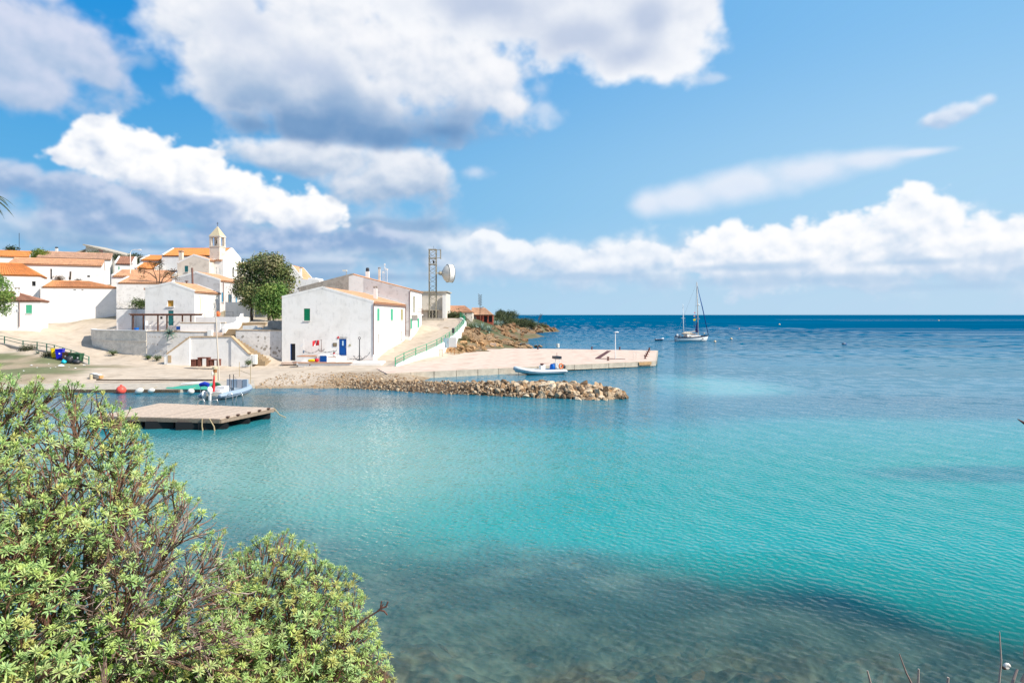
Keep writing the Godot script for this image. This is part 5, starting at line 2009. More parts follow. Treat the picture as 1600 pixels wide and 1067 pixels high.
	hpx("orange_roofed_house", "white house with a bright orange roof at the far left skyline", 137.0, -40.0, 47.0, 430.0, "eaves", 6.0, 399.5, 399.5, 0.8, 391.5, W, ORANGE, [], [], {"yaw": 26.0, "vary": 0.1, "chimneys": []})
	hpx("corner_house", "white house with a bright orange sloping roof above the small green shuttered house", 106.0, -30.0, 60.5, 485.0, "eaves", 7.0, 429.5, 429.5, 0.85, 412.0, W, ORANGE, [[62.8 - 14, 439.5, 68.7 - 14, 447.0, "dark", ""]], [], {"yaw": 27.0, "vary": 0.1, "over": 0.12, "hip": 3.4})
	hpx("small_house", "small white house with a brown roof, chimney and green shutter by the road", 96.0, -14.0, 61.5, 513.0, "eaves", 5.5, 470.0, 470.0, 0.5, 457.5, W, BROWN, [[39.5, 476.3, 49.0, 489.7, "shutter", "green_shutter_sunlit"]], [],
		{"yaw": 24.0, "over": 0.2, "hip": 3.6, "chimneys": [[P(26.5, 464, 97.3) - P(-14, 513, 96), 0.5, 1.1]], "pipes": [[P(21, 471, 95.9) - P(-14, 513, 96), P(21, 511, 95.9) - P(-14, 513, 96)]]})
	# modern house with the slanting roof on the skyline
	var mh := thing("slant_roofed_house", "beige modern house with a long slanting roof on the hilltop", "house", P(133, 400, 152))
	var km := 152.0 / F
	mb = MB.new()
	var fp := PackedVector3Array([Vector3(0, -4, 0), Vector3(67 * km, -4, 0), Vector3(67 * km, -1.0 * km, 0), Vector3(2 * km, 16.5 * km, 0), Vector3(0, 16.5 * km, 0)])
	mb.poly(fp, Vector3(0, 0, 1))
	var bp := PackedVector3Array()
	for p in fp:
		bp.append(p + Vector3(0, 0, -8))
	mb.poly(bp, Vector3(0, 0, -1))
	for i in 5:
		var a := fp[i]
		var b := fp[(i + 1) % 5]
		mb.quad(a, b, b + Vector3(0, 0, -8), a + Vector3(0, 0, -8), Vector3(b.y - a.y, a.x - b.x, 0))
	put("wall", mb, M.beige_plaster, mh)
	mb = MB.new()
	mb.bar(Vector3(-0.4, 17.6 * km, -4), Vector3(69 * km, -0.6 * km, -4), 8.8, 0.28)
	mb.bar(Vector3(0.1, 10.5 * km, -3), Vector3(-19 * km, 4.5 * km, -3), 6.0, 0.25)
	put("roof", mb, M.concrete, mh)
	mb = MB.new()
	mb.box(Vector3(-9 * km, 0.5 * km - 1.0, -3), Vector3(19 * km, 3.2, 5.4))
	put("side_wing", mb, M.beige_plaster, mh)
	mb = MB.new()
	mb.box(Vector3(24 * km, 7.5 * km, 0.03), Vector3(6.0 * km, 7.0 * km, 0.1))
	put("pink_panel", mb, M.pink_panel, mh)
	# right of the church, behind the tree
	hpx("yellow_eaved_house", "white house with a green shutter between the church and the tree", 137.0, 366.0, 400.0, 440.0, "eaves", 6.0, 414.0, 414.0, 0.9, 410.5, W, Color(0.60, 0.42, 0.14), [[366.5, 418.5, 370.0, 426.5, "shutter", "green_shutter_shaded"]], [], {})
	hpx("gabled_white_house", "far white gabled house with a slim chimney right of the tree", 141.0, 449.0, 472.0, 445.0, "gable", 8.0, 420.0, 436.0, 455.0, 415.8, W, PEACH, [], [], {"chimneys": [[P(469.5, 424, 141.5) - P(449, 445, 141), 0.4, 0.6]]})
	var fb := thing("flat_white_house", "flat topped white house just right of the tree", "house", P(456.5, 470, 124.0))
	mb = MB.new()
	var kf := 124.0 / F
	wall_face(mb, Vector3.ZERO, Vector3.RIGHT, Vector3(0, 0, 1), 41.0 * kf, 33.5 * kf, [[2.5 * kf, 6.5 * kf, 7 * kf, 7 * kf]])
	mb.box(Vector3(20.5 * kf, 15.0 * kf, -3.3), Vector3(41.0 * kf, 36 * kf, 6.0))
	mb.box(Vector3(29.0 * kf, 35.0 * kf, -3.0), Vector3(12.0 * kf, 2.5 * kf, 5.0))
	put("wall", mb, W, fb)
	fill_hole(fb, Vector3.ZERO, Vector3.RIGHT, Vector3(0, 0, 1), [2.5 * kf, 6.5 * kf, 7 * kf, 7 * kf, "dark", ""])
	# red house on the headland
	var kr := 190.0 / F
	var rh := hpx("red_house", "low red walled house with an orange roof on the headland", 190.0, 736.0, 770.0, 511.0, "eaves", 7.0, 491.5, 493.0, 0.6, 482.0, M.red_paint, Color(0.58, 0.34, 0.2), [[740.0, 494.5, 744.0, 504, "window", "white_paint"], [756.5, 494, 761.0, 503.5, "dark", ""], [763.5, 494, 769.0, 503.5, "dark", ""]], [], {"group": "", "chimneys": [[Vector3(17.0 * kr, 4.6, -4.0), 0.5, 0.8, "plain"]], "over": 0.5, "caps": false, "hip": 2.5})
	mb = MB.new()
	mb.box(Vector3(2.4 * kr, 12.0 * kr, 0.08), Vector3(4.0 * kr, 12.0 * kr, 0.1))
	put("white_pier", mb, M.white_plaster, rh)
	for q in [15.0, 19.0, 27.0]:
		mb = MB.new()
		mb.box(Vector3(q * kr, 10.0 * kr, 0.3), Vector3(1.0 * kr, 18.0 * kr, 0.3))
		put("porch_post", mb, M.red_paint, rh)
	hpx("low_house", "pale roofed house half hidden by bushes left of the red house", 182.0, 700.0, 738.0, 508.0, "eaves", 6.0, 488.0, 488.0, 0.9, 478.8, M.beige_plaster, PEACH, [], [], {"caps": false, "hip": 2.5})


func make_village_details() -> void:
	# street lamps
	var l0: Node3D
	var spots := [[203.0, 418.0, 120.0, 390.0, 219.0], [212.8, 416.0, 124.0, 400.5, 228.0]]
	for i in 2:
		var s: Array = spots[i]
		var k: float = s[2] / F
		var l := thing("street_lamp", ["taller street lamp with a curved arm left of the church", "shorter street lamp with a curved arm beside the church's left wing"][i], "street lamp", P(s[0], s[1], s[2]), 0.0, "street lamps by the church")
		var h: float = (s[1] - s[3]) * k
		var a: float = (s[4] - s[0]) * k
		var mb := MB.new()
		mb.tube(PackedVector3Array([Vector3(0, -2.5, 0), Vector3(0, h - 0.5, 0), Vector3(a * 0.15, h - 0.1, 0), Vector3(a * 0.4, h, 0), Vector3(a * 0.8, h, 0)]), PackedFloat32Array([0.07, 0.06, 0.05, 0.04, 0.04]), 7)
		put("pole", mb, M.white_paint, l)
		mb = MB.new()
		mb.ball(Vector3(a * 0.9, h - 0.02, 0), Vector3(0.4, 0.1, 0.16))
		put("lamp_head", mb, M.white_gloss, l)
	var sl := thing("street_lamp", "grey lamp with a pale head behind the tall grey gabled house", "street lamp", P(541, 434, 128))
	var lm := MB.new()
	lm.rod(Vector3(0, -2, 0), Vector3(0, 1.2, 0), 0.07)
	put("pole", lm, M.galvanised, sl)
	lm = MB.new()
	lm.box(Vector3(-0.3, 1.35, 0), Vector3(0.8, 0.26, 0.4))
	put("lamp_head", lm, M.off_white, sl)
	var mast := thing("thin_mast", "thin radio mast on the far left skyline", "mast", P(29, 394, 150))
	lm = MB.new()
	lm.rod(Vector3(0, -3, 0), Vector3(0, 30.0 * 150.0 / F, 0), 0.05)
	put("pole", lm, M.dark_iron, mast)
	for q in [[66.0, 396, 148, "slim white chimney pot on a roof ridge right of the round green bush", 87.5]]:
		var c := thing("chimney_stack", q[3], "chimney", P(q[4], 396, q[2]))
		lm = MB.new()
		lm.box(Vector3(0, 0.0, 0), Vector3(0.42, 2.2, 0.42))
		put("stack", lm, M.white_plaster, c)
		lm = MB.new()
		lm.box(Vector3(0, 1.25, 0), Vector3(0.4, 0.3, 0.4))
		put("cap", lm, M.dark_iron, c)
	# wooden pergola
	var pg := thing("pergola", "brown timber pergola of six posts before the white house", "pergola", P(252, 516, 92.2))
	var o := pg.position
	for q in [[207.0, 517], [223.3, 517], [246.0, 514], [260.2, 514], [284.3, 506], [297.5, 506]]:
		var mb := MB.new()
		var a := P(q[0], 518.5, 92.2) - o
		mb.box(Vector3(a.x, (492.5 - 517.0) * -0.5 * 92.2 / F, 0), Vector3(0.15, 26.0 * 92.2 / F, 0.15))
		put("post", mb, M.dark_wood, pg)
	for z in [0.0, -2.6]:
		var mb := MB.new()
		mb.box(P(252, 492.3, 92.2) - o + Vector3(0, 0, z), Vector3(98.0 * 92.2 / F, 0.16, 0.14))
		put("beam", mb, M.dark_wood, pg)
	for i in 12:
		var mb := MB.new()
		mb.box(P(204 + i * 8.8, 491.3, 92.2) - o + Vector3(0, 0.05, -1.2), Vector3(0.09, 0.12, 3.4))
		put("rafter", mb, M.dark_wood, pg)
	var lt := MB.new()
	lt.box(P(251.5, 496.5, 92.2) - o, Vector3(0.2, 0.35, 0.2))
	put("lantern", lt, M.dark_iron, pg)
	# things on the terrace
	var tb := thing("blue_tub", "blue round tub on the terrace at the pergola's left end", "tub", P(212.8, 517.0, 91.6))
	var tm := MB.new()
	tm.lathe(PackedVector2Array([Vector2(0, 0), Vector2(0.24, 0), Vector2(0.34, 0.36), Vector2(0.30, 0.36)]), Transform3D(Basis(Vector3.BACK, 0.15), Vector3(0, 0.05, 0)), 12)
	put("tub", tm, M.bright_blue, tb)
	var bx := thing("blue_crate", "blue crate on a dark bench right of the pergola door", "crate", P(279.5, 515.5, 91.0))
	tm = MB.new()
	tm.box(Vector3(0, 0.25, 0), Vector3(0.55, 0.42, 0.5))
	put("crate", tm, M.bright_blue, bx)
	var bn := thing("dark_bench", "dark low bench on the terrace under the blue crate", "bench", P(278.0, 518.3, 91.0))
	tm = MB.new()
	tm.box(Vector3(0, 0.16, 0), Vector3(0.95, 0.08, 0.6))
	put("seat", tm, M.dark_iron, bn)
	for x in [-0.4, 0.4]:
		tm = MB.new()
		tm.box(Vector3(x, 0.05, 0), Vector3(0.08, 0.22, 0.5))
		put("leg", tm, M.dark_iron, bn)
	var pt := thing("garden_chair", "white garden chair on the terrace below the pergola", "chair", P(231, 513.5, 92.0))
	for q in [[Vector3(0, 0.45, 0), Vector3(0.5, 0.05, 0.5)], [Vector3(-0.25, 0.75, 0), Vector3(0.05, 0.6, 0.5)]]:
		tm = MB.new()
		tm.box(q[0], q[1])
		put("seat" if q[1].y < 0.1 else "backrest", tm, M.white_paint, pt)
	for x in [-0.22, 0.22]:
		for z in [-0.22, 0.22]:
			tm = MB.new()
			tm.box(Vector3(x, 0.1, z), Vector3(0.04, 0.7, 0.04))
			put("leg", tm, M.white_paint, pt)
	# side terrace with the dark railing
	var st := thing("side_terrace", "white raised side terrace right of the pergola house", "terrace", P(336, 505, 94.0))
	tm = MB.new()
	tm.box(Vector3(0.2, -0.3, -2.2), Vector3(5.6, 2.3, 5.0))
	put("wall", tm, M.white_plaster, st)
	var posts := []
	for u in [320.5, 335.5, 350.8, 364.5]:
		posts.append(P(u, 495.5, 94.0) + Vector3(0, 0.0, 0.2))
	railing("dark metal railing on the white side terrace", posts, 0.75, [0.72, 0.1], M.dark_iron, 0.02)
	var op := thing("orange_pot", "round orange pot on the white side terrace", "pot", P(339.8, 494.3, 94.2))
	tm = MB.new()
	tm.lathe(PackedVector2Array([Vector2(0, 0), Vector2(0.2, 0), Vector2(0.33, 0.25), Vector2(0.3, 0.5), Vector2(0.16, 0.66), Vector2(0.14, 0.72), Vector2(0, 0.72)]))
	put("pot", tm, M.orange_plastic, op)
	var lw := thing("low_white_wall", "low white wall in front of the blue shuttered house", "wall", P(376, 489, 104))
	tm = MB.new()
	tm.box(Vector3(-0.2, 0.5, 0), Vector3(4.2, 2.3, 0.4))
	tm.box(Vector3(2.9, 0.3, -1.0), Vector3(2.2, 1.9, 0.4))
	put("wall", tm, M.white_plaster, lw)
	# painted curve on the pergola house
	var mu := thing("wall_painting", "thin yellow and blue curved painting on the side wall of the pergola house", "painting", Vector3(P(303.5, 500, 95.5).x + 0.012, 8.2, -97.0))
	for q in [["yellow_stripe", 0.0, "yellow_plastic"], ["blue_stripe", 0.16, "sign_blue"]]:
		tm = MB.new()
		var prev := Vector3.ZERO
		for i in 9:
			var y := 1.6 - i * 0.35
			var p := Vector3(0, y, -0.2 * sin(i * 0.4) - q[1])
			if i > 0:
				tm.quad(prev, p, p + Vector3(0, 0, -0.12), prev + Vector3(0, 0, -0.12), Vector3.RIGHT)
			prev = p
		put(q[0], tm, M[q[2]], mu)
	# sign on the long white wall
	var sg := thing("notice_sign", "grey notice with red lettering on the long white wall", "sign", P(161.7, 489.3, 111.6), 20.0)
	tm = MB.new()
	tm.box(Vector3.ZERO, Vector3(0.95, 1.25, 0.06))
	put("board", tm, M.sign_grey, sg)
	for y in [0.42, 0.27]:
		tm = MB.new()
		for i in 5:
			tm.box(Vector3(-0.32 + i * 0.16, y, 0.035), Vector3(0.09, 0.08, 0.02))
		put("lettering", tm, M.red_cloth, sg)
	for x in [-0.16, 0.16]:
		tm = MB.new()
		tm.ball(Vector3(x, -0.08, 0.03), Vector3(0.09, 0.16, 0.02), 8)
		put("figure", tm, M.dark_iron, sg)
	var rsn := thing("road_sign", "small round road sign on a thin post before the small house", "sign", P(25.8, 512.0, 94.6))
	tm = MB.new()
	tm.rod(Vector3(0, -0.3, 0), Vector3(0, 2.45, 0), 0.03)
	put("post", tm, M.galvanised, rsn)
	tm = MB.new()
	tm.box(Vector3(0, 2.35, 0.04), Vector3(0.36, 0.4, 0.03))
	put("plate", tm, M.sign_white, rsn)
	tm = MB.new()
	tm.box(Vector3(0, 2.35, 0.06), Vector3(0.2, 0.24, 0.02))
	put("symbol", tm, M.sign_grey, rsn)
	# dark posts of the ruin
	var rp := thing("ruin_posts", "broken brown timber frame leaning in front of the ruined house", "timber frame", P(105, 438, 117.3))
	for q in [[[103, 420], [108, 437]], [[109.5, 424], [109, 437]], [[89, 420.5], [88, 436]], [[104, 420], [103, 437]]]:
		tm = MB.new()
		tm.bar(P(q[0][0], q[0][1], 117.3) - rp.position, P(q[1][0], q[1][1], 117.3) - rp.position, 0.16)
		put("post", tm, M.bark, rp)


func make_mast() -> void:
	var base := P(676.0, 497.5, 141.5)
	var k := 141.5 / F
	var t := thing("lattice_mast", "tall rusty lattice mast carrying a large white drum antenna", "mast", base)
	var h := 108.0 * k
	var w := 10.8 * k
	var hw := w * 0.5
	for x in [-hw, hw]:
		for z in [-hw, hw]:
			var mb := MB.new()
			mb.box(Vector3(x, h * 0.5, z), Vector3(0.13, h, 0.13))
			put("leg", mb, M.rusty_lattice, t)
	var n := 16
	for i in n:
		var y0 := h * i / n
		var y1 := h * (i + 1) / n
		for f in 4:
			var b := Basis(Vector3.UP, f * PI / 2)
			var mb := MB.new()
			var flip := 1.0 if (i + f) % 2 == 0 else -1.0
			mb.bar(b * Vector3(-hw * flip, y0, hw), b * Vector3(hw * flip, y1, hw), 0.07)
			put("brace", mb, M.rusty_lattice, t)
	for y in [h * 0.345, h * 0.78, h * 0.87, h * 0.995]:
		for f in 4:
			var b := Basis(Vector3.UP, f * PI / 2)
			var mb := MB.new()
			mb.bar(b * Vector3(-hw - 0.1, y, hw), b * Vector3(hw + 0.1, y, hw), 0.16)
			put("ring", mb, M.rusty_lattice, t)
	# side cage at the top
	var cage := MB.new()
	for q in [[Vector3(hw, h * 0.99, hw), Vector3(hw + 0.95, h * 0.99, hw)], [Vector3(hw, h * 0.87, hw), Vector3(hw + 0.95, h * 0.87, hw)], [Vector3(hw + 0.9, h * 0.86, hw), Vector3(hw + 0.9, h, hw)], [Vector3(hw + 0.9, h * 0.86, -hw), Vector3(hw + 0.9, h, -hw)], [Vector3(hw + 0.9, h * 0.99, hw), Vector3(hw + 0.9, h * 0.99, -hw)], [Vector3(hw + 0.9, h * 0.87, hw), Vector3(hw + 0.9, h * 0.87, -hw)]]:
		cage.bar(q[0], q[1], 0.11)
	put("side_cage", cage, M.rusty_lattice, t)
	var tip := MB.new()
	tip.rod(Vector3(0.2, h, 0), Vector3(0.2, h + 0.7, 0), 0.03)
	put("tip", tip, M.dark_iron, t)
	var dr := MB.new()
	dr.box(Vector3(0.2, h * 0.815, 0.0), Vector3(0.35, 0.55, 0.35))
	put("junction_box", dr, M.dark_iron, t)
	# drum antenna facing away to the right
	var ax := Transform3D(Basis(Vector3.UP, deg_to_rad(24.0)) * Basis(Vector3.BACK, deg_to_rad(-90.0)), P(699.5, 427.2, 141.0) - base)
	var an := thing("drum_antenna", "large white drum shaped dish antenna high on the lattice mast", "antenna", base + ax.origin)
	ax.origin = Vector3.ZERO
	var R := 14.0 * k
	var d := MB.new()
	d.lathe(PackedVector2Array([Vector2(R, -0.1), Vector2(R, 0.95), Vector2(R * 0.985, 1.0)]), ax, 28)
	put("shroud", d, M.white_gloss, an, true)
	var bk := MB.new()
	bk.lathe(PackedVector2Array([Vector2(0.25, -1.35), Vector2(R * 0.4, -1.05), Vector2(R * 0.75, -0.65), Vector2(R, -0.08)]), ax, 28)
	put("dish_back", bk, M.off_white, an, true)
	var rd := MB.new()
	rd.lathe(PackedVector2Array([Vector2(R * 0.985, 1.0), Vector2(R * 0.6, 1.12), Vector2(0.01, 1.18)]), ax, 28)
	put("radome", rd, M.white_gloss, an, true)
	for i in 10:
		var a := TAU * i / 10
		var rb := MB.new()
		var dv := Vector3(cos(a), 0, sin(a))
		rb.bar(ax * (dv * 0.3 + Vector3(0, -1.38, 0)), ax * (dv * (R + 0.02) + Vector3(0, -0.1, 0)), 0.05)
		put("rib", rb, M.galvanised, an)
	for y in [-0.1, 0.95]:
		var rim := MB.new()
		var ring := PackedVector3Array()
		for i in 25:
			var a := TAU * i / 24
			ring.append(ax * Vector3(cos(a) * (R + 0.02), y, sin(a) * (R + 0.02)))
		rim.tube(ring, PackedFloat32Array([0.045]), 5, false)
		put("rim", rim, M.rusty_lattice, an)
	var mt := MB.new()
	mt.lathe(PackedVector2Array([Vector2(0, -1.9), Vector2(0.34, -1.9), Vector2(0.34, -1.3), Vector2(0, -1.3)]), ax, 10)
	mt.bar(ax * Vector3(0.0, -1.75, 0), ax * Vector3(0, -2.6, 0.0), 0.22)
	mt.bar(ax * Vector3(0.5, -1.6, 0), ax * Vector3(-0.6, -1.7, 0), 0.12)
	put("mount", mt, M.rusty_lattice, an)


# ------------------------------------------------------------------ boats and harbour
func path3(a: Array) -> PackedVector3Array:
	var p := PackedVector3Array()
	for q in a:
		p.append(Vector3(q[0], q[1], q[2]))
	return p


# inflatable: bow along +x, waterline at y = 0
func inflatable(label: String, at: Vector3, turn: float, L: float, B: float, r: float, rise: float, tube_m: Material, hull_m: Material, group := "") -> Node3D:
	var t := thing("inflatable_boat", label, "boat", at, turn, group)
	var pts := PackedVector3Array()
	var rad := PackedFloat32Array()
	var n := 26
	for i in n + 1:
		var s := -1.0 + 2.0 * i / n
		var a := absf(s)
		var x: float
		var z: float
		if a > 0.42:
			x = lerpf(L * 0.22, -L * 0.5, (a - 0.42) / 0.58)
			z = signf(s) * (B * 0.5 - r)
		else:
			var q := a / 0.42 * PI * 0.5
			x = L * 0.22 + cos(q) * (L * 0.28 - r)
			z = signf(s) * sin(q) * (B * 0.5 - r)
		var y := 0.30 + rise * pow(clampf((x + L * 0.1) / (L * 0.6), 0.0, 1.0), 2.0)
		pts.append(Vector3(x, y, z))
		rad.append(r if a < 0.9 else r * lerpf(1.0, 0.55, (a - 0.9) / 0.1))
	var tb := MB.new()
	tb.tube(pts, rad, 12)
	put("tube", tb, tube_m, t, true)
	var st := MB.new()
	for i in n:
		var a := pts[i]
		var b := pts[i + 1]
		var o := Vector3(0, 0, 0)
		o = (b - a).cross(Vector3.UP).normalized() * -1.0
		if o.dot(Vector3(a.x - L * 0.05, 0, a.z * 3.0)) < 0:
			o = -o
		st.tube(PackedVector3Array([a + o * (r + 0.0), b + o * (r + 0.0)]), PackedFloat32Array([0.04]), 5, false)
	put("rubbing_strake", st, M.boat_grey_dark, t)
	# hull below and floor
	var h := MB.new()
	var rows := []
	for i in 9:
		var f := i / 8.0
		var x := lerpf(-L * 0.46, L * 0.47, f)
		var wv := (B * 0.5 - r) * (1.0 if f < 0.55 else sqrt(maxf(0.0, 1.0 - pow((f - 0.55) / 0.45, 2.0))))
		var yk := -0.28 + 0.75 * pow(f, 4.0) * (0.6 + rise)
		rows.append(PackedVector3Array([Vector3(x, 0.32 + rise * pow(f, 2.5) * 0.8, -wv - 0.02), Vector3(x, 0.02 + rise * pow(f, 3.0) * 0.6, -wv * 0.8), Vector3(x, yk, 0), Vector3(x, 0.02 + rise * pow(f, 3.0) * 0.6, wv * 0.8), Vector3(x, 0.32 + rise * pow(f, 2.5) * 0.8, wv + 0.02)]))
	h.skin(rows, false, Vector3(0, 0.6, 0))
	h.quad(rows[0][0], rows[0][1], rows[0][3], rows[0][4], Vector3.LEFT)
	put("hull", h, hull_m, t, true)
	var f := MB.new()
	f.box(Vector3(-L * 0.1, 0.2, 0), Vector3(L * 0.7, 0.06, B - 2.2 * r))
	put("floor", f, M.off_white, t)
	var tr := MB.new()
	tr.box(Vector3(-L * 0.44, 0.36, 0), Vector3(0.08, 0.55, B - 2.0 * r))
	put("transom", tr, M.off_white, t)
	return t


func outboard(t: Node3D, at: Vector3, m: Material) -> void:
	var c := MB.new()
	c.ball(at + Vector3(-0.08, 0.28, 0), Vector3(0.3, 0.3, 0.19), 12)
	c.box(at + Vector3(-0.04, 0.05, 0), Vector3(0.3, 0.2, 0.24))
	var e := put("outboard_engine", c, m, t, true)
	var l := MB.new()
	l.box(at + Vector3(-0.06, -0.4, 0), Vector3(0.2, 0.8, 0.12))
	l.ball(at + Vector3(-0.1, -0.75, 0), Vector3(0.26, 0.1, 0.1), 8)
	put("shaft", l, m, e)


func ring_mesh(R: float, r: float, b: Basis, c: Vector3) -> MB:
	var m := MB.new()
	var p := PackedVector3Array()
	for i in 19:
		var a := TAU * i / 18
		p.append(c + b * Vector3(cos(a) * R, sin(a) * R, 0))
	m.tube(p, PackedFloat32Array([r]), 7, false)
	return m


func make_boats() -> void:
	# white inflatable beside the pier
	var a := inflatable("pale grey inflatable boat with an orange life ring moored along the pier", Vector3(3.2, 0, -80.6), 180.0 + 31.0 - 8.0, 6.6, 2.1, 0.26, 0.55, M.boat_light, M.boat_light)
	outboard(a, Vector3(-3.15, 0.5, 0), M.dark_plastic)
	var c := MB.new()
	c.box(Vector3(-0.4, 0.62, 0.0), Vector3(0.55, 0.8, 0.6))
	c.box(Vector3(-0.55, 1.0, 0.0), Vector3(0.3, 0.2, 0.5))
	var con := put("console", c, M.white_gloss, a)
	c = MB.new()
	c.ball(Vector3(-0.38, 1.16, 0.0), Vector3(0.26, 0.12, 0.26), 9)
	put("wheel_cover", c, M.brown_iron, con)
	c = MB.new()
	c.box(Vector3(-0.75, 0.55, 0.22), Vector3(0.25, 0.3, 0.3))
	put("blue_bag", c, M.bright_blue, a)
	c = MB.new()
	c.lathe(PackedVector2Array([Vector2(0, 0.25), Vector2(0.32, 0.25), Vector2(0.36, 0.6), Vector2(0.34, 1.0), Vector2(0.22, 1.16), Vector2(0, 1.2)]), Transform3D(Basis.IDENTITY.scaled(Vector3(1.0, 1, 1.1)), Vector3(-1.85, 0, 0.1)), 12)
	put("blue_cover", c, M.bright_blue, a, true)
	c = MB.new()
	c.box(Vector3(-2.2, 0.75, 0), Vector3(0.35, 1.0, 0.7))
	put("seat_pod", c, M.white_gloss, a)
	for z in [-0.62, 0.62]:
		c = MB.new()
		c.tube(path3([[-2.35, 0.45, z], [-2.45, 1.3, z * 0.95], [-2.4, 1.85, z * 0.8]]), PackedFloat32Array([0.04]), 6)
		put("arch_leg", c, M.white_paint, a)
	c = MB.new()
	c.box(Vector3(-2.35, 1.92, 0), Vector3(0.7, 0.32, 1.15))
	put("arch_top", c, M.dark_plastic, a)
	c = MB.new()
	c.rod(Vector3(-2.4, 2.05, 0.1), Vector3(-2.4, 2.5, 0.1), 0.025)
	put("light_mast", c, M.brown_iron, a)
	put("life_ring", ring_mesh(0.27, 0.085, Basis(Vector3.UP, 0.2), Vector3(-2.45, 0.95, -0.85)), M.orange_plastic, a, true)
	for x in [-2.6, -1.3, 0.0, 1.0]:
		c = MB.new()
		c.box(Vector3(x, 0.52 + (0.04 if x > 0.5 else 0.0), 0.86), Vector3(0.22, 0.05, 0.06))
		put("grab_handle", c, M.boat_grey_dark, a)
	# grey inflatable by the quay
	var b := inflatable("blue grey inflatable boat with a white outboard moored stern out at the quay", Vector3(-24.45, 0, -58.9), 81.0, 5.6, 2.35, 0.29, 0.32, M.boat_grey, M.white_paint)
	outboard(b, Vector3(-2.85, 0.55, 0.1), M.white_gloss)
	outboard(b, Vector3(-2.8, 0.2, -0.45), M.white_gloss)
	c = MB.new()
	c.box(Vector3(-1.0, 0.6, 0.0), Vector3(0.7, 0.75, 0.8))
	c.box(Vector3(-1.7, 0.5, 0.0), Vector3(0.5, 0.5, 0.9))
	c.box(Vector3(-2.3, 0.45, 0.4), Vector3(0.4, 0.4, 0.4))
	put("console", c, M.white_gloss, b)
	for i in 4:
		c = MB.new()
		c.box(Vector3(1.35, 0.95, -0.75 + i * 0.5), Vector3(0.25, 0.75, 0.44))
		put("seat_cover", c, M.sign_grey if i % 2 == 0 else M.boat_grey, b)
	for z in [-0.1, 0.25]:
		c = MB.new()
		c.rod(Vector3(0.3, 0.4, z), Vector3(0.3, 1.85, z), 0.035)
		put("rail", c, M.dark_plastic, b)
	c = MB.new()
	c.lathe(PackedVector2Array([Vector2(0.0, 0), Vector2(0.09, 0.05), Vector2(0.12, 0.5), Vector2(0.05, 1.4), Vector2(0, 1.5)]), Transform3D(Basis(Vector3.RIGHT, 0.05), Vector3(-2.2, 0.5, -0.05)), 8)
	put("furled_red_flag", c, M.red_cloth, b)
	c = MB.new()
	c.tube(path3([[-2.45, 1.2, -1.1], [-2.4, 1.28, -0.7], [-2.4, 1.2, -0.35]]), PackedFloat32Array([0.16, 0.19, 0.17]), 8)
	put("rolled_blue_awning", c, M.blue_cloth, b)
	for z in [-1.05, -0.4]:
		c = MB.new()
		c.rod(Vector3(-2.45, 0.4, z), Vector3(-2.45, 1.25, z), 0.025)
		put("awning_post", c, M.steel, b)
	# sailing boat
	var s := thing("sailing_boat", "white two masted sailing boat with a blue furled sail anchored in the bay", "boat", Vector3(48.1, 0, -182.0), 14.0)
	var L := 9.6
	var hm := MB.new()
	var rows := []
	for i in 15:
		var f := i / 14.0
		var x := lerpf(-L * 0.5, L * 0.5, f)
		var w := 1.55 * pow(sin(PI * (0.16 + 0.84 * pow(f, 0.9)) ), 0.7) if f < 0.97 else 0.06
		w = maxf(w, 0.05)
		var sh := 0.95 + 0.55 * pow(f, 2.2) + 0.1 * pow(1.0 - f, 2.0)
		var kx := x - 0.75 * pow(f, 6.0)
		rows.append(PackedVector3Array([Vector3(x, sh, -w), Vector3(lerpf(x, kx, 0.5), 0.45, -w * 0.93), Vector3(kx, 0.0, -w * 0.72), Vector3(kx, -0.4, 0), Vector3(kx, 0.0, w * 0.72), Vector3(lerpf(x, kx, 0.5), 0.45, w * 0.93), Vector3(x, sh, w)]))
	hm.skin(rows, false, Vector3(0, 0.6, 0))
	hm.poly(rows[0], Vector3.LEFT)
	put("hull", hm, M.white_gloss, s, true)
	var bs := MB.new()
	var bt := MB.new()
	var dk := MB.new()
	for i in 14:
		for sd in [0, 6]:
			bs.quad(rows[i][sd] + Vector3(0, -0.16, signf(rows[i][sd].z) * 0.02), rows[i + 1][sd] + Vector3(0, -0.16, signf(rows[i][sd].z) * 0.02), rows[i + 1][sd] + Vector3(0, 0.14, signf(rows[i][sd].z) * 0.03), rows[i][sd] + Vector3(0, 0.14, signf(rows[i][sd].z) * 0.03), Vector3(0, 0, signf(rows[i][sd].z)))
		for sd in [2, 4]:
			var e := Vector3(0, 0, signf(rows[i][sd].z) * 0.03)
			bt.quad(rows[i][sd] + e + Vector3(0, -0.1, 0), rows[i + 1][sd] + e + Vector3(0, -0.1, 0), rows[i + 1][sd] + e * 1.5 + Vector3(0, 0.2, 0), rows[i][sd] + e * 1.5 + Vector3(0, 0.2, 0), e)
		dk.quad(rows[i][0], rows[i][6], rows[i + 1][6], rows[i + 1][0], Vector3.UP)
	put("sheer_stripe", bs, M.navy_paint, s)
	put("waterline_stripe", bt, M.dark_iron, s)
	put("deck", dk, M.teak, s)
	var cb := MB.new()
	cb.box(Vector3(0.3, 1.32, 0), Vector3(3.4, 0.45, 1.7))
	cb.box(Vector3(-1.3, 1.5, 0), Vector3(1.2, 0.6, 1.7))
	put("cabin", cb, M.white_gloss, s)
	cb = MB.new()
	cb.tube(path3([[-2.9, 2.0, 0], [-2.0, 2.2, 0], [-0.9, 2.05, 0], [-0.2, 1.75, 0]]), PackedFloat32Array([0.55, 0.7, 0.7, 0.5]), 8)
	var aw := put("awning", cb, M.cream_cloth, s, true)
	aw.scale = Vector3(1, 0.28, 1)
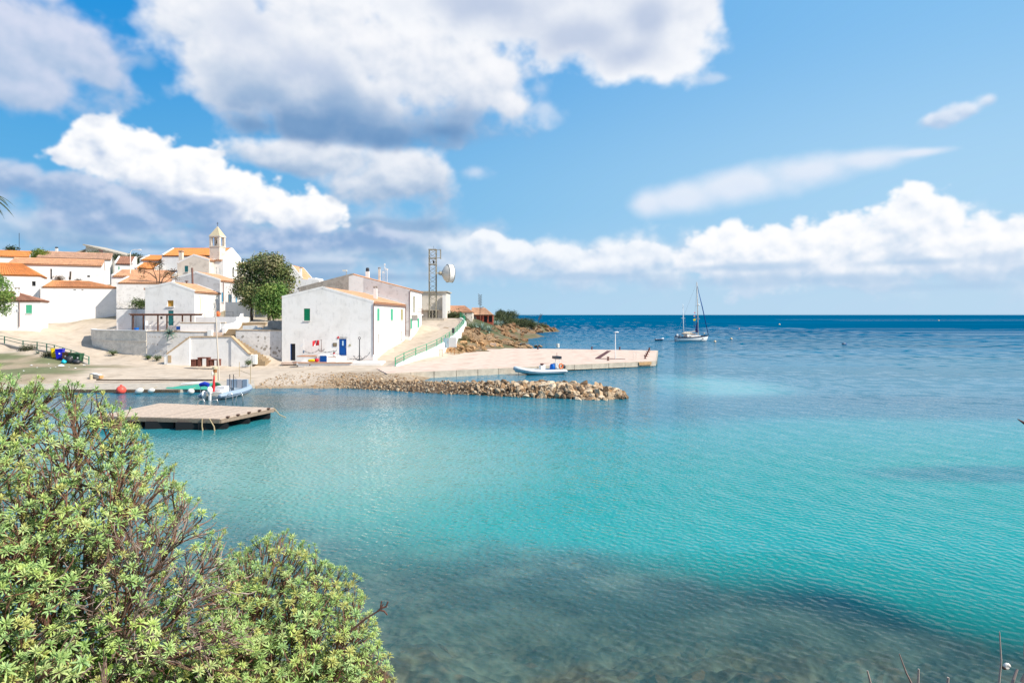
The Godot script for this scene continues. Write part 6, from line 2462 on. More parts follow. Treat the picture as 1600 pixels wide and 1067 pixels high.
	aw.position = Vector3(0, 1.5, 0)
	cb = MB.new()
	cb.box(Vector3(0.2, 1.85, 0.0), Vector3(1.2, 0.2, 1.5))
	put("sprayhood", cb, M.teak, s)
	for x in [-2.8, -0.4]:
		for z in [-0.6, 0.6]:
			cb = MB.new()
			cb.rod(Vector3(x, 1.1, z), Vector3(x, 2.1, z), 0.03)
			put("awning_post", cb, M.steel, s)
	cb = MB.new()
	for q in [[-4.6, 1.3, 0.5], [-4.5, 1.35, -0.4], [-3.9, 1.45, 0.6]]:
		cb.box(Vector3(q[0], q[1], q[2]), Vector3(0.45, 0.55, 0.4))
	put("stern_gear", cb, M.boat_grey_dark, s)
	cb = MB.new()
	cb.box(Vector3(-4.5, 1.75, 0.2), Vector3(0.5, 0.3, 0.35))
	put("stern_box", cb, M.white_paint, s)
	var mm := MB.new()
	mm.tube(path3([[1.75, 1.2, 0], [1.6, 8.0, 0], [1.35, 15.8, 0]]), PackedFloat32Array([0.14, 0.12, 0.09]), 8)
	var mast := put("main_mast", mm, M.mast, s, true)
	mm = MB.new()
	for q in [[1.5, 9.5, 0.9], [1.62, 6.0, 1.0]]:
		mm.rod(Vector3(q[0], q[1], -q[2]), Vector3(q[0], q[1], q[2]), 0.05)
	put("spreaders", mm, M.white_paint, mast)
	mm = MB.new()
	mm.ball(Vector3(1.95, 9.7, 0), Vector3(0.34, 0.2, 0.3), 8)
	put("radar_dome", mm, M.white_gloss, mast)
	mm = MB.new()
	mm.tube(path3([[-2.45, 1.2, 0], [-2.6, 5.0, 0], [-2.75, 9.9, 0]]), PackedFloat32Array([0.1, 0.08, 0.06]), 8)
	var mz := put("mizzen_mast", mm, M.white_paint, s, true)
	mm = MB.new()
	mm.rod(Vector3(-2.65, 6.1, -0.65), Vector3(-2.65, 6.1, 0.65), 0.05)
	mm.rod(Vector3(-3.2, 6.1, 0), Vector3(-2.1, 6.1, 0), 0.05)
	put("spreaders", mm, M.white_paint, mz)
	mm = MB.new()
	mm.tube(path3([[4.75, 1.75, 0], [3.0, 9.0, 0], [1.5, 14.6, 0]]), PackedFloat32Array([0.10, 0.13, 0.05]), 7)
	put("furled_jib", mm, M.sail_blue, s, true)
	mm = MB.new()
	mm.tri(Vector3(1.55, 2.3, 0), Vector3(0.75, 2.35, 0.02), Vector3(1.45, 5.2, 0))
	mm.tube(path3([[1.5, 2.4, 0], [1.2, 3.2, 0], [1.45, 5.0, 0]]), PackedFloat32Array([0.3, 0.26, 0.1]), 7)
	put("staysail_bag", mm, M.navy_cloth, s)
	mm = MB.new()
	mm.tube(path3([[1.4, 2.6, 0], [-0.6, 2.5, 0], [-2.4, 2.45, 0]]), PackedFloat32Array([0.09]), 7)
	put("boom", mm, M.mast, s)
	var lines := [[[1.35, 15.7, 0], [-4.7, 1.4, 0.0]], [[1.4, 15.5, 0], [1.0, 1.3, 1.4]], [[1.4, 15.5, 0], [1.0, 1.3, -1.4]], [[1.35, 15.7, 0], [4.75, 1.7, 0]], [[-2.7, 9.7, 0], [-2.2, 1.2, 1.3]], [[-2.7, 9.7, 0], [-2.2, 1.2, -1.3]], [[1.3, 14.0, 0], [0.3, 1.5, 0.9]]]
	for q in lines:
		mm = MB.new()
		mm.rod(Vector3(q[0][0], q[0][1], q[0][2]), Vector3(q[1][0], q[1][1], q[1][2]), 0.018, 4)
		put("rigging_line", mm, M.galvanised, s)
	for q in [[0.55, 7.6, "red_cloth", 0.25], [0.45, 6.7, "pink_panel", 0.3], [0.45, 5.7, "yellow_plastic", 0.5], [0.5, 4.1, "navy_cloth", 0.3]]:
		mm = MB.new()
		mm.box(Vector3(q[0], q[1], 0.35), Vector3(q[3] * 1.3, q[3], 0.03), Basis(Vector3.BACK, 0.3))
		put("signal_flag", mm, M[q[2]], s)
	for i in 7:
		mm = MB.new()
		var f := 0.1 + i * 0.14
		var k := int(f * 14)
		mm.rod(rows[k][6], rows[k][6] + Vector3(0, 0.6, 0), 0.02)
		put("stanchion", mm, M.steel, s)
	mm = MB.new()
	mm.ball(Vector3(3.4, 2.0, 0.3), Vector3(0.16, 0.2, 0.16), 7)
	put("bow_light", mm, M.yellow_buoy, s)
	mm = MB.new()
	mm.poly(path3([[2.1, 0.55, 1.30], [2.6, 0.5, 1.17], [2.7, 0.75, 1.16], [2.3, 0.85, 1.27]]), Vector3(0.3, 0, 1))
	put("bow_emblem", mm, M.dark_iron, s)
	# its dinghy
	var dg := inflatable("small grey dinghy trailing left of the sailing boat", Vector3(40.4, 0, -187.0), 6.0, 2.5, 1.2, 0.17, 0.18, M.boat_grey, M.boat_grey_dark)
	mm = MB.new()
	mm.ball(Vector3(0.95, 0.55, 0), Vector3(0.38, 0.22, 0.3), 8)
	put("white_cover", mm, M.white_paint, dg)
	# buoys
	var bd := [["small cream buoy just right of the sailing boat's bow", 1117.5, 534.5, 0.34, "yellow_buoy"], ["small cream buoy a little farther right of the sailing boat", 1143.0, 530.0, 0.36, "yellow_buoy"], ["tiny pink buoy right of the sailing boat, near the horizon", 1155.3, 514.3, 0.4, "pink_buoy"],
		["small pale yellow buoy alone in the open water right of the sailing boat", 1218.4, 507.6, 0.7, "yellow_buoy"], ["small pale yellow buoy farthest out to the right near the horizon", 1467.5, 501.4, 0.9, "yellow_buoy"]]
	for q in bd:
		var p := G(q[1], q[2], 0.0)
		var t := thing("buoy", q[0], "buoy", p, 0.0, "mooring buoys out in the bay")
		mm = MB.new()
		mm.ball(Vector3(0, q[3] * 0.35, 0), Vector3.ONE * q[3], 10)
		put("float", mm, M[q[4]], t, true)
		mm = MB.new()
		mm.lathe(PackedVector2Array([Vector2(0.05, q[3] * 1.2), Vector2(0.1, q[3] * 1.5), Vector2(0, q[3] * 1.6)]))
		put("ring", mm, M.dark_iron, t)
	var db := thing("buoy", "dark blue low mooring float alone in the open water", "buoy", G(1319.5, 538.2, 0.0), 0.0, "mooring buoys out in the bay")
	mm = MB.new()
	mm.ball(Vector3(0, 0.12, 0), Vector3(0.55, 0.34, 0.35), 10)
	put("float", mm, M.boat_grey_dark, db, true)
	mm = MB.new()
	mm.ball(Vector3(0.3, 0.1, 0.05), Vector3(0.3, 0.24, 0.3), 8)
	put("knob", mm, M.blue_paint, db, true)
	# floats hung along the quay
	var rb := thing("red_buoy", "big round coral red buoy floating against the quay", "buoy", G(188.5, 614.5, 0.0))
	mm = MB.new()
	mm.ball(Vector3(0, 0.28, 0), Vector3(0.42, 0.40, 0.42), 16)
	put("float", mm, M.red_buoy, rb, true)
	mm = MB.new()
	mm.lathe(PackedVector2Array([Vector2(0.09, 0.62), Vector2(0.1, 0.75), Vector2(0, 0.78)]))
	put("eye", mm, M.red_buoy, rb)
	var fd := [["white fender against the quay just right of the red buoy", 219.5, 612.5, 0.30, 0.7], ["smaller white fender second right of the red buoy", 238.0, 612.0, 0.24, 0.5], ["round white fender against the quay left of the grey inflatable", 298.5, 613.5, 0.30, 0.0]]
	for q in fd:
		var t := thing("fender", q[0], "fender", G(q[1], q[2] + 2.0, 0.05), 0.0, "white fenders along the quay")
		mm = MB.new()
		mm.ball(Vector3(0, 0.24, 0.1), Vector3(q[3] * (1.35 if q[4] > 0 else 1.0), q[3] * 0.85, q[3] * 0.85), 12)
		var fl := put("float", mm, M.white_buoy, t, true)
		fl.rotation.z = q[4] * 0.6
		mm = MB.new()
		mm.rod(Vector3(0, 0.4, 0.1), Vector3(0.1, 0.5, -0.5), 0.02)
		put("rope", mm, M.rope, t)
	# tarpaulin, board and the pillar with its flagpole
	var tp := thing("tarpaulin", "teal green tarpaulin spread over a boat on the quay", "tarpaulin", Vector3(-29.2, 0.27, -62.6))
	mm = MB.new()
	var tr := []
	for i in 9:
		var f := i / 8.0
		var w := 0.35 + 1.6 * pow(f, 0.7)
		var hh := 0.08 + 0.42 * f
		var ring := PackedVector3Array()
		for k in 7:
			var g := -1.0 + k / 3.0
			ring.append(Vector3(-2.5 + 4.4 * f, maxf(0.02, hh * (1.0 - g * g) + 0.03 * sin(i * 2.3 + k)), g * w * 0.75 - 0.2 * f))
		tr.append(ring)
	mm.skin(tr, false, Vector3(0, -3, 0))
	put("sheet", mm, M.teal_tarp, tp, true)
	var sb := thing("white_board", "long white upturned board beside the teal tarpaulin", "board", Vector3(-30.2, 0.3, -64.6), 6.0)
	mm = MB.new()
	tr = []
	for i in 9:
		var f := i / 8.0
		var w := 0.42 * sin(PI * (0.06 + 0.88 * f))
		var ring := PackedVector3Array()
		for k in 6:
			var a2 := TAU * k / 6
			ring.append(Vector3(-1.1 + 2.2 * f, 0.16 + 0.12 * f + sin(a2) * 0.16 * (w + 0.3), cos(a2) * w))
		tr.append(ring)
	mm.skin(tr, true, Vector3(0, 0.15, 0))
	put("shell", mm, M.white_gloss, sb, true)
	var pl := thing("mooring_pillar", "tan round mooring pillar with an orange rust stain beside the grey inflatable", "pillar", G(335.5, 597.0, 0.33))
	mm = MB.new()
	mm.lathe(PackedVector2Array([Vector2(0.2, -0.2), Vector2(0.17, 0.1), Vector2(0.16, 1.25), Vector2(0.26, 1.3), Vector2(0.27, 1.5), Vector2(0.15, 1.58), Vector2(0, 1.6)]))
	put("column", mm, M.cream_cap, pl)
	mm = MB.new()
	mm.lathe(PackedVector2Array([Vector2(0.165, 0.95), Vector2(0.175, 0.96), Vector2(0.175, 1.28), Vector2(0.165, 1.3)]))
	put("rust_band", mm, M.rust, pl)
	mm = MB.new()
	mm.ball(Vector3(-0.2, 0.85, 0.12), Vector3(0.12, 0.22, 0.12), 8)
	put("fender", mm, M.white_buoy, pl)
	var fp := thing("flagpole", "tall slightly leaning bare pole rising behind the mooring pillar", "pole", G(336.6, 597.0, 0.33) + Vector3(0.05, 0, -0.5))
	mm = MB.new()
	mm.tube(path3([[0.05, 0.0, 0], [0.0, 1.6, 0], [-0.14, 4.0, 0], [-0.32, 7.9, 0]]), PackedFloat32Array([0.085, 0.08, 0.07, 0.045]), 8)
	put("pole", mm, M.mast, fp)
	var hr := []
	for q in [[373.5, 589.5], [391.0, 597.5]]:
		hr.append(G(q[0], q[1], 0.5))
	railing("thin rusty handrail frame on the slipway right of the grey inflatable", hr, 1.6, [0.75], M.rope, 0.022)


func make_dock() -> void:
	var d := thing("floating_dock", "square floating swimming platform decked with tan boards", "floating dock", Vector3(-21.2, 0, -45.0))
	var o := d.position
	var c := [Vector3(-17.7, 0.70, -41.4), Vector3(-16.15, 0.70, -46.3), Vector3(-25.2, 0.70, -48.8), Vector3(-25.9, 0.70, -42.6)]
	var n := 44
	for i in n:
		var f0 := (i + 0.04) / n
		var f1 := (i + 0.96) / n
		var a: Vector3 = c[3].lerp(c[0], f0) - o
		var b: Vector3 = c[3].lerp(c[0], f1) - o
		var e: Vector3 = c[2].lerp(c[1], f1) - o
		var g: Vector3 = c[2].lerp(c[1], f0) - o
		var mb := MB.new()
		mb.col = Color(1, 1, 1) * rng.randf_range(0.82, 1.1)
		var up := Vector3(0, rng.randf_range(-0.008, 0.008), 0)
		var dn := Vector3(0, -0.05, 0)
		mb.quad(a + up, b + up, e + up, g + up, Vector3.UP)
		mb.quad(a + up, b + up, b + dn, a + dn, Vector3(0, 0, 1))
		mb.quad(g + up, e + up, e + dn, g + dn, Vector3(0, 0, -1))
		mb.quad(b + up, e + up, e + dn, b + dn, Vector3(1, 0, 0))
		mb.quad(a + up, g + up, g + dn, a + dn, Vector3(-1, 0, 0))
		put("deck_board", mb, M.old_wood, d)
	for q in [[3, 0], [0, 1], [1, 2], [2, 3]]:
		var mb := MB.new()
		mb.col = Color(0.5, 0.47, 0.45)
		mb.bar(c[q[0]] - o + Vector3(0, -0.17, 0), c[q[1]] - o + Vector3(0, -0.17, 0), 0.12, 0.2)
		put("edge_beam", mb, M.old_wood, d)
	# pontoons under it
	for q in [[0.905, 0.10], [0.905, 0.5], [0.905, 0.9], [0.02, 0.1], [0.02, 0.5], [0.02, 0.9], [0.5, 0.06], [0.5, 0.9], [0.25, 0.05], [0.75, 0.05]]:
		var a: Vector3 = (c[3] as Vector3).lerp(c[0], q[0])
		var b: Vector3 = (c[2] as Vector3).lerp(c[1], q[0])
		var p := a.lerp(b, q[1]) - o
		var mb := MB.new()
		mb.box(p + Vector3(-0.05, -0.55, 0), Vector3(1.6, 0.62, 0.78), Basis(Vector3.UP, 0.22))
		for k in 5:
			mb.box(p + Vector3(-0.05, -0.55, 0) + Basis(Vector3.UP, 0.22) * Vector3(0.8, 0, -0.3 + 0.15 * k), Vector3(0.05, 0.6, 0.06), Basis(Vector3.UP, 0.22))
		put("pontoon", mb, M.rubber_and_dock_shade, d)  # shadow under the deck put into the pontoons' black
	for f in [0.12, 0.3, 0.5, 0.7, 0.88]:
		var a: Vector3 = (c[0] as Vector3).lerp(c[1], f) - o
		var mb := MB.new()
		mb.box(a + Vector3(0.02, 0.03, 0), Vector3(0.16, 0.08, 0.22))
		put("cleat", mb, M.dark_wood, d)
	for q in [[0.955, -0.28], [0.86, 0.0]]:
		var a: Vector3 = (c[3] as Vector3).lerp(c[0], q[0]) - o + Vector3(0, 0, 0.1)
		var mb := MB.new()
		mb.tube(PackedVector3Array([a + Vector3(q[1], 0.02, 0), a + Vector3(0.02, -0.45, 0.05), a + Vector3(0.04, -0.75, 0)]), PackedFloat32Array([0.03, 0.035, 0.05]), 6)
		put("rope", mb, M.rope, d)
	var ep := MB.new()
	ep.tube(PackedVector3Array([c[1] - o + Vector3(0, -0.05, 0), c[1] - o + Vector3(0.45, -0.45, 0.2), c[1] - o + Vector3(0.9, -0.62, 0.3)]), PackedFloat32Array([0.035]), 6)
	put("rope", ep, M.rope, d)
	# bathing ladder handles on the far edge
	for u in [[308.5, 0.34, 0.42], [329.0, 0.34, 0.42], [352.5, 0.0, 0.85], [368.5, 0.22, 0.85]]:
		var p := P(u[0], 634.5, 47.6) - o
		var mb := MB.new()
		var hh: float = u[2]
		mb.tube(PackedVector3Array([p + Vector3(0, -0.1, 0), p + Vector3(0, hh * 0.7, 0), p + Vector3(0.12, hh, -0.1), p + Vector3(0.3, hh, -0.2), p + Vector3(0.38, hh * 0.7, -0.25), p + Vector3(0.38, -0.3, -0.25)]), PackedFloat32Array([0.028]), 7)
		put("ladder_handle", mb, M.steel, d, true)


func anchor(label: String, at: Vector3, h: float, w: float, m: Material, turn := 0.0) -> Node3D:
	var t := thing("anchor", label, "anchor", at, turn)
	var mb := MB.new()
	mb.tube(PackedVector3Array([Vector3(0, 0.1, 0), Vector3(0, h, 0)]), PackedFloat32Array([h * 0.028, h * 0.02]), 7)
	put("shank", mb, m, t)
	put("ring", ring_mesh(h * 0.05, h * 0.014, Basis.IDENTITY, Vector3(0, h * 1.05, 0)), m, t)
	mb = MB.new()
	var arc := PackedVector3Array()
	for i in 9:
		var a := lerpf(-1.0, 1.0, i / 8.0)
		arc.append(Vector3(a * w * 0.5, 0.08 + a * a * h * 0.2, 0))
	mb.tube(arc, PackedFloat32Array([0.02, 0.03, 0.04, 0.05, 0.055, 0.05, 0.04, 0.03, 0.02]), 6)
	put("arms", mb, m, t)
	for s in [-1.0, 1.0]:
		mb = MB.new()
		var e := Vector3(s * w * 0.5, 0.08 + h * 0.2, 0)
		mb.tri(e + Vector3(s * 0.06, 0.1, 0), e + Vector3(-s * 0.22, -0.06, 0.12), e + Vector3(-s * 0.22, -0.06, -0.12))
		mb.tri(e + Vector3(s * 0.04, 0.1, 0), e + Vector3(-s * 0.2, -0.1, -0.12), e + Vector3(-s * 0.2, -0.1, 0.12))
		put("fluke", mb, m, t)
		mb = MB.new()
		mb.rod(Vector3(0, h * 0.28, 0), Vector3(s * w * 0.3, 0.16, 0), 0.02)
		put("stay", mb, m, t)
	return t


func chain(label: String, pts: PackedVector3Array) -> void:
	var t := thing("chain", label, "chain", pts[0])
	var mb := MB.new()
	for i in pts.size() - 1:
		var a := pts[i] - pts[0]
		var b := pts[i + 1] - pts[0]
		var n := maxi(2, roundi(a.distance_to(b) / 0.16))
		for k in n:
			var p := a.lerp(b, k / float(n))
			var q := a.lerp(b, (k + 1.15) / float(n))
			mb.bar(p, q, 0.075 if k % 2 == 0 else 0.03, 0.03 if k % 2 == 0 else 0.075)
	put("links", mb, M.dark_iron, t)


func make_dive_centre() -> void:
	var z := 87.7
	# stepped white platform with planter, cabinet and steps
	var pf := thing("platform", "white plastered platform with orange tiled tops before the blue door", "platform", P(520, 566, 86.2))
	var o := pf.position
	var mb := MB.new()
	mb.box(P(489, 562.5, 86.3) - o, Vector3(3.6, 1.1, 2.0))
	mb.box(P(505, 561.5, 85.6) - o, Vector3(1.15, 1.25, 1.6))
	mb.box(P(519, 562.5, 86.3) - o, Vector3(1.5, 1.1, 2.0))
	mb.box(P(535, 568.5, 85.4) - o, Vector3(10.2, 0.5, 3.0))
	put("masonry", mb, M.white_plaster, pf)
	mb = MB.new()
	mb.box(P(482, 556.0, 86.3) - o, Vector3(2.4, 0.06, 2.04))
	mb.box(P(519.5, 556.3, 86.3) - o, Vector3(1.4, 0.06, 2.04))
	mb.box(P(505, 566.3, 84.2) - o, Vector3(7.2, 0.06, 0.9))
	put("tiled_top", mb, M.terracotta, pf)
	for i in 4:
		mb = MB.new()
		mb.box(P(531.5 - i * 1.0, 557.5 + i * 2.6, 86.9 - i * 0.4) - o - Vector3(0, 0.3, 0), Vector3(1.45, 0.62, 0.42))
		put("step", mb, M.sign_white, pf)
	mb = MB.new()
	mb.box(P(505, 561.3, 84.75) - o, Vector3(0.85, 0.85, 0.06))
	put("cabinet_door", mb, M.blue_paint, pf)
	var pt := thing("tiled_patio", "orange tiled patio corner under the tall black anchor", "patio", P(562, 565.5, 86.6))
	mb = MB.new()
	mb.prism(PackedVector2Array([Vector2(-1.5, -0.6), Vector2(1.6, -0.9), Vector2(1.75, -0.3), Vector2(0.6, 1.3), Vector2(-1.6, 1.5)]), -0.8, 0.06)
	put("paving", mb, M.terracotta, pt)
	mb = MB.new()
	wall_line(mb, [[-4.0, 1.9, -0.6, 0.08], [0.7, 1.75, -0.6, 0.05], [1.95, 0.2, -0.6, 0.12], [1.9, -0.8, -0.6, 0.3]], 0.3)
	put("kerb", mb, M.white_plaster, pt)
	anchor("tall black iron anchor standing beside the right corner of the blue door house", P(561.3, 564.0, 86.4), 2.75, 1.55, M.dark_iron)
	anchor("smaller rusty brown anchor on the platform behind the red flag", P(501.6, 550.2, 86.3), 1.45, 0.85, M.brown_iron)
	chain("slack black chain hung from the left post to the smaller anchor", PackedVector3Array([P(474, 547.5, 86), P(479, 550.5, 86), P(485, 551.5, 86), P(491, 550.5, 86), P(497.5, 547.2, 86)]))
	chain("slack black chain from the smaller anchor towards the blue door", PackedVector3Array([P(505, 550.0, 86), P(511, 550.5, 86), P(518, 549.2, 86), P(521.5, 547.8, 86), P(523.5, 549.5, 86), P(525.5, 547.2, 86)]))
	chain("black chain curling up right of the tall anchor", PackedVector3Array([P(545, 560.5, 86.5), P(553, 561, 86.5), P(561, 561.5, 86.5), P(570, 559, 86.5), P(575, 554.5, 86.5), P(577.8, 550, 86.5)]))
	# dive flag: red with a white band
	var fg := thing("red_flag", "red flag with a slanting white band on a thin pole by the white house", "flag", P(498.4, 553.5, 85.9))
	mb = MB.new()
	mb.rod(Vector3(0, 0, 0), Vector3(0, 1.85, 0), 0.02)
	put("pole", mb, M.galvanised, fg)
	mb = MB.new()
	var mw := MB.new()
	for i in 12:
		for j in 8:
			var q := []
			for e in [[i, j], [i + 1, j], [i + 1, j + 1], [i, j + 1]]:
				var fx: float = e[0] / 12.0
				var fy: float = e[1] / 8.0
				q.append(Vector3(-0.84 * fx, 1.78 - 0.66 * fy - 0.12 * fx * fx, 0.06 * sin(fx * 7.0 + fy * 1.5)))
			var sl: float = (i + 0.5) / 12.0 - ((j + 0.5) / 8.0) * 0.35
			(mw if sl > 0.28 and sl < 0.44 else mb).quad(q[0], q[1], q[2], q[3])
	put("cloth", mb, M.red_cloth, fg)
	put("white_band", mw, M.paper, fg)
	var wf := thing("white_flagpole", "white flagpole with a pale limp flag left of the red flag", "flagpole", P(474.2, 553.5, 85.9))
	mb = MB.new()
	mb.rod(Vector3(0, 0, 0), Vector3(0, 1.95, 0), 0.025)
	put("pole", mb, M.white_paint, wf)
	mb = MB.new()
	mb.poly(PackedVector3Array([Vector3(-0.05, 1.4, 0.02), Vector3(-0.22, 1.45, 0.05), Vector3(-0.5, 1.0, 0.0), Vector3(-0.2, 0.95, 0.06)]), Vector3(0, 0, 1))
	put("flag", mb, M.sign_white, wf)
	mb = MB.new()
	mb.ball(Vector3(0.0, 0.32, 0.05), Vector3(0.12, 0.22, 0.1), 7)
	put("blue_tie", mb, M.boat_grey_dark, wf)
	var yk := thing("yellow_float", "yellow and red rescue float lying against the platform", "float", P(488.5, 565.2, 84.6))
	mb = MB.new()
	mb.tube(PackedVector3Array([Vector3(-0.62, 0.12, 0), Vector3(-0.45, 0.14, 0), Vector3(0.1, 0.16, 0), Vector3(0.25, 0.16, 0)]), PackedFloat32Array([0.09, 0.16, 0.17, 0.13]), 9)
	put("yellow_body", mb, M.yellow_plastic, yk, true)
	mb = MB.new()
	mb.ball(Vector3(0.48, 0.2, 0), Vector3(0.25, 0.24, 0.2), 10)
	put("red_end", mb, M.red_cloth, yk, true)
	var sb := thing("striped_bollard", "short red white and black striped post beside the steps", "bollard", P(521.5, 556.8, 86.0))
	for i in 4:
		mb = MB.new()
		mb.lathe(PackedVector2Array([Vector2(0.13, i * 0.14), Vector2(0.13, i * 0.14 + 0.138)]))
		mb.prism(PackedVector2Array([Vector2(0.09, 0.09), Vector2(-0.09, 0.09), Vector2(-0.09, -0.09), Vector2(0.09, -0.09)]), i * 0.14, i * 0.14 + 0.139)
		put("stripe", mb, [M.dark_iron, M.sign_white, M.red_cloth, M.dark_iron][i], sb)
	var bp := thing("brass_plaque", "dark brown plaque on the wall left of the blue door", "plaque", P(522.8, 538.5, 87.66))
	mb = MB.new()
	mb.box(Vector3.ZERO, Vector3(0.5, 0.44, 0.05))
	put("plate", mb, M.brass, bp)
	for y in [-0.1, 0.0, 0.1]:
		mb = MB.new()
		mb.box(Vector3(0, y, 0.028), Vector3(0.36, 0.03, 0.012))
		put("engraved_line", mb, M.cream_cap, bp)
	var sg := thing("door_sign", "red emblem and dark lettering above the blue door", "sign", P(534, 527.3, 87.66))
	mb = MB.new()
	mb.lathe(PackedVector2Array([Vector2(0.0, 0.02), Vector2(0.16, 0.02), Vector2(0.16, 0.0)]), Transform3D(Basis(Vector3.RIGHT, PI / 2), Vector3(-0.48, 0, 0)), 14)
	put("emblem", mb, M.red_cloth, sg)
	mb = MB.new()
	mb.bar(Vector3(-0.58, 0.07, 0.03), Vector3(-0.38, -0.07, 0.03), 0.05, 0.02)
	put("emblem_band", mb, M.paper, sg)
	var tm := TextMesh.new()
	tm.text = "DIVING CENTER"
	var ft := SystemFont.new()
	ft.font_names = PackedStringArray(["Droid Sans"])
	tm.font = ft
	tm.font_size = 32
	tm.pixel_size = 0.0042
	tm.depth = 0.02
	var tn := put("lettering", tm, M.dark_iron, sg)
	tn.position = Vector3(0.22, 0.0, 0.01)
	var eb := thing("wall_emblem", "small olive green emblem on the wall right of the blue door", "emblem", P(546.2, 538.7, 87.66))
	mb = MB.new()
	mb.tri(Vector3(-0.16, -0.1, 0.02), Vector3(0.16, -0.12, 0.02), Vector3(0.03, 0.14, 0.02))
	mb.box(Vector3(0, -0.12, 0), Vector3(0.26, 0.06, 0.04))
	put("shape", mb, M.olive_shutter, eb)
	var lg := thing("stone_ledge", "dark patch of bare stones at the foot of the white platform", "ledge", P(481.5, 571.2, 84.2))
	for i in 14:
		var st := put("stone", stone_mesh(400 + i % 4), M.rust if i % 5 == 0 else M.old_wall, lg)
		st.transform = Transform3D(rand_turn(0.5).scaled_local(Vector3(0.34, 0.26, 0.3)), Vector3(rng.randf_range(-0.8, 0.75), rng.randf_range(0.0, 0.12), rng.randf_range(-0.3, 0.3)))
	var dsl := thing("door_slab", "pale concrete slab before the narrow dark doorway", "slab", P(455, 566.5, 86.3))
	mb = MB.new()
	mb.box(Vector3(0.3, -0.05, 0), Vector3(2.7, 0.3, 1.6))
	put("slab", mb, M.pier_top, dsl)
	# red brick benches and table before the stair wall
	var bt := [["red brick bench left of the brick table by the stair wall", 303.0, 568.5, 0.62, 0.55], ["red brick table before the stair wall in the square", 318.5, 568.5, 1.35, 0.8], ["red brick bench right of the brick table by the stair wall", 336.0, 567.5, 1.15, 0.5]]
	for i in 3:
		var q: Array = bt[i]
		var t := thing("brick_table" if i == 1 else "brick_bench", q[0], "table" if i == 1 else "bench", P(q[1], q[2], 82.6))
		mb = MB.new()
		mb.box(Vector3(0, q[4] - 0.06, 0), Vector3(q[3], 0.12, 0.7))
		put("table_top" if i == 1 else "seat", mb, M.red_brick, t)
		for s in [-1, 1]:
			mb = MB.new()
			mb.box(Vector3(s * (q[3] * 0.5 - 0.16), (q[4] - 0.12) * 0.5 - 0.15, 0), Vector3(0.3, q[4] + 0.18, 0.6))
			put("leg", mb, M.red_brick, t)


func wheelie_bin(label: String, at: Vector3, turn: float, m: Material, s := 1.0) -> void:
	var t := thing("wheelie_bin", label, "bin", at, turn, "rubbish bins by the railing")
	var mb := MB.new()
	var a := 0.25 * s
	var b := 0.34 * s
	var h := 1.0 * s
	mb.skin([PackedVector3Array([Vector3(-a, 0.1, -a), Vector3(a, 0.1, -a), Vector3(a, 0.1, a), Vector3(-a, 0.1, a)]), PackedVector3Array([Vector3(-b, h, -b), Vector3(b, h, -b), Vector3(b, h, b), Vector3(-b, h, b)])], true, Vector3(0, h * 0.5, 0))
	mb.quad(Vector3(-a, 0.1, -a), Vector3(a, 0.1, -a), Vector3(a, 0.1, a), Vector3(-a, 0.1, a), Vector3.DOWN)
	put("body", mb, m, t)
	mb = MB.new()
	mb.box(Vector3(0, h + 0.04, 0.02), Vector3(b * 2.1, 0.09, b * 2.15))
	mb.box(Vector3(0, h + 0.06, -b - 0.05), Vector3(b * 1.7, 0.06, 0.08))
	put("lid", mb, m, t)
	for x in [-1.0, 1.0]:
		mb = MB.new()
		mb.lathe(PackedVector2Array([Vector2(0, -0.03), Vector2(0.1, -0.03), Vector2(0.1, 0.03), Vector2(0, 0.03)]), Transform3D(Basis(Vector3.BACK, PI / 2), Vector3(x * a, 0.1, -a)), 10)
		put("wheel", mb, M.rubber_and_dock_shade, t)
	mb = MB.new()
	mb.box(Vector3(0.05, h * 0.6, b * 0.9), Vector3(0.16, 0.18, 0.03), Basis(Vector3.RIGHT, -0.1))
	put("sticker", mb, M.paper, t)


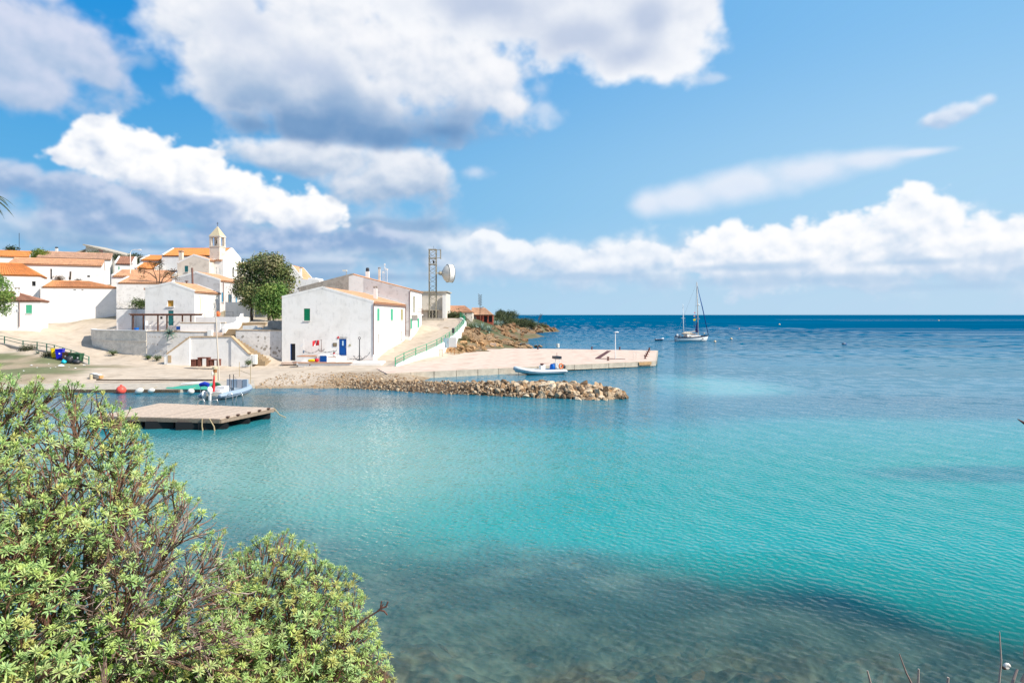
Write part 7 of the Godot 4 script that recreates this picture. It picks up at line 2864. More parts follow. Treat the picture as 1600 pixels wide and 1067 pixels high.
func make_bins() -> void:
	var g := func(u: float, v: float, dd: float) -> Vector3:
		var p := P(u, v, dd)
		return Vector3(p.x, land(p.x, p.z) - 0.03, p.z)
	wheelie_bin("yellow rubbish bin at the left end of the row", g.call(84.5, 565, 84.6), 40.0, M.yellow_plastic, 1.15)
	wheelie_bin("large bright blue rubbish bin next to the yellow one", g.call(93.0, 565, 84.3), 15.0, M.blue_plastic, 1.22)
	wheelie_bin("brown rubbish bin between the blue and the green bins", g.call(103.0, 567, 83.7), 5.0, M.brown_plastic, 1.05)
	wheelie_bin("left one of the two dark green rubbish bins", g.call(113.5, 567, 83.6), 0.0, M.green_plastic, 1.1)
	wheelie_bin("right one of the two dark green rubbish bins, with an orange sticker", g.call(123.0, 567, 83.6), -6.0, M.green_plastic, 1.1)
	var bags := [["upright dark grey rubbish bag leaning on the brown bin", 107.0, 571, 82.8, Vector3(0.42, 0.5, 0.36), "charcoal_plastic"], ["flat dark grey rubbish bag before the green bins", 118.5, 571, 82.7, Vector3(0.52, 0.32, 0.4), "charcoal_plastic"], ["bright cyan plastic bag on the grass before the bins", 98.5, 571.5, 82.4, Vector3(0.3, 0.26, 0.26), "cyan_plastic"]]
	for q in bags:
		var t := thing("rubbish_bag", q[0], "bag", g.call(q[1], q[2], q[3]))
		var mb := MB.new()
		var rows := []
		for i in 7:
			var a := -PI / 2 + PI * i / 6.0
			var ring := PackedVector3Array()
			for k in 10:
				var e := TAU * k / 10
				var w := 1.0 + 0.14 * sin(k * 3.7 + i * 2.1) + 0.08 * cos(k * 7.0)
				ring.append(Vector3(cos(a) * cos(e) * w, sin(a), cos(a) * sin(e) * w) * q[4] + Vector3(0, q[4].y * 0.85, 0))
			rows.append(ring)
		mb.skin(rows, true, Vector3(0, q[4].y * 0.85, 0))
		put("sack", mb, M[q[5]], t, true)
		mb = MB.new()
		mb.lathe(PackedVector2Array([Vector2(0.05, 0), Vector2(0.09, 0.09), Vector2(0.0, 0.1)]), Transform3D(Basis(Vector3.BACK, 0.4), Vector3(0, q[4].y * 1.78, 0)), 7)
		put("knot", mb, M[q[5]], t)
	# scattered litter
	var spots := [[61, 560.5, 0.9], [46, 559, 0.5], [20, 561, 0.25], [25, 561.5, 0.25], [48, 571.5, 0.42], [95, 572.5, 0.9], [57, 574.5, 0.2], [75, 568.5, 0.2], [86, 574, 0.2], [78, 575.5, 0.18], [36, 579.5, 0.22], [67, 563.5, 0.25], [117, 575.5, 0.3], [131, 571, 0.35], [63, 564, 0.2], [12, 553, 0.3], [92, 594, 0.3], [107, 574, 0.2]]
	for i in spots.size():
		var s: Array = spots[i]
		var y0 := 1.2
		var p := G(s[0], s[1], y0)
		for k in 6:
			y0 = land(p.x, p.z)
			p = G(s[0], s[1], y0 + 0.03)
		var mb := MB.new()
		var ring := PackedVector3Array()
		for k in 7:
			var a := TAU * k / 7
			ring.append(Vector3(cos(a) * s[2] * rng.randf_range(0.4, 0.6), rng.randf_range(0.0, 0.14) * s[2], sin(a) * s[2] * rng.randf_range(0.3, 0.6)))
		var crown := Vector3(0, s[2] * 0.3, 0)
		for k in 7:
			mb.tri(ring[k], ring[(k + 1) % 7], crown, Vector3.UP)
		var o := put("litter", mb, M.paper)
		o.position = p
		tag(o, "scrap of white paper litter on the dry grass near the bins", "litter", "paper scraps on the grass")
	var tb := thing("teal_net", "crumpled teal net on the grass left of the bins", "net", G(50, 554.5, 1.75))
	var mb := MB.new()
	for i in 14:
		var c := Vector3(rng.randf_range(-0.8, 0.5), 0.08, rng.randf_range(-0.3, 0.3))
		mb.tube(PackedVector3Array([c, c + Vector3(rng.randf_range(0.2, 0.5), rng.randf_range(0.05, 0.25), rng.randf_range(-0.3, 0.3)), c + Vector3(0.6, 0.0, rng.randf_range(-0.3, 0.3))]), PackedFloat32Array([0.05]), 5)
	put("netting", mb, M.teal_tarp, tb)
	# low stone wall and railing along the road
	var pts := []
	var posts := []
	for q in [[-60, 527, 93], [-28, 532, 92], [6, 537, 90.5], [35, 544, 88.8], [57, 546, 88], [72, 548.5, 87.3], [84, 551, 86.6], [97, 555, 85.9], [110, 559, 85.2], [124, 564, 84.1], [138, 569.5, 83]]:
		posts.append(P(q[0], q[1], q[2]))
	var lw := thing("roadside_wall", "low dark stone wall under the railing on the grass bank", "wall", posts[2])
	for i in posts.size():
		var p: Vector3 = posts[i] - lw.position
		pts.append([p.x, p.z, p.y - 1.6, p.y + 0.02])
	mb = MB.new()
	wall_line(mb, pts, 0.4)
	put("wall", mb, M.concrete_dark, lw)
	railing("grey green pipe railing along the road above the bins", posts, 1.0, [0.95, 0.55], M.grey_green_rail, 0.05)
	# things by the water's edge
	var bb := thing("wooden_box", "grey and white plank box with an orange end on the quay's edge", "box", G(149, 590.0, 0.62), -12.0)
	mb = MB.new()
	mb.box(Vector3(0, 0.16, 0), Vector3(1.1, 0.3, 0.5), Basis(Vector3.BACK, -0.16))
	put("box", mb, M.galvanised, bb)
	mb = MB.new()
	mb.box(Vector3(0.1, 0.36, 0), Vector3(0.9, 0.05, 0.45), Basis(Vector3.BACK, -0.16))
	put("white_plank", mb, M.white_paint, bb)
	mb = MB.new()
	mb.box(Vector3(0.62, 0.08, 0), Vector3(0.14, 0.24, 0.46), Basis(Vector3.BACK, -0.16))
	put("orange_end", mb, M.orange_wood, bb)
	var ps := thing("stone_post", "short pale stone post beside the plank box", "post", G(141.5, 592.5, 0.5))
	mb = MB.new()
	mb.lathe(PackedVector2Array([Vector2(0.15, -0.1), Vector2(0.14, 0.4), Vector2(0.1, 0.46), Vector2(0, 0.47)]), Transform3D.IDENTITY, 10)
	put("post", mb, M.cream_cap, ps)
	var kb := thing("timber_kerb", "long thin timber kerb lying along the quay's back edge", "kerb", G(235, 594.5, 0.47))
	for i in 8:
		mb = MB.new()
		mb.bar(Vector3(-5.4 + i * 1.45, 0.05, 0.1 * sin(i)), Vector3(-4.0 + i * 1.45, 0.05, 0.1 * sin(i + 1.0)), 0.16, 0.12)
		put("timber", mb, M.bark, kb)


# ------------------------------------------------------------------ plants
# leafy crown: little leaf faces spread over uneven lobes; lobes = [centre, radius]
func crown_mesh(lobes: Array, count: int, size: float, tones: Array, seed_: int, flat := 0.75) -> MB:
	var q := RandomNumberGenerator.new()
	q.seed = seed_
	var mb := MB.new()
	var vol := []
	var sum := 0.0
	for l in lobes:
		sum += pow(l[1], 2.0)
		vol.append(sum)
	for i in count / 5:
		var pick := q.randf() * sum
		var k := 0
		while vol[k] < pick:
			k += 1
		var d := Vector3(q.randfn(), q.randfn() * 0.9 + 0.25, q.randfn()).normalized()
		var r: float = lobes[k][1] * (0.55 + 0.5 * pow(q.randf(), 0.5))
		var c: Vector3 = lobes[k][0] + Vector3(d.x, d.y * flat, d.z) * r
		var tone: Color = tones[(k + (1 if q.randf() < 0.3 else 0)) % tones.size()] * q.randf_range(0.75, 1.25)
		for j in 5:
			var p := c + Vector3(q.randfn(), q.randfn(), q.randfn()) * size * 1.3
			var n := (d + Vector3(q.randfn(), q.randfn() + 0.4, q.randfn()) * 0.8).normalized()
			var x := n.cross(Vector3(q.randfn(), q.randfn(), q.randfn())).normalized()
			var y := n.cross(x)
			var s := size * q.randf_range(0.6, 1.3)
			mb.col = tone * q.randf_range(0.85, 1.15)
			mb.tri(p - x * s * 0.5, p + y * s * 0.45, p + x * s * 0.5)
			mb.tri(p - x * s * 0.5, p + x * s * 0.5, p - y * s * 0.45)
	return mb


func tree(called: String, label: String, base: Vector3, lobes: Array, count: int, size: float, tones: Array, seed_: int, trunk_r: float, trunks: Array, category := "tree") -> Node3D:
	var t := thing(called, label, category, base)
	var wood := MB.new()
	for tr in trunks:
		var rr := PackedFloat32Array()
		for i in tr.size():
			rr.append(lerpf(trunk_r, trunk_r * 0.45, i / float(tr.size() - 1)))
		wood.tube(PackedVector3Array(tr), rr, 7)
	# limbs out to the lobes
	if trunks.size() > 0:
		for i in lobes.size():
			var tr: Array = trunks[i % trunks.size()]
			var top: Vector3 = tr[-1]
			var e: Vector3 = lobes[i][0]
			wood.tube(PackedVector3Array([top, top.lerp(e, 0.5) + Vector3(0, -0.15 * lobes[i][1], 0), e]), PackedFloat32Array([trunk_r * 0.45, trunk_r * 0.3, trunk_r * 0.12]), 5)
		put("trunk", wood, M.bark, t)
	put("crown", crown_mesh(lobes, count, size, tones, seed_), M.leaves, t)
	return t


func bush(called: String, label: String, at: Vector3, r: Vector3, count: int, size: float, tones: Array, seed_: int, group := "") -> void:
	var lobes := []
	var q := RandomNumberGenerator.new()
	q.seed = seed_
	for i in 6:
		lobes.append([Vector3(q.randf_range(-0.6, 0.6) * r.x, r.y * q.randf_range(0.35, 0.6), q.randf_range(-0.6, 0.6) * r.z), (r.x + r.y) * 0.5 * q.randf_range(0.4, 0.62)])
	var t := thing(called, label, "bush", at, 0.0, group)
	put("foliage", crown_mesh(lobes, count, size, tones, seed_ + 1), M.leaves, t)
	var w := MB.new()
	for l in lobes:
		w.tube(PackedVector3Array([Vector3(0, -0.2, 0), l[0] * 0.6, l[0]]), PackedFloat32Array([0.06, 0.04, 0.015]), 5)
	put("stems", w, M.bark, t)


func agave(label: String, at: Vector3, L: float, n: int, droop: float, seed_: int, tilt := Basis.IDENTITY, group := "") -> void:
	var t := thing("agave", label, "agave", at, 0.0, group)
	var q := RandomNumberGenerator.new()
	q.seed = seed_
	var shapes := []
	for v in 3:
		var mb := MB.new()
		var rows := []
		for i in 7:
			var f := i / 6.0
			var w := 0.085 * L * (0.75 + 0.7 * f - 1.45 * f * f) + 0.004
			if i == 6:
				w = 0.003
			var bend := droop * (0.5 + 0.5 * v) * f * f
			var c := Vector3(L * (f - 0.12 * bend * f), L * (0.06 * f - 0.33 * bend), 0)
			mb.col = Color(1, 1, 1).lerp(Color(1.3, 1.25, 0.9), f * 0.5)
			rows.append(PackedVector3Array([c + Vector3(0, 0.35 * w, -w), c, c + Vector3(0, 0.35 * w, w)]))
		mb.skin(rows, false, Vector3(0, -3 * L, 0))
		shapes.append(mb.mesh(true))
	for i in n:
		var f := i / float(n)
		var el := lerpf(0.02, 1.25, pow(f, 1.1)) + q.randfn() * 0.08
		var b := tilt * Basis(Vector3.UP, i * 2.399 + q.randfn() * 0.1) * Basis(Vector3.BACK, el)
		var lf := put("leaf", shapes[2 if f < 0.3 else (1 if f < 0.6 else 0)], M.agave_silver if L > 1.5 else M.agave_leaf, t)
		lf.transform = Transform3D(b.scaled_local(Vector3.ONE * q.randf_range(0.8, 1.1) * lerpf(1.0, 0.75, f)), Vector3(0, 0.1 * L, 0))


func make_plants() -> void:
	var olive := [Color(0.23, 0.24, 0.10), Color(0.10, 0.16, 0.05), Color(0.27, 0.25, 0.13), Color(0.16, 0.20, 0.07)]
	var bright := [Color(0.18, 0.30, 0.07), Color(0.11, 0.22, 0.05), Color(0.26, 0.34, 0.09)]
	var dark := [Color(0.035, 0.065, 0.025), Color(0.055, 0.085, 0.03), Color(0.045, 0.06, 0.025)]
	var k := 102.0 / F
	var base := P(421, 502, 101.5)
	var q := func(u: float, v: float, dz := 0.0) -> Vector3:
		return P(u, v, 102.0 + dz) - base
	tree("big_tree", "big tree with dark and olive crown behind the peeling wall", base,
		[[q.call(404, 416), 1.5], [q.call(388, 420, 1), 1.3], [q.call(425, 414, -0.5), 1.5], [q.call(440, 424), 1.35], [q.call(447, 440, 0.8), 1.2], [q.call(412, 432), 1.6], [q.call(383, 440), 1.35], [q.call(375, 455, 0.4), 1.0], [q.call(395, 455, -0.8), 1.5], [q.call(430, 448, -0.6), 1.6], [q.call(448, 458, 0.5), 0.9], [q.call(389, 472), 1.0], [q.call(408, 405, 0.5), 0.8], [q.call(430, 406), 0.8]],
		15000, 0.28, olive, 5, 0.26, [[Vector3(0, -1, 0), q.call(419, 488), q.call(415, 470), q.call(410, 450)], [q.call(393, 503), q.call(392, 488), q.call(394, 470)]])
	tree("leafy_tree", "bright green leafy lower tree in front of the big tree's trunk", P(427, 502, 99.0),
		[[P(412, 470, 99) - P(427, 502, 99), 1.25], [P(430, 466, 99) - P(427, 502, 99), 1.3], [P(420, 455, 98.5) - P(427, 502, 99), 1.1], [P(437, 480, 99) - P(427, 502, 99), 1.0], [P(423, 482, 98.4) - P(427, 502, 99), 1.1], [P(407, 482, 99) - P(427, 502, 99), 0.8], [P(438, 452, 99) - P(427, 502, 99), 0.8], [P(430, 491, 98.6) - P(427, 502, 99), 0.7]],
		7500, 0.24, bright, 6, 0.14, [[Vector3(0, -0.6, 0), Vector3(-0.1, 1.2, 0), Vector3(0, 2.4, 0)]])
	var lt := P(-6, 512, 88.0)
	tree("pine_tree", "green pine tree cut by the left edge before the small house", lt,
		[[P(2, 448, 88) - lt, 0.9], [P(-10, 440, 88) - lt, 1.2], [P(8, 462, 87.5) - lt, 0.85], [P(14, 468, 88.3) - lt, 0.55], [P(4, 478, 88) - lt, 0.75], [P(-15, 465, 88) - lt, 1.3], [P(6, 486, 88) - lt, 0.5], [P(-25, 450, 88) - lt, 1.2]], 5000, 0.2, bright, 8, 0.16, [[Vector3(0, -1, 0), Vector3(0.1, 1.5, 0), Vector3(-0.3, 4.0, 0)]])
	bush("round_bush", "round bright green bush between the tiled roofs on the left", P(55.5, 410, 131.0), Vector3(2.0, 2.6, 1.5), 2600, 0.22, [Color(0.20, 0.24, 0.035), Color(0.13, 0.19, 0.03)], 21)
	bush("dry_bush", "dry brown bush growing in the ruined house", P(91, 440, 116.5), Vector3(0.8, 1.1, 0.6), 700, 0.12, [Color(0.17, 0.11, 0.07), Color(0.12, 0.09, 0.06)], 22)
	bush("dry_bush", "small dry brown tuft right of the ruin's timber frame", P(119, 441, 115.5), Vector3(0.7, 0.5, 0.5), 400, 0.12, [Color(0.20, 0.14, 0.10), Color(0.14, 0.12, 0.08)], 23)
	bush("hill_bush", "dark green bush on the skyline behind the street lamps", P(206, 410, 140.0), Vector3(2.3, 1.4, 1.5), 1500, 0.25, dark, 24)
	bush("hill_bush", "dark green low bush left of the street lamps", P(184, 406, 139.0), Vector3(1.0, 0.7, 1.0), 700, 0.22, dark, 25)
	bush("hill_bush", "dark green strip of bushes under the slanting roof house", P(148, 400.5, 148.0), Vector3(2.4, 0.7, 1.0), 1000, 0.2, [Color(0.10, 0.13, 0.04)], 26)
	bush("hill_bush", "dark bush on the skyline at the far left above the orange roof", P(18, 393, 150.0), Vector3(1.2, 1.0, 1.0), 700, 0.22, dark, 27)
	bush("courtyard_bush", "dark green bush behind the annexe by the pergola house", P(221, 484, 102.5), Vector3(1.3, 1.6, 0.8), 1500, 0.18, [Color(0.07, 0.10, 0.03), Color(0.10, 0.14, 0.04)], 28)
	# bare scrubby tree on the peach roof
	var st := thing("scrub_tree", "bare branched scrubby tree in front of the peach roofs left of the flue", "tree", P(247, 450, 110.0))
	var w := MB.new()
	var tips := []
	for tr in [[[0, -1, 0], [-0.3, 1.5, 0], [-0.9, 3.4, 0.2]], [[0, -1, 0], [0.2, 1.8, 0], [0.1, 3.9, -0.2]], [[0.2, -1, 0], [0.7, 1.3, 0.2], [1.5, 2.6, 0]], [[0, -1, 0], [1.0, 0.9, 0], [2.1, 1.7, 0]], [[-0.3, 1.5, 0], [-1.4, 2.4, 0], [-2.4, 2.7, 0]]]:
		w.tube(path3(tr), PackedFloat32Array([0.1, 0.07, 0.03]), 5)
		var e := Vector3(tr[2][0], tr[2][1], tr[2][2])
		for i in 5:
			var f := e + Vector3(rng.randfn() * 0.5, rng.randfn() * 0.4, rng.randfn() * 0.3)
			w.tube(PackedVector3Array([e * 0.8 + Vector3(tr[1][0], tr[1][1], 0) * 0.2, f]), PackedFloat32Array([0.035, 0.012]), 4)
			tips.append([f, 0.32])
	put("branches", w, M.bark, st)
	put("foliage", crown_mesh(tips, 1500, 0.14, [Color(0.06, 0.055, 0.03), Color(0.09, 0.10, 0.04), Color(0.16, 0.08, 0.04)], 31), M.leaves, st)
	# bare creeper on the white wall behind the annexe
	var cr := thing("bare_creeper", "dark bare creeper stems climbing the white wall behind the annexe", "creeper", P(208, 484, 108.3))
	w = MB.new()
	for i in 46:
		var p := Vector3(rng.randf_range(-2.0, 1.8), rng.randf_range(-1.0, 0.4), 0)
		var pts := PackedVector3Array([p])
		var dir := rng.randf_range(0.6, 2.4)
		for j in 7:
			dir += rng.randfn() * 0.5
			p += Vector3(cos(dir), absf(sin(dir)) * 0.8, 0) * 0.38
			pts.append(p + Vector3(0, 0, 0.05))
		w.tube(pts, PackedFloat32Array([0.025, 0.02, 0.012]), 4)
	put("stems", w, M.galvanised, cr)
	# grass tufts at wall feet and on the beach
	var tu := [["tuft of green weeds on the pebble beach near the anchor house", 568.0, 591.0, 77.0, 0.75, 0.42], ["small tuft of green weeds at the top of the pebble beach", 509.5, 588.3, 78.0, 0.5, 0.2], ["green weed tuft at the foot of the curved old wall", 176.0, 551.5, 89.6, 0.7, 0.35], ["dark green weed at the foot of the plastered wall", 244.5, 560.0, 87.0, 0.55, 0.45], ["smaller weed left of it at the wall's foot", 231.0, 558.5, 87.5, 0.35, 0.3], ["green weed before the right end of the stair wall", 388.0, 566.5, 84.3, 0.45, 0.28]]
	for i in tu.size():
		var a: Array = tu[i]
		bush("weed_tuft", a[0], P(a[1], a[2], a[3]) + Vector3(0, -0.1, 0), Vector3(a[4], a[5], a[4] * 0.7), 420, 0.09, [Color(0.07, 0.12, 0.04), Color(0.11, 0.15, 0.05)], 40 + i)
	bush("roadside_bush", "dark olive bush growing over the low wall by the railing", P(42, 547, 88.2) + Vector3(0, -0.4, 0), Vector3(0.95, 1.0, 0.6), 1200, 0.12, [Color(0.09, 0.095, 0.05), Color(0.06, 0.07, 0.035)], 50)
	bush("roadside_bush", "dark olive bush left of the yellow bin", P(76, 557, 85.6) + Vector3(0, -0.4, 0), Vector3(0.9, 1.05, 0.6), 1200, 0.12, [Color(0.07, 0.075, 0.035), Color(0.10, 0.10, 0.05)], 51)
	# agaves
	agave("big blue green agave hanging over the plastered wall below the pergola", P(264.5, 523.0, 87.6), 1.25, 34, 1.1, 61, Basis(Vector3.RIGHT, 0.55))
	agave("pale agave on the grass between the two roadside bushes", P(58, 554, 86.6), 0.75, 20, 0.5, 62)
	var n := 0
	for a in [[752, 521, 152, 2.2, "largest silvery agave in front of the red house"], [742, 516, 158, 1.7, "silvery agave left of the largest one before the red house"], [765, 519, 156, 1.7, "silvery agave right of the largest one before the red house"], [776, 509.5, 186, 1.9, "silvery agave by the right corner of the red house"], [783, 508.5, 192, 1.6, "small silvery agave at the right end of the agave row"], [838, 509.0, 268, 2.2, "far silvery agave on the headland"]]:
		var ap := P(a[0], a[1], a[2])
		ap.y = maxf(ap.y, ground_y(ap.x, ap.z) - 0.1)
		agave(a[4], ap, a[3] * 1.25, 34, 0.4, 70 + n, Basis.IDENTITY, "silvery agaves near the red house")
		n += 1
	for a in [[750, 487, 182, 8.0, "tall dry agave flower stalk behind the red house"], [840, 505.5, 270, 6.5, "leaning dry flower stalk on the headland"]]:
		var t := thing("flower_stalk", a[4], "plant", P(a[0], a[1], a[2]))
		w = MB.new()
		var lean := 1.4 if a[2] > 200 else 0.0
		w.tube(PackedVector3Array([Vector3(0, -2.0, 0), Vector3(lean * 0.5, a[3] * 0.4, 0), Vector3(lean * 1.2, a[3] * 0.55, 0)]), PackedFloat32Array([0.1, 0.07, 0.04]), 5)
		for i in 14:
			var y: float = a[3] * lerpf(0.2, 0.55, i / 13.0)
			var s := 1.0 if i % 2 == 0 else -1.0
			w.tube(PackedVector3Array([Vector3(lean * y / a[3] * 2.0, y, 0), Vector3(lean * y / a[3] * 2.0 + s * 0.5, y + 0.3, 0)]), PackedFloat32Array([0.05, 0.09]), 5)
		put("stalk", w, M.bark, t)
	# bushes about the mast, the red house and the headland
	var nb := [[712, 500, 150, 2.6, 2.4, "rounded dark bush beside the green railing at the top of the ramp"], [722, 503, 151, 1.9, 2.2, "dark bush right of the railing's top end"], [703, 499, 156, 2.0, 1.8, "dark bush between the mast plinth and the railing"], [720, 486.5, 200, 3.2, 1.6, "dark bush on the skyline behind the low house by the red house"], [733, 523, 140, 1.1, 1.3, "olive scrub at the foot of the ramp wall's right end"],
		[781, 503, 205, 3.0, 2.0, "green bush right of the red house"], [792, 502, 222, 4.5, 2.6, "wide green bush on the near shoulder of the headland"], [808, 505, 235, 4.5, 2.4, "dark green bush in the middle of the headland slope"], [798, 496.5, 262, 5.5, 2.6, "dark green bush along the headland's crest"], [822, 503, 262, 4.0, 2.2, "green bush on the headland's right slope"], [829, 507, 262, 3.2, 2.0, "low green bush near the headland's rocks"], [784, 493.5, 240, 3.0, 2.2, "dark bush behind the red house roof"], [782, 489, 250, 1.6, 2.4, "upright dark bush above the headland's crest"], [845, 510, 280, 2.6, 1.2, "last low bush towards the headland's tip"], [700, 489, 190, 3.5, 1.6, "bush line behind the flat roofed house"]]
	for i in nb.size():
		var a: Array = nb[i]
		var bp := P(a[0], a[1], a[2])
		bp.y = maxf(bp.y - (0.6 if a[2] > 170.0 else 0.0), ground_y(bp.x, bp.z)) - 0.2
		bush("coast_bush", a[5], bp, Vector3(a[3] * 0.95, a[4] * 0.72, a[3] * 0.9), int(700 + a[3] * 350), 0.3, [Color(0.06, 0.085, 0.03), Color(0.09, 0.11, 0.04), Color(0.075, 0.09, 0.045)], 90 + i, "bushes of the headland")
	for i in 5:
		var a: Array = [[716, 552, 112, "olive grass tuft low on the rocky slope by the notice boards"], [722, 541, 117, "green tuft high on the rocky slope below the ramp wall"], [727, 529, 124, "green scrub just below the ramp wall's bright end"], [735, 533, 128, "tuft of dry scrub on the rocky slope right of the ramp wall"], [709, 557, 109, "tuft beside the legs of the notice boards"]][i]
		bush("slope_tuft", a[3], P(a[0], a[1], a[2]) + Vector3(0, -0.3, 0), Vector3(0.8, 0.7, 0.6), 450, 0.14, [Color(0.14, 0.14, 0.045), Color(0.20, 0.16, 0.07)], 120 + i)
	# palm cut off by the left edge
	var pb := P(-52, 540, 70.0)
	var pm := thing("palm_tree", "palm frond tips reaching in at the left edge of the sky", "palm tree", pb)
	w = MB.new()
	var top := P(-34, 308, 70.0) - pb
	w.tube(PackedVector3Array([Vector3(0, -2, 0), top * Vector3(0.4, 0.5, 1), top]), PackedFloat32Array([0.3, 0.24, 0.22]), 8)
	put("trunk", w, M.bark, pm)
	for i in 22:
		var az := TAU * i / 22.0
		var up := 0.5 if i % 2 == 0 else 0.05
		var fr := MB.new()
		fr.col = Color(0.09, 0.11, 0.04)
		var prev := top
		for s in 11:
			var f := (s + 1) / 11.0
			var p := top + Vector3(cos(az), 0, sin(az)) * 2.7 * f + Vector3(0, (up + 0.45) * 2.0 * f - 2.3 * f * f, 0)
			fr.bar(prev, p, 0.03)
			var side := Vector3(-sin(az), 0, cos(az))
			for sg in [-1.0, 1.0]:
				fr.col = Color(0.085, 0.11, 0.04) * rng.randf_range(0.7, 1.3)
				var tip: Vector3 = p + side * sg * 0.4 * sin(PI * (0.12 + f * 0.8)) + (p - prev) * 1.7 + Vector3(0, -0.08, 0)
				fr.tri(prev, p, tip)
			prev = p
		put("frond", fr, M.leaves, pm)


# ------------------------------------------------------------------ the spurge bushes in front
func rosette_mesh(seed_: int, n: int, L: float) -> ArrayMesh:
	var q := RandomNumberGenerator.new()
	q.seed = seed_
	var mb := MB.new()
	for i in n:
		var f := i / float(n)
		var el := lerpf(0.0, 1.3, f) + q.randfn() * 0.12
		var b := Basis(Vector3.UP, i * 2.399 + q.randfn() * 0.2) * Basis(Vector3.BACK, el)
		var l := L * q.randf_range(0.8, 1.15) * (1.0 - 0.35 * f * f)
		var w := l * 0.088
		var o := Vector3(0, 0.014 * (f - 0.5), 0)
		mb.col = Color(1, 1, 1).lerp(Color(1.3, 1.2, 0.85), pow(f, 2.0) * 0.5) * q.randf_range(0.85, 1.1)
		var dr := -0.10 * l
		var p := [b * Vector3(0.004, 0, 0) + o, b * Vector3(l * 0.38, 0.05 * l, w) + o, b * Vector3(l * 0.38, 0.05 * l, -w) + o, b * Vector3(l * 0.72, 0.03 * l, w * 0.9) + o, b * Vector3(l * 0.72, 0.03 * l, -w * 0.9) + o, b * Vector3(l, dr, 0) + o]
		mb.tri(p[0], p[1], p[2], Vector3.UP)
		mb.quad(p[1], p[3], p[4], p[2], Vector3.UP)
		mb.tri(p[3], p[5], p[4], Vector3.UP)
	return mb.mesh()


func grow(wood: MB, from: Vector3, dir: Vector3, tips: Array, depth: int, q: RandomNumberGenerator, dead: bool) -> void:
	# joins one branching point with all the tips beyond it
	var n := tips.size()
	var rad := 0.0026 + 0.0011 * pow(n, 0.5)
	if n == 1:
		var t: Array = tips[0]
		var e: Vector3 = t[0]
		var l := from.distance_to(e)
		var mid := from.lerp(e, 0.5) + (dir * 0.22 - Vector3.UP * 0.10) * l + Vector3(q.randfn(), q.randfn(), q.randfn()) * 0.03 * l
		wood.col = t[1]
		wood.tube(PackedVector3Array([from, mid, e]), PackedFloat32Array([rad * 1.15, rad, rad * 0.8]), 4, false)
		return
	var ce := Vector3.ZERO
	for t in tips:
		ce += t[0]
	ce /= n
	var step := 0.5 if depth == 0 else q.randf_range(0.34, 0.52)
	var node := from.lerp(ce, step) + Vector3(q.randfn(), q.randfn() * 0.6, q.randfn()) * 0.06 * from.distance_to(ce)
	wood.col = tips[0][1] * 0.9
	if depth > 0:
		var mid := from.lerp(node, 0.5) + dir * 0.12 * from.distance_to(node)
		wood.tube(PackedVector3Array([from, mid, node]), PackedFloat32Array([rad * 1.1, rad, rad]), 5, false)
	else:
		node = from
	# split into two to four groups round seeds
	var k := 9 if depth == 0 else (2 if n < 5 else (3 if q.randf() < 0.65 else 4))
	k = mini(k, n)
	var seeds := []
	for i in k:
		seeds.append(tips[q.randi() % n][0])
	var groups := []
	for it in 4:
		groups = []
		for i in k:
			groups.append([])
		for t in tips:
			var best := 0
			var bd := 1e9
			for i in k:
				var d: float = (t[0] as Vector3).distance_squared_to(seeds[i])
				if d < bd:
					bd = d
					best = i
			groups[best].append(t)
		for i in k:
			if groups[i].size() > 0:
				var c := Vector3.ZERO
				for t in groups[i]:
					c += t[0]
				seeds[i] = c / groups[i].size()
	for g in groups:
		if g.size() > 0:
			grow(wood, node, (node - from).normalized() if depth > 0 else Vector3.UP, g, depth + 1, q, dead)


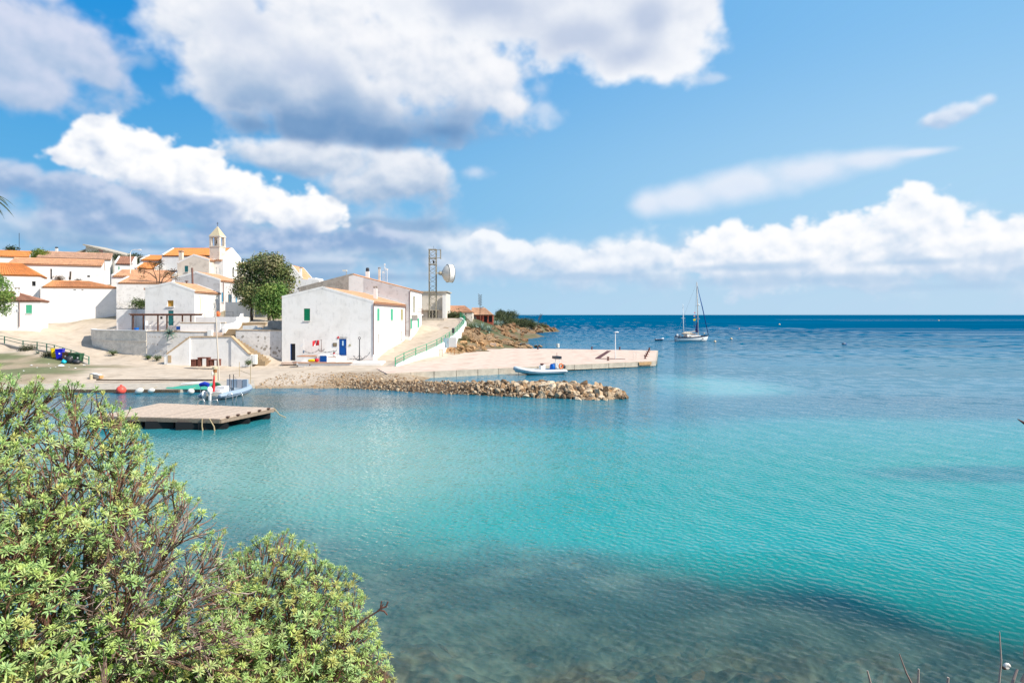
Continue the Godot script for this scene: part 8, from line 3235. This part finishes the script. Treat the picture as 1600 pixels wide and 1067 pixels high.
func spurge(label: String, ce: Vector3, r: Vector3, count: int, seed_: int, floor_y: float, bare: Callable) -> void:
	var q := RandomNumberGenerator.new()
	q.seed = seed_
	var base := Vector3(ce.x - 0.1, floor_y, ce.z - 0.3)
	var t := thing("spurge_bush", label, "bush", base)
	var tips := []
	var leafy := []
	var tries := 0
	var taken := {}
	var bumps := FastNoiseLite.new()
	bumps.seed = seed_
	bumps.frequency = 0.9
	while tips.size() < count and tries < count * 30:
		tries += 1
		var d := Vector3(q.randfn(), q.randfn(), q.randfn()).normalized()
		if d.y < -0.25 or (d.z < -0.35 and q.randf() < 0.75):
			continue
		var dep := 1.0 - 0.5 * pow(q.randf(), 1.9)
		var lump := 1.0 + 0.10 * bumps.get_noise_3d(d.x * 2.0, d.y * 2.0, d.z * 2.0)
		var p := ce + d * r * dep * lump
		if p.y < floor_y + 0.35:
			continue
		# thin where the frame and its neighbourhood never look
		if q.randf() > sst(ce.x - r.x * 0.62, ce.x - r.x * 0.22, p.x) * sst(3.2, 4.1, p.y) + 0.22:
			continue
		var cell := Vector3i((p / 0.05).floor())
		if taken.has(cell):
			continue
		taken[cell] = true
		var b: float = bare.call(d, p)
		var is_bare := q.randf() < b
		var wood_c := Color(0.26, 0.125, 0.085).lerp(Color(0.16, 0.10, 0.075), q.randf())
		if is_bare:
			wood_c = Color(0.42, 0.34, 0.30).lerp(Color(0.22, 0.14, 0.11), q.randf())
			if q.randf() < 0.25:
				p += d * 0.10
		tips.append([p - base, wood_c])
		if not is_bare:
			leafy.append([p - base, d, dep])
	var wood := MB.new()
	grow(wood, Vector3.ZERO, Vector3.UP, tips, 0, q, false)
	put("branches", wood, M.stem, t)
	var shapes := []
	for i in 6:
		shapes.append(rosette_mesh(seed_ + i, 15 + i % 3 * 2, 0.047 + 0.0035 * i))
	var tones := [Color(0.41, 0.56, 0.20), Color(0.36, 0.54, 0.22), Color(0.47, 0.60, 0.18), Color(0.32, 0.48, 0.16), Color(0.50, 0.60, 0.25), Color(0.50, 0.52, 0.17)]
	var tinted_shapes := []
	for s in shapes:
		for c in tones:
			tinted_shapes.append(tinted(s, c))
	# the clusters nearest the eye one by one, the rest together
	leafy.sort_custom(func(a, b2): return (a[0] + base - Vector3(0, H, 0)).length() - a[2] * 0.8 < (b2[0] + base - Vector3(0, H, 0)).length() - b2[2] * 0.8)
	var rest := []
	var rest_c := []
	for i in leafy.size():
		var l: Array = leafy[i]
		var up: Vector3 = (l[1] * 0.75 + Vector3.UP * 0.8 + Vector3(q.randfn(), q.randfn(), q.randfn()) * 0.25).normalized()
		var x := up.cross(Vector3(q.randfn(), 0.1, q.randfn())).normalized()
		var b := Basis(x, up, x.cross(up)).scaled_local(Vector3.ONE * q.randf_range(0.72, 1.2))
		if i < 290:
			var o := put("leaf_cluster", tinted_shapes[q.randi() % tinted_shapes.size()], M.spurge_leaf, t)
			o.transform = Transform3D(b, l[0])
		else:
			rest.append(Transform3D(b, l[0]))
			rest_c.append(tones[q.randi() % 6] * q.randf_range(0.85, 1.1))
	if rest.size():
		var o := multi("leaf_clusters", shapes[2], M.spurge_leaf, rest, rest_c, t)
		o.set_meta("kind", "stuff")


func make_foreground() -> void:
	spurge("huge light green spurge bush filling the left foreground", Vector3(-4.42, 4.1, -5.3), Vector3(2.35, 2.5, 1.4), 8000, 201, 2.9,
		func(d: Vector3, p: Vector3) -> float: return 0.04 + 0.7 * sst(0.6, 0.8, d.x) * sst(0.75, 0.5, d.y) * sst(-0.05, 0.25, d.y) * sst(-0.6, -0.1, d.z))
	spurge("smaller rounded spurge bush right of the huge one above the water", Vector3(-2.3, 3.0, -6.5), Vector3(1.18, 1.85, 1.0), 2100, 231, 2.2,
		func(d: Vector3, p: Vector3) -> float: return 0.05)
	# grass and low leaves in the shade under the bushes
	var mb := crown_mesh([[Vector3(-4.0, 3.6, -4.4), 0.9], [Vector3(-3.0, 3.4, -4.3), 0.8], [Vector3(-2.4, 3.2, -4.6), 0.7], [Vector3(-5.0, 3.8, -4.6), 0.9], [Vector3(-3.6, 3.7, -5.4), 1.0], [Vector3(-1.9, 2.8, -5.6), 0.6], [Vector3(-4.6, 4.4, -5.6), 1.0], [Vector3(-3.6, 4.4, -5.6), 0.8], [Vector3(-2.4, 3.4, -6.6), 0.8]], 20000, 0.05, [Color(0.16, 0.30, 0.04), Color(0.10, 0.20, 0.03), Color(0.22, 0.34, 0.06)], 251)
	var o := put("undergrowth", mb, M.leaves)
	o.set_meta("kind", "stuff")
	o.set_meta("label", "bright green undergrowth showing through under the spurge bushes")
	o.set_meta("category", "undergrowth")
	# a dead twig reaching out of the smaller bush
	var sb: Node3D = get_node("spurge_bush2") if has_node("spurge_bush2") else get_children().filter(func(n): return n.name.begins_with("spurge_bush"))[-1]
	var tw := MB.new()
	tw.col = Color(0.12, 0.06, 0.05)
	var off := sb.position
	for q in [[[548, 985], [570, 968], [590, 955], [599, 944]], [[590, 955], [594, 952], [596, 939]], [[596, 950], [603, 948], [606, 940]], [[593, 953], [600, 955], [605, 961]]]:
		var pp := PackedVector3Array()
		for e in q:
			pp.append(P(e[0], e[1], 6.2) - off)
		tw.tube(pp, PackedFloat32Array([0.011, 0.009, 0.007, 0.004]), 5)
	put("dead_twig", tw, M.stem, sb)
	# dead shrub cut by the lower right corner
	var ds := thing("dead_shrub", "bare grey dead twigs with a snail rising at the lower right corner", "shrub", Vector3(2.67, 3.0, -4.05))
	var w := MB.new()
	w.col = Color(0.42, 0.36, 0.32)
	for tr in [[[0.05, 0, 0], [0.22, 1.55, 0], [0.215, 1.75, 0.0], [0.235, 1.95, 0.0], [0.225, 2.12, 0.0]], [[0.05, 0, 0], [0.30, 1.7, 0.05], [0.36, 1.85, 0.05], [0.35, 2.0, 0.03], [0.375, 2.10, 0.0]], [[0.05, 0, 0], [0.33, 1.6, 0], [0.38, 1.8, 0], [0.40, 2.03, 0.0]],
			[[0, 0, 0], [-0.2, 1.4, 0], [-0.24, 1.7, 0], [-0.33, 1.88, 0], [-0.37, 1.99, 0]], [[0, 0, 0], [-0.16, 1.5, 0], [-0.26, 1.78, 0], [-0.255, 1.9, 0]], [[0, 0, 0], [-0.4, 1.4, 0], [-0.52, 1.74, 0], [-0.56, 1.89, 0]], [[0.22, 1.66, 0], [0.27, 1.78, 0.02], [0.33, 1.9, 0.0]], [[0, 0, 0], [0.4, 1.4, 0], [0.52, 1.75, 0], [0.55, 1.87, 0]], [[0.36, 1.82, 0], [0.42, 1.95, 0], [0.45, 1.99, 0]], [[0, 0, 0], [-0.1, 1.6, 0], [-0.08, 1.85, 0]]]:
		w.col = Color(0.42, 0.36, 0.32).lerp(Color(0.16, 0.10, 0.09), rng.randf() * 0.8)
		w.tube(path3(tr), PackedFloat32Array([0.014, 0.009, 0.007, 0.005, 0.003]), 6)
	put("twigs", w, M.stem, ds)
	var sn := thing("snail", "white and brown snail shell among the dead twigs", "snail", Vector3(2.915, 4.93, -4.02))
	sn.scale = Vector3.ONE * 0.62
	var sm := MB.new()
	var sp := PackedVector3Array()
	var sr := PackedFloat32Array()
	for i in 30:
		var a := i * 0.5
		var rr := 0.022 * (1.0 - i / 32.0)
		sp.append(Vector3(cos(a) * rr, sin(a) * rr, 0.012 * i / 30.0))
		sr.append(0.017 * (1.0 - i / 34.0) + 0.001)
	sm.tube(sp, sr, 8)
	put("shell", sm, M.white_buoy, sn, true)
	sm = MB.new()
	sm.ball(Vector3(-0.022, -0.012, 0.0), Vector3(0.022, 0.017, 0.018), 8)
	put("shell_mouth", sm, M.brown_plastic, sn, true)
	# stem whose reddish tip shows at the right edge
	var rs := thing("dead_stalk", "dark red bare stem whose tip shows at the right edge", "stem", Vector3(3.35, 2.9, -4.0))
	w = MB.new()
	w.col = Color(0.12, 0.05, 0.045)
	w.tube(path3([[0, 0, 0], [0.1, 0.7, 0.05], [0.02, 1.4, 0.12], [0.12, 2.1, 0.06], [0.06, 2.7, 0.0], [0.0, 3.1, 0], [-0.12, 3.30, 0], [-0.25, 3.40, 0], [-0.325, 3.455, 0], [-0.385, 3.49, 0]]), PackedFloat32Array([0.022, 0.02, 0.018, 0.016, 0.014, 0.012, 0.011, 0.011, 0.012, 0.002]), 6)
	for q in [[[0.1, 0.7, 0.05], [0.35, 1.2, 0.2], [0.45, 1.7, 0.1]], [[0.02, 1.4, 0.12], [-0.1, 1.6, 0.25], [-0.05, 1.75, 0.4]], [[0.12, 2.1, 0.06], [0.4, 2.5, 0.0], [0.5, 3.0, -0.1]], [[0.06, 2.7, 0.0], [0.2, 3.0, 0.15], [0.25, 3.3, 0.2]], [[0.0, 3.1, 0], [0.1, 3.4, -0.1], [0.08, 3.6, -0.15]]]:
		w.tube(path3(q), PackedFloat32Array([0.012, 0.009, 0.004]), 5)
	put("stem", w, M.stem, rs)


func _ready() -> void:
	rng.seed = 12345
	var cam := Camera3D.new()
	cam.name = "camera"
	cam.projection = Camera3D.PROJECTION_FRUSTUM
	cam.near = 0.2
	cam.far = 90000.0
	cam.size = 0.2
	cam.frustum_offset = Vector2(0, -0.2 * 41.5 / 1067.0)
	cam.position = Vector3(0, H, 0)
	add_child(cam)
	cam.current = true
	var env := Environment.new()
	env.background_mode = Environment.BG_SKY
	env.sky = Sky.new()
	var pano := PanoramaSkyMaterial.new()
	pano.panorama = make_sky()
	env.sky.sky_material = pano
	env.background_energy_multiplier = SKY_STRENGTH
	env.tonemap_mode = Environment.TONE_MAPPER_LINEAR
	env.tonemap_exposure = EXPOSURE
	env.ssao_enabled = true
	env.ssil_enabled = true
	env.sdfgi_enabled = true
	var we := WorldEnvironment.new()
	we.name = "world"
	we.environment = env
	add_child(we)
	var sun := DirectionalLight3D.new()
	sun.name = "sun"
	sun.light_energy = 1.6
	sun.light_color = Color(1.0, 0.965, 0.91)
	sun.light_angular_distance = 0.5
	sun.shadow_enabled = true
	add_child(sun)
	sun.look_at_from_position(Vector3.ZERO, -SUN)
	make_materials()
	mat("undercut_shade", Color(0.035, 0.032, 0.028), 0.7)  # painted darkness of the recess below the pier's edge
	mat("cream_cap", Color(0.64, 0.55, 0.38), 0.9, tx.coarse, 0.6)
	mat("pink_panel", Color(0.60, 0.30, 0.28), 0.8)
	mat("orange_wood", Color(0.60, 0.33, 0.14), 0.8)
	var sl := mat("spurge_leaf", Color(1, 1, 1), 0.5, null, 1.0, null, 1.0, true)
	sl.backlight_enabled = true
	sl.backlight = Color(0.45, 0.45, 0.45).linear_to_srgb()
	make_sea()
	make_land()
	make_near_land()
	make_pier()
	make_quay()
	make_ramp()
	make_terraces()
	make_stairs()
	make_breakwater()
	make_shore_stones()
	make_coast_rocks()
	make_main_houses()
	make_village()
	make_village_details()
	make_mast()
	make_boats()
	make_dock()
	make_dive_centre()
	make_bins()
	make_plants()
	make_foreground()


const SUN := Vector3(0.70, 0.66, 0.26)
const EXPOSURE := 1.38
const SKY_STRENGTH := 0.755
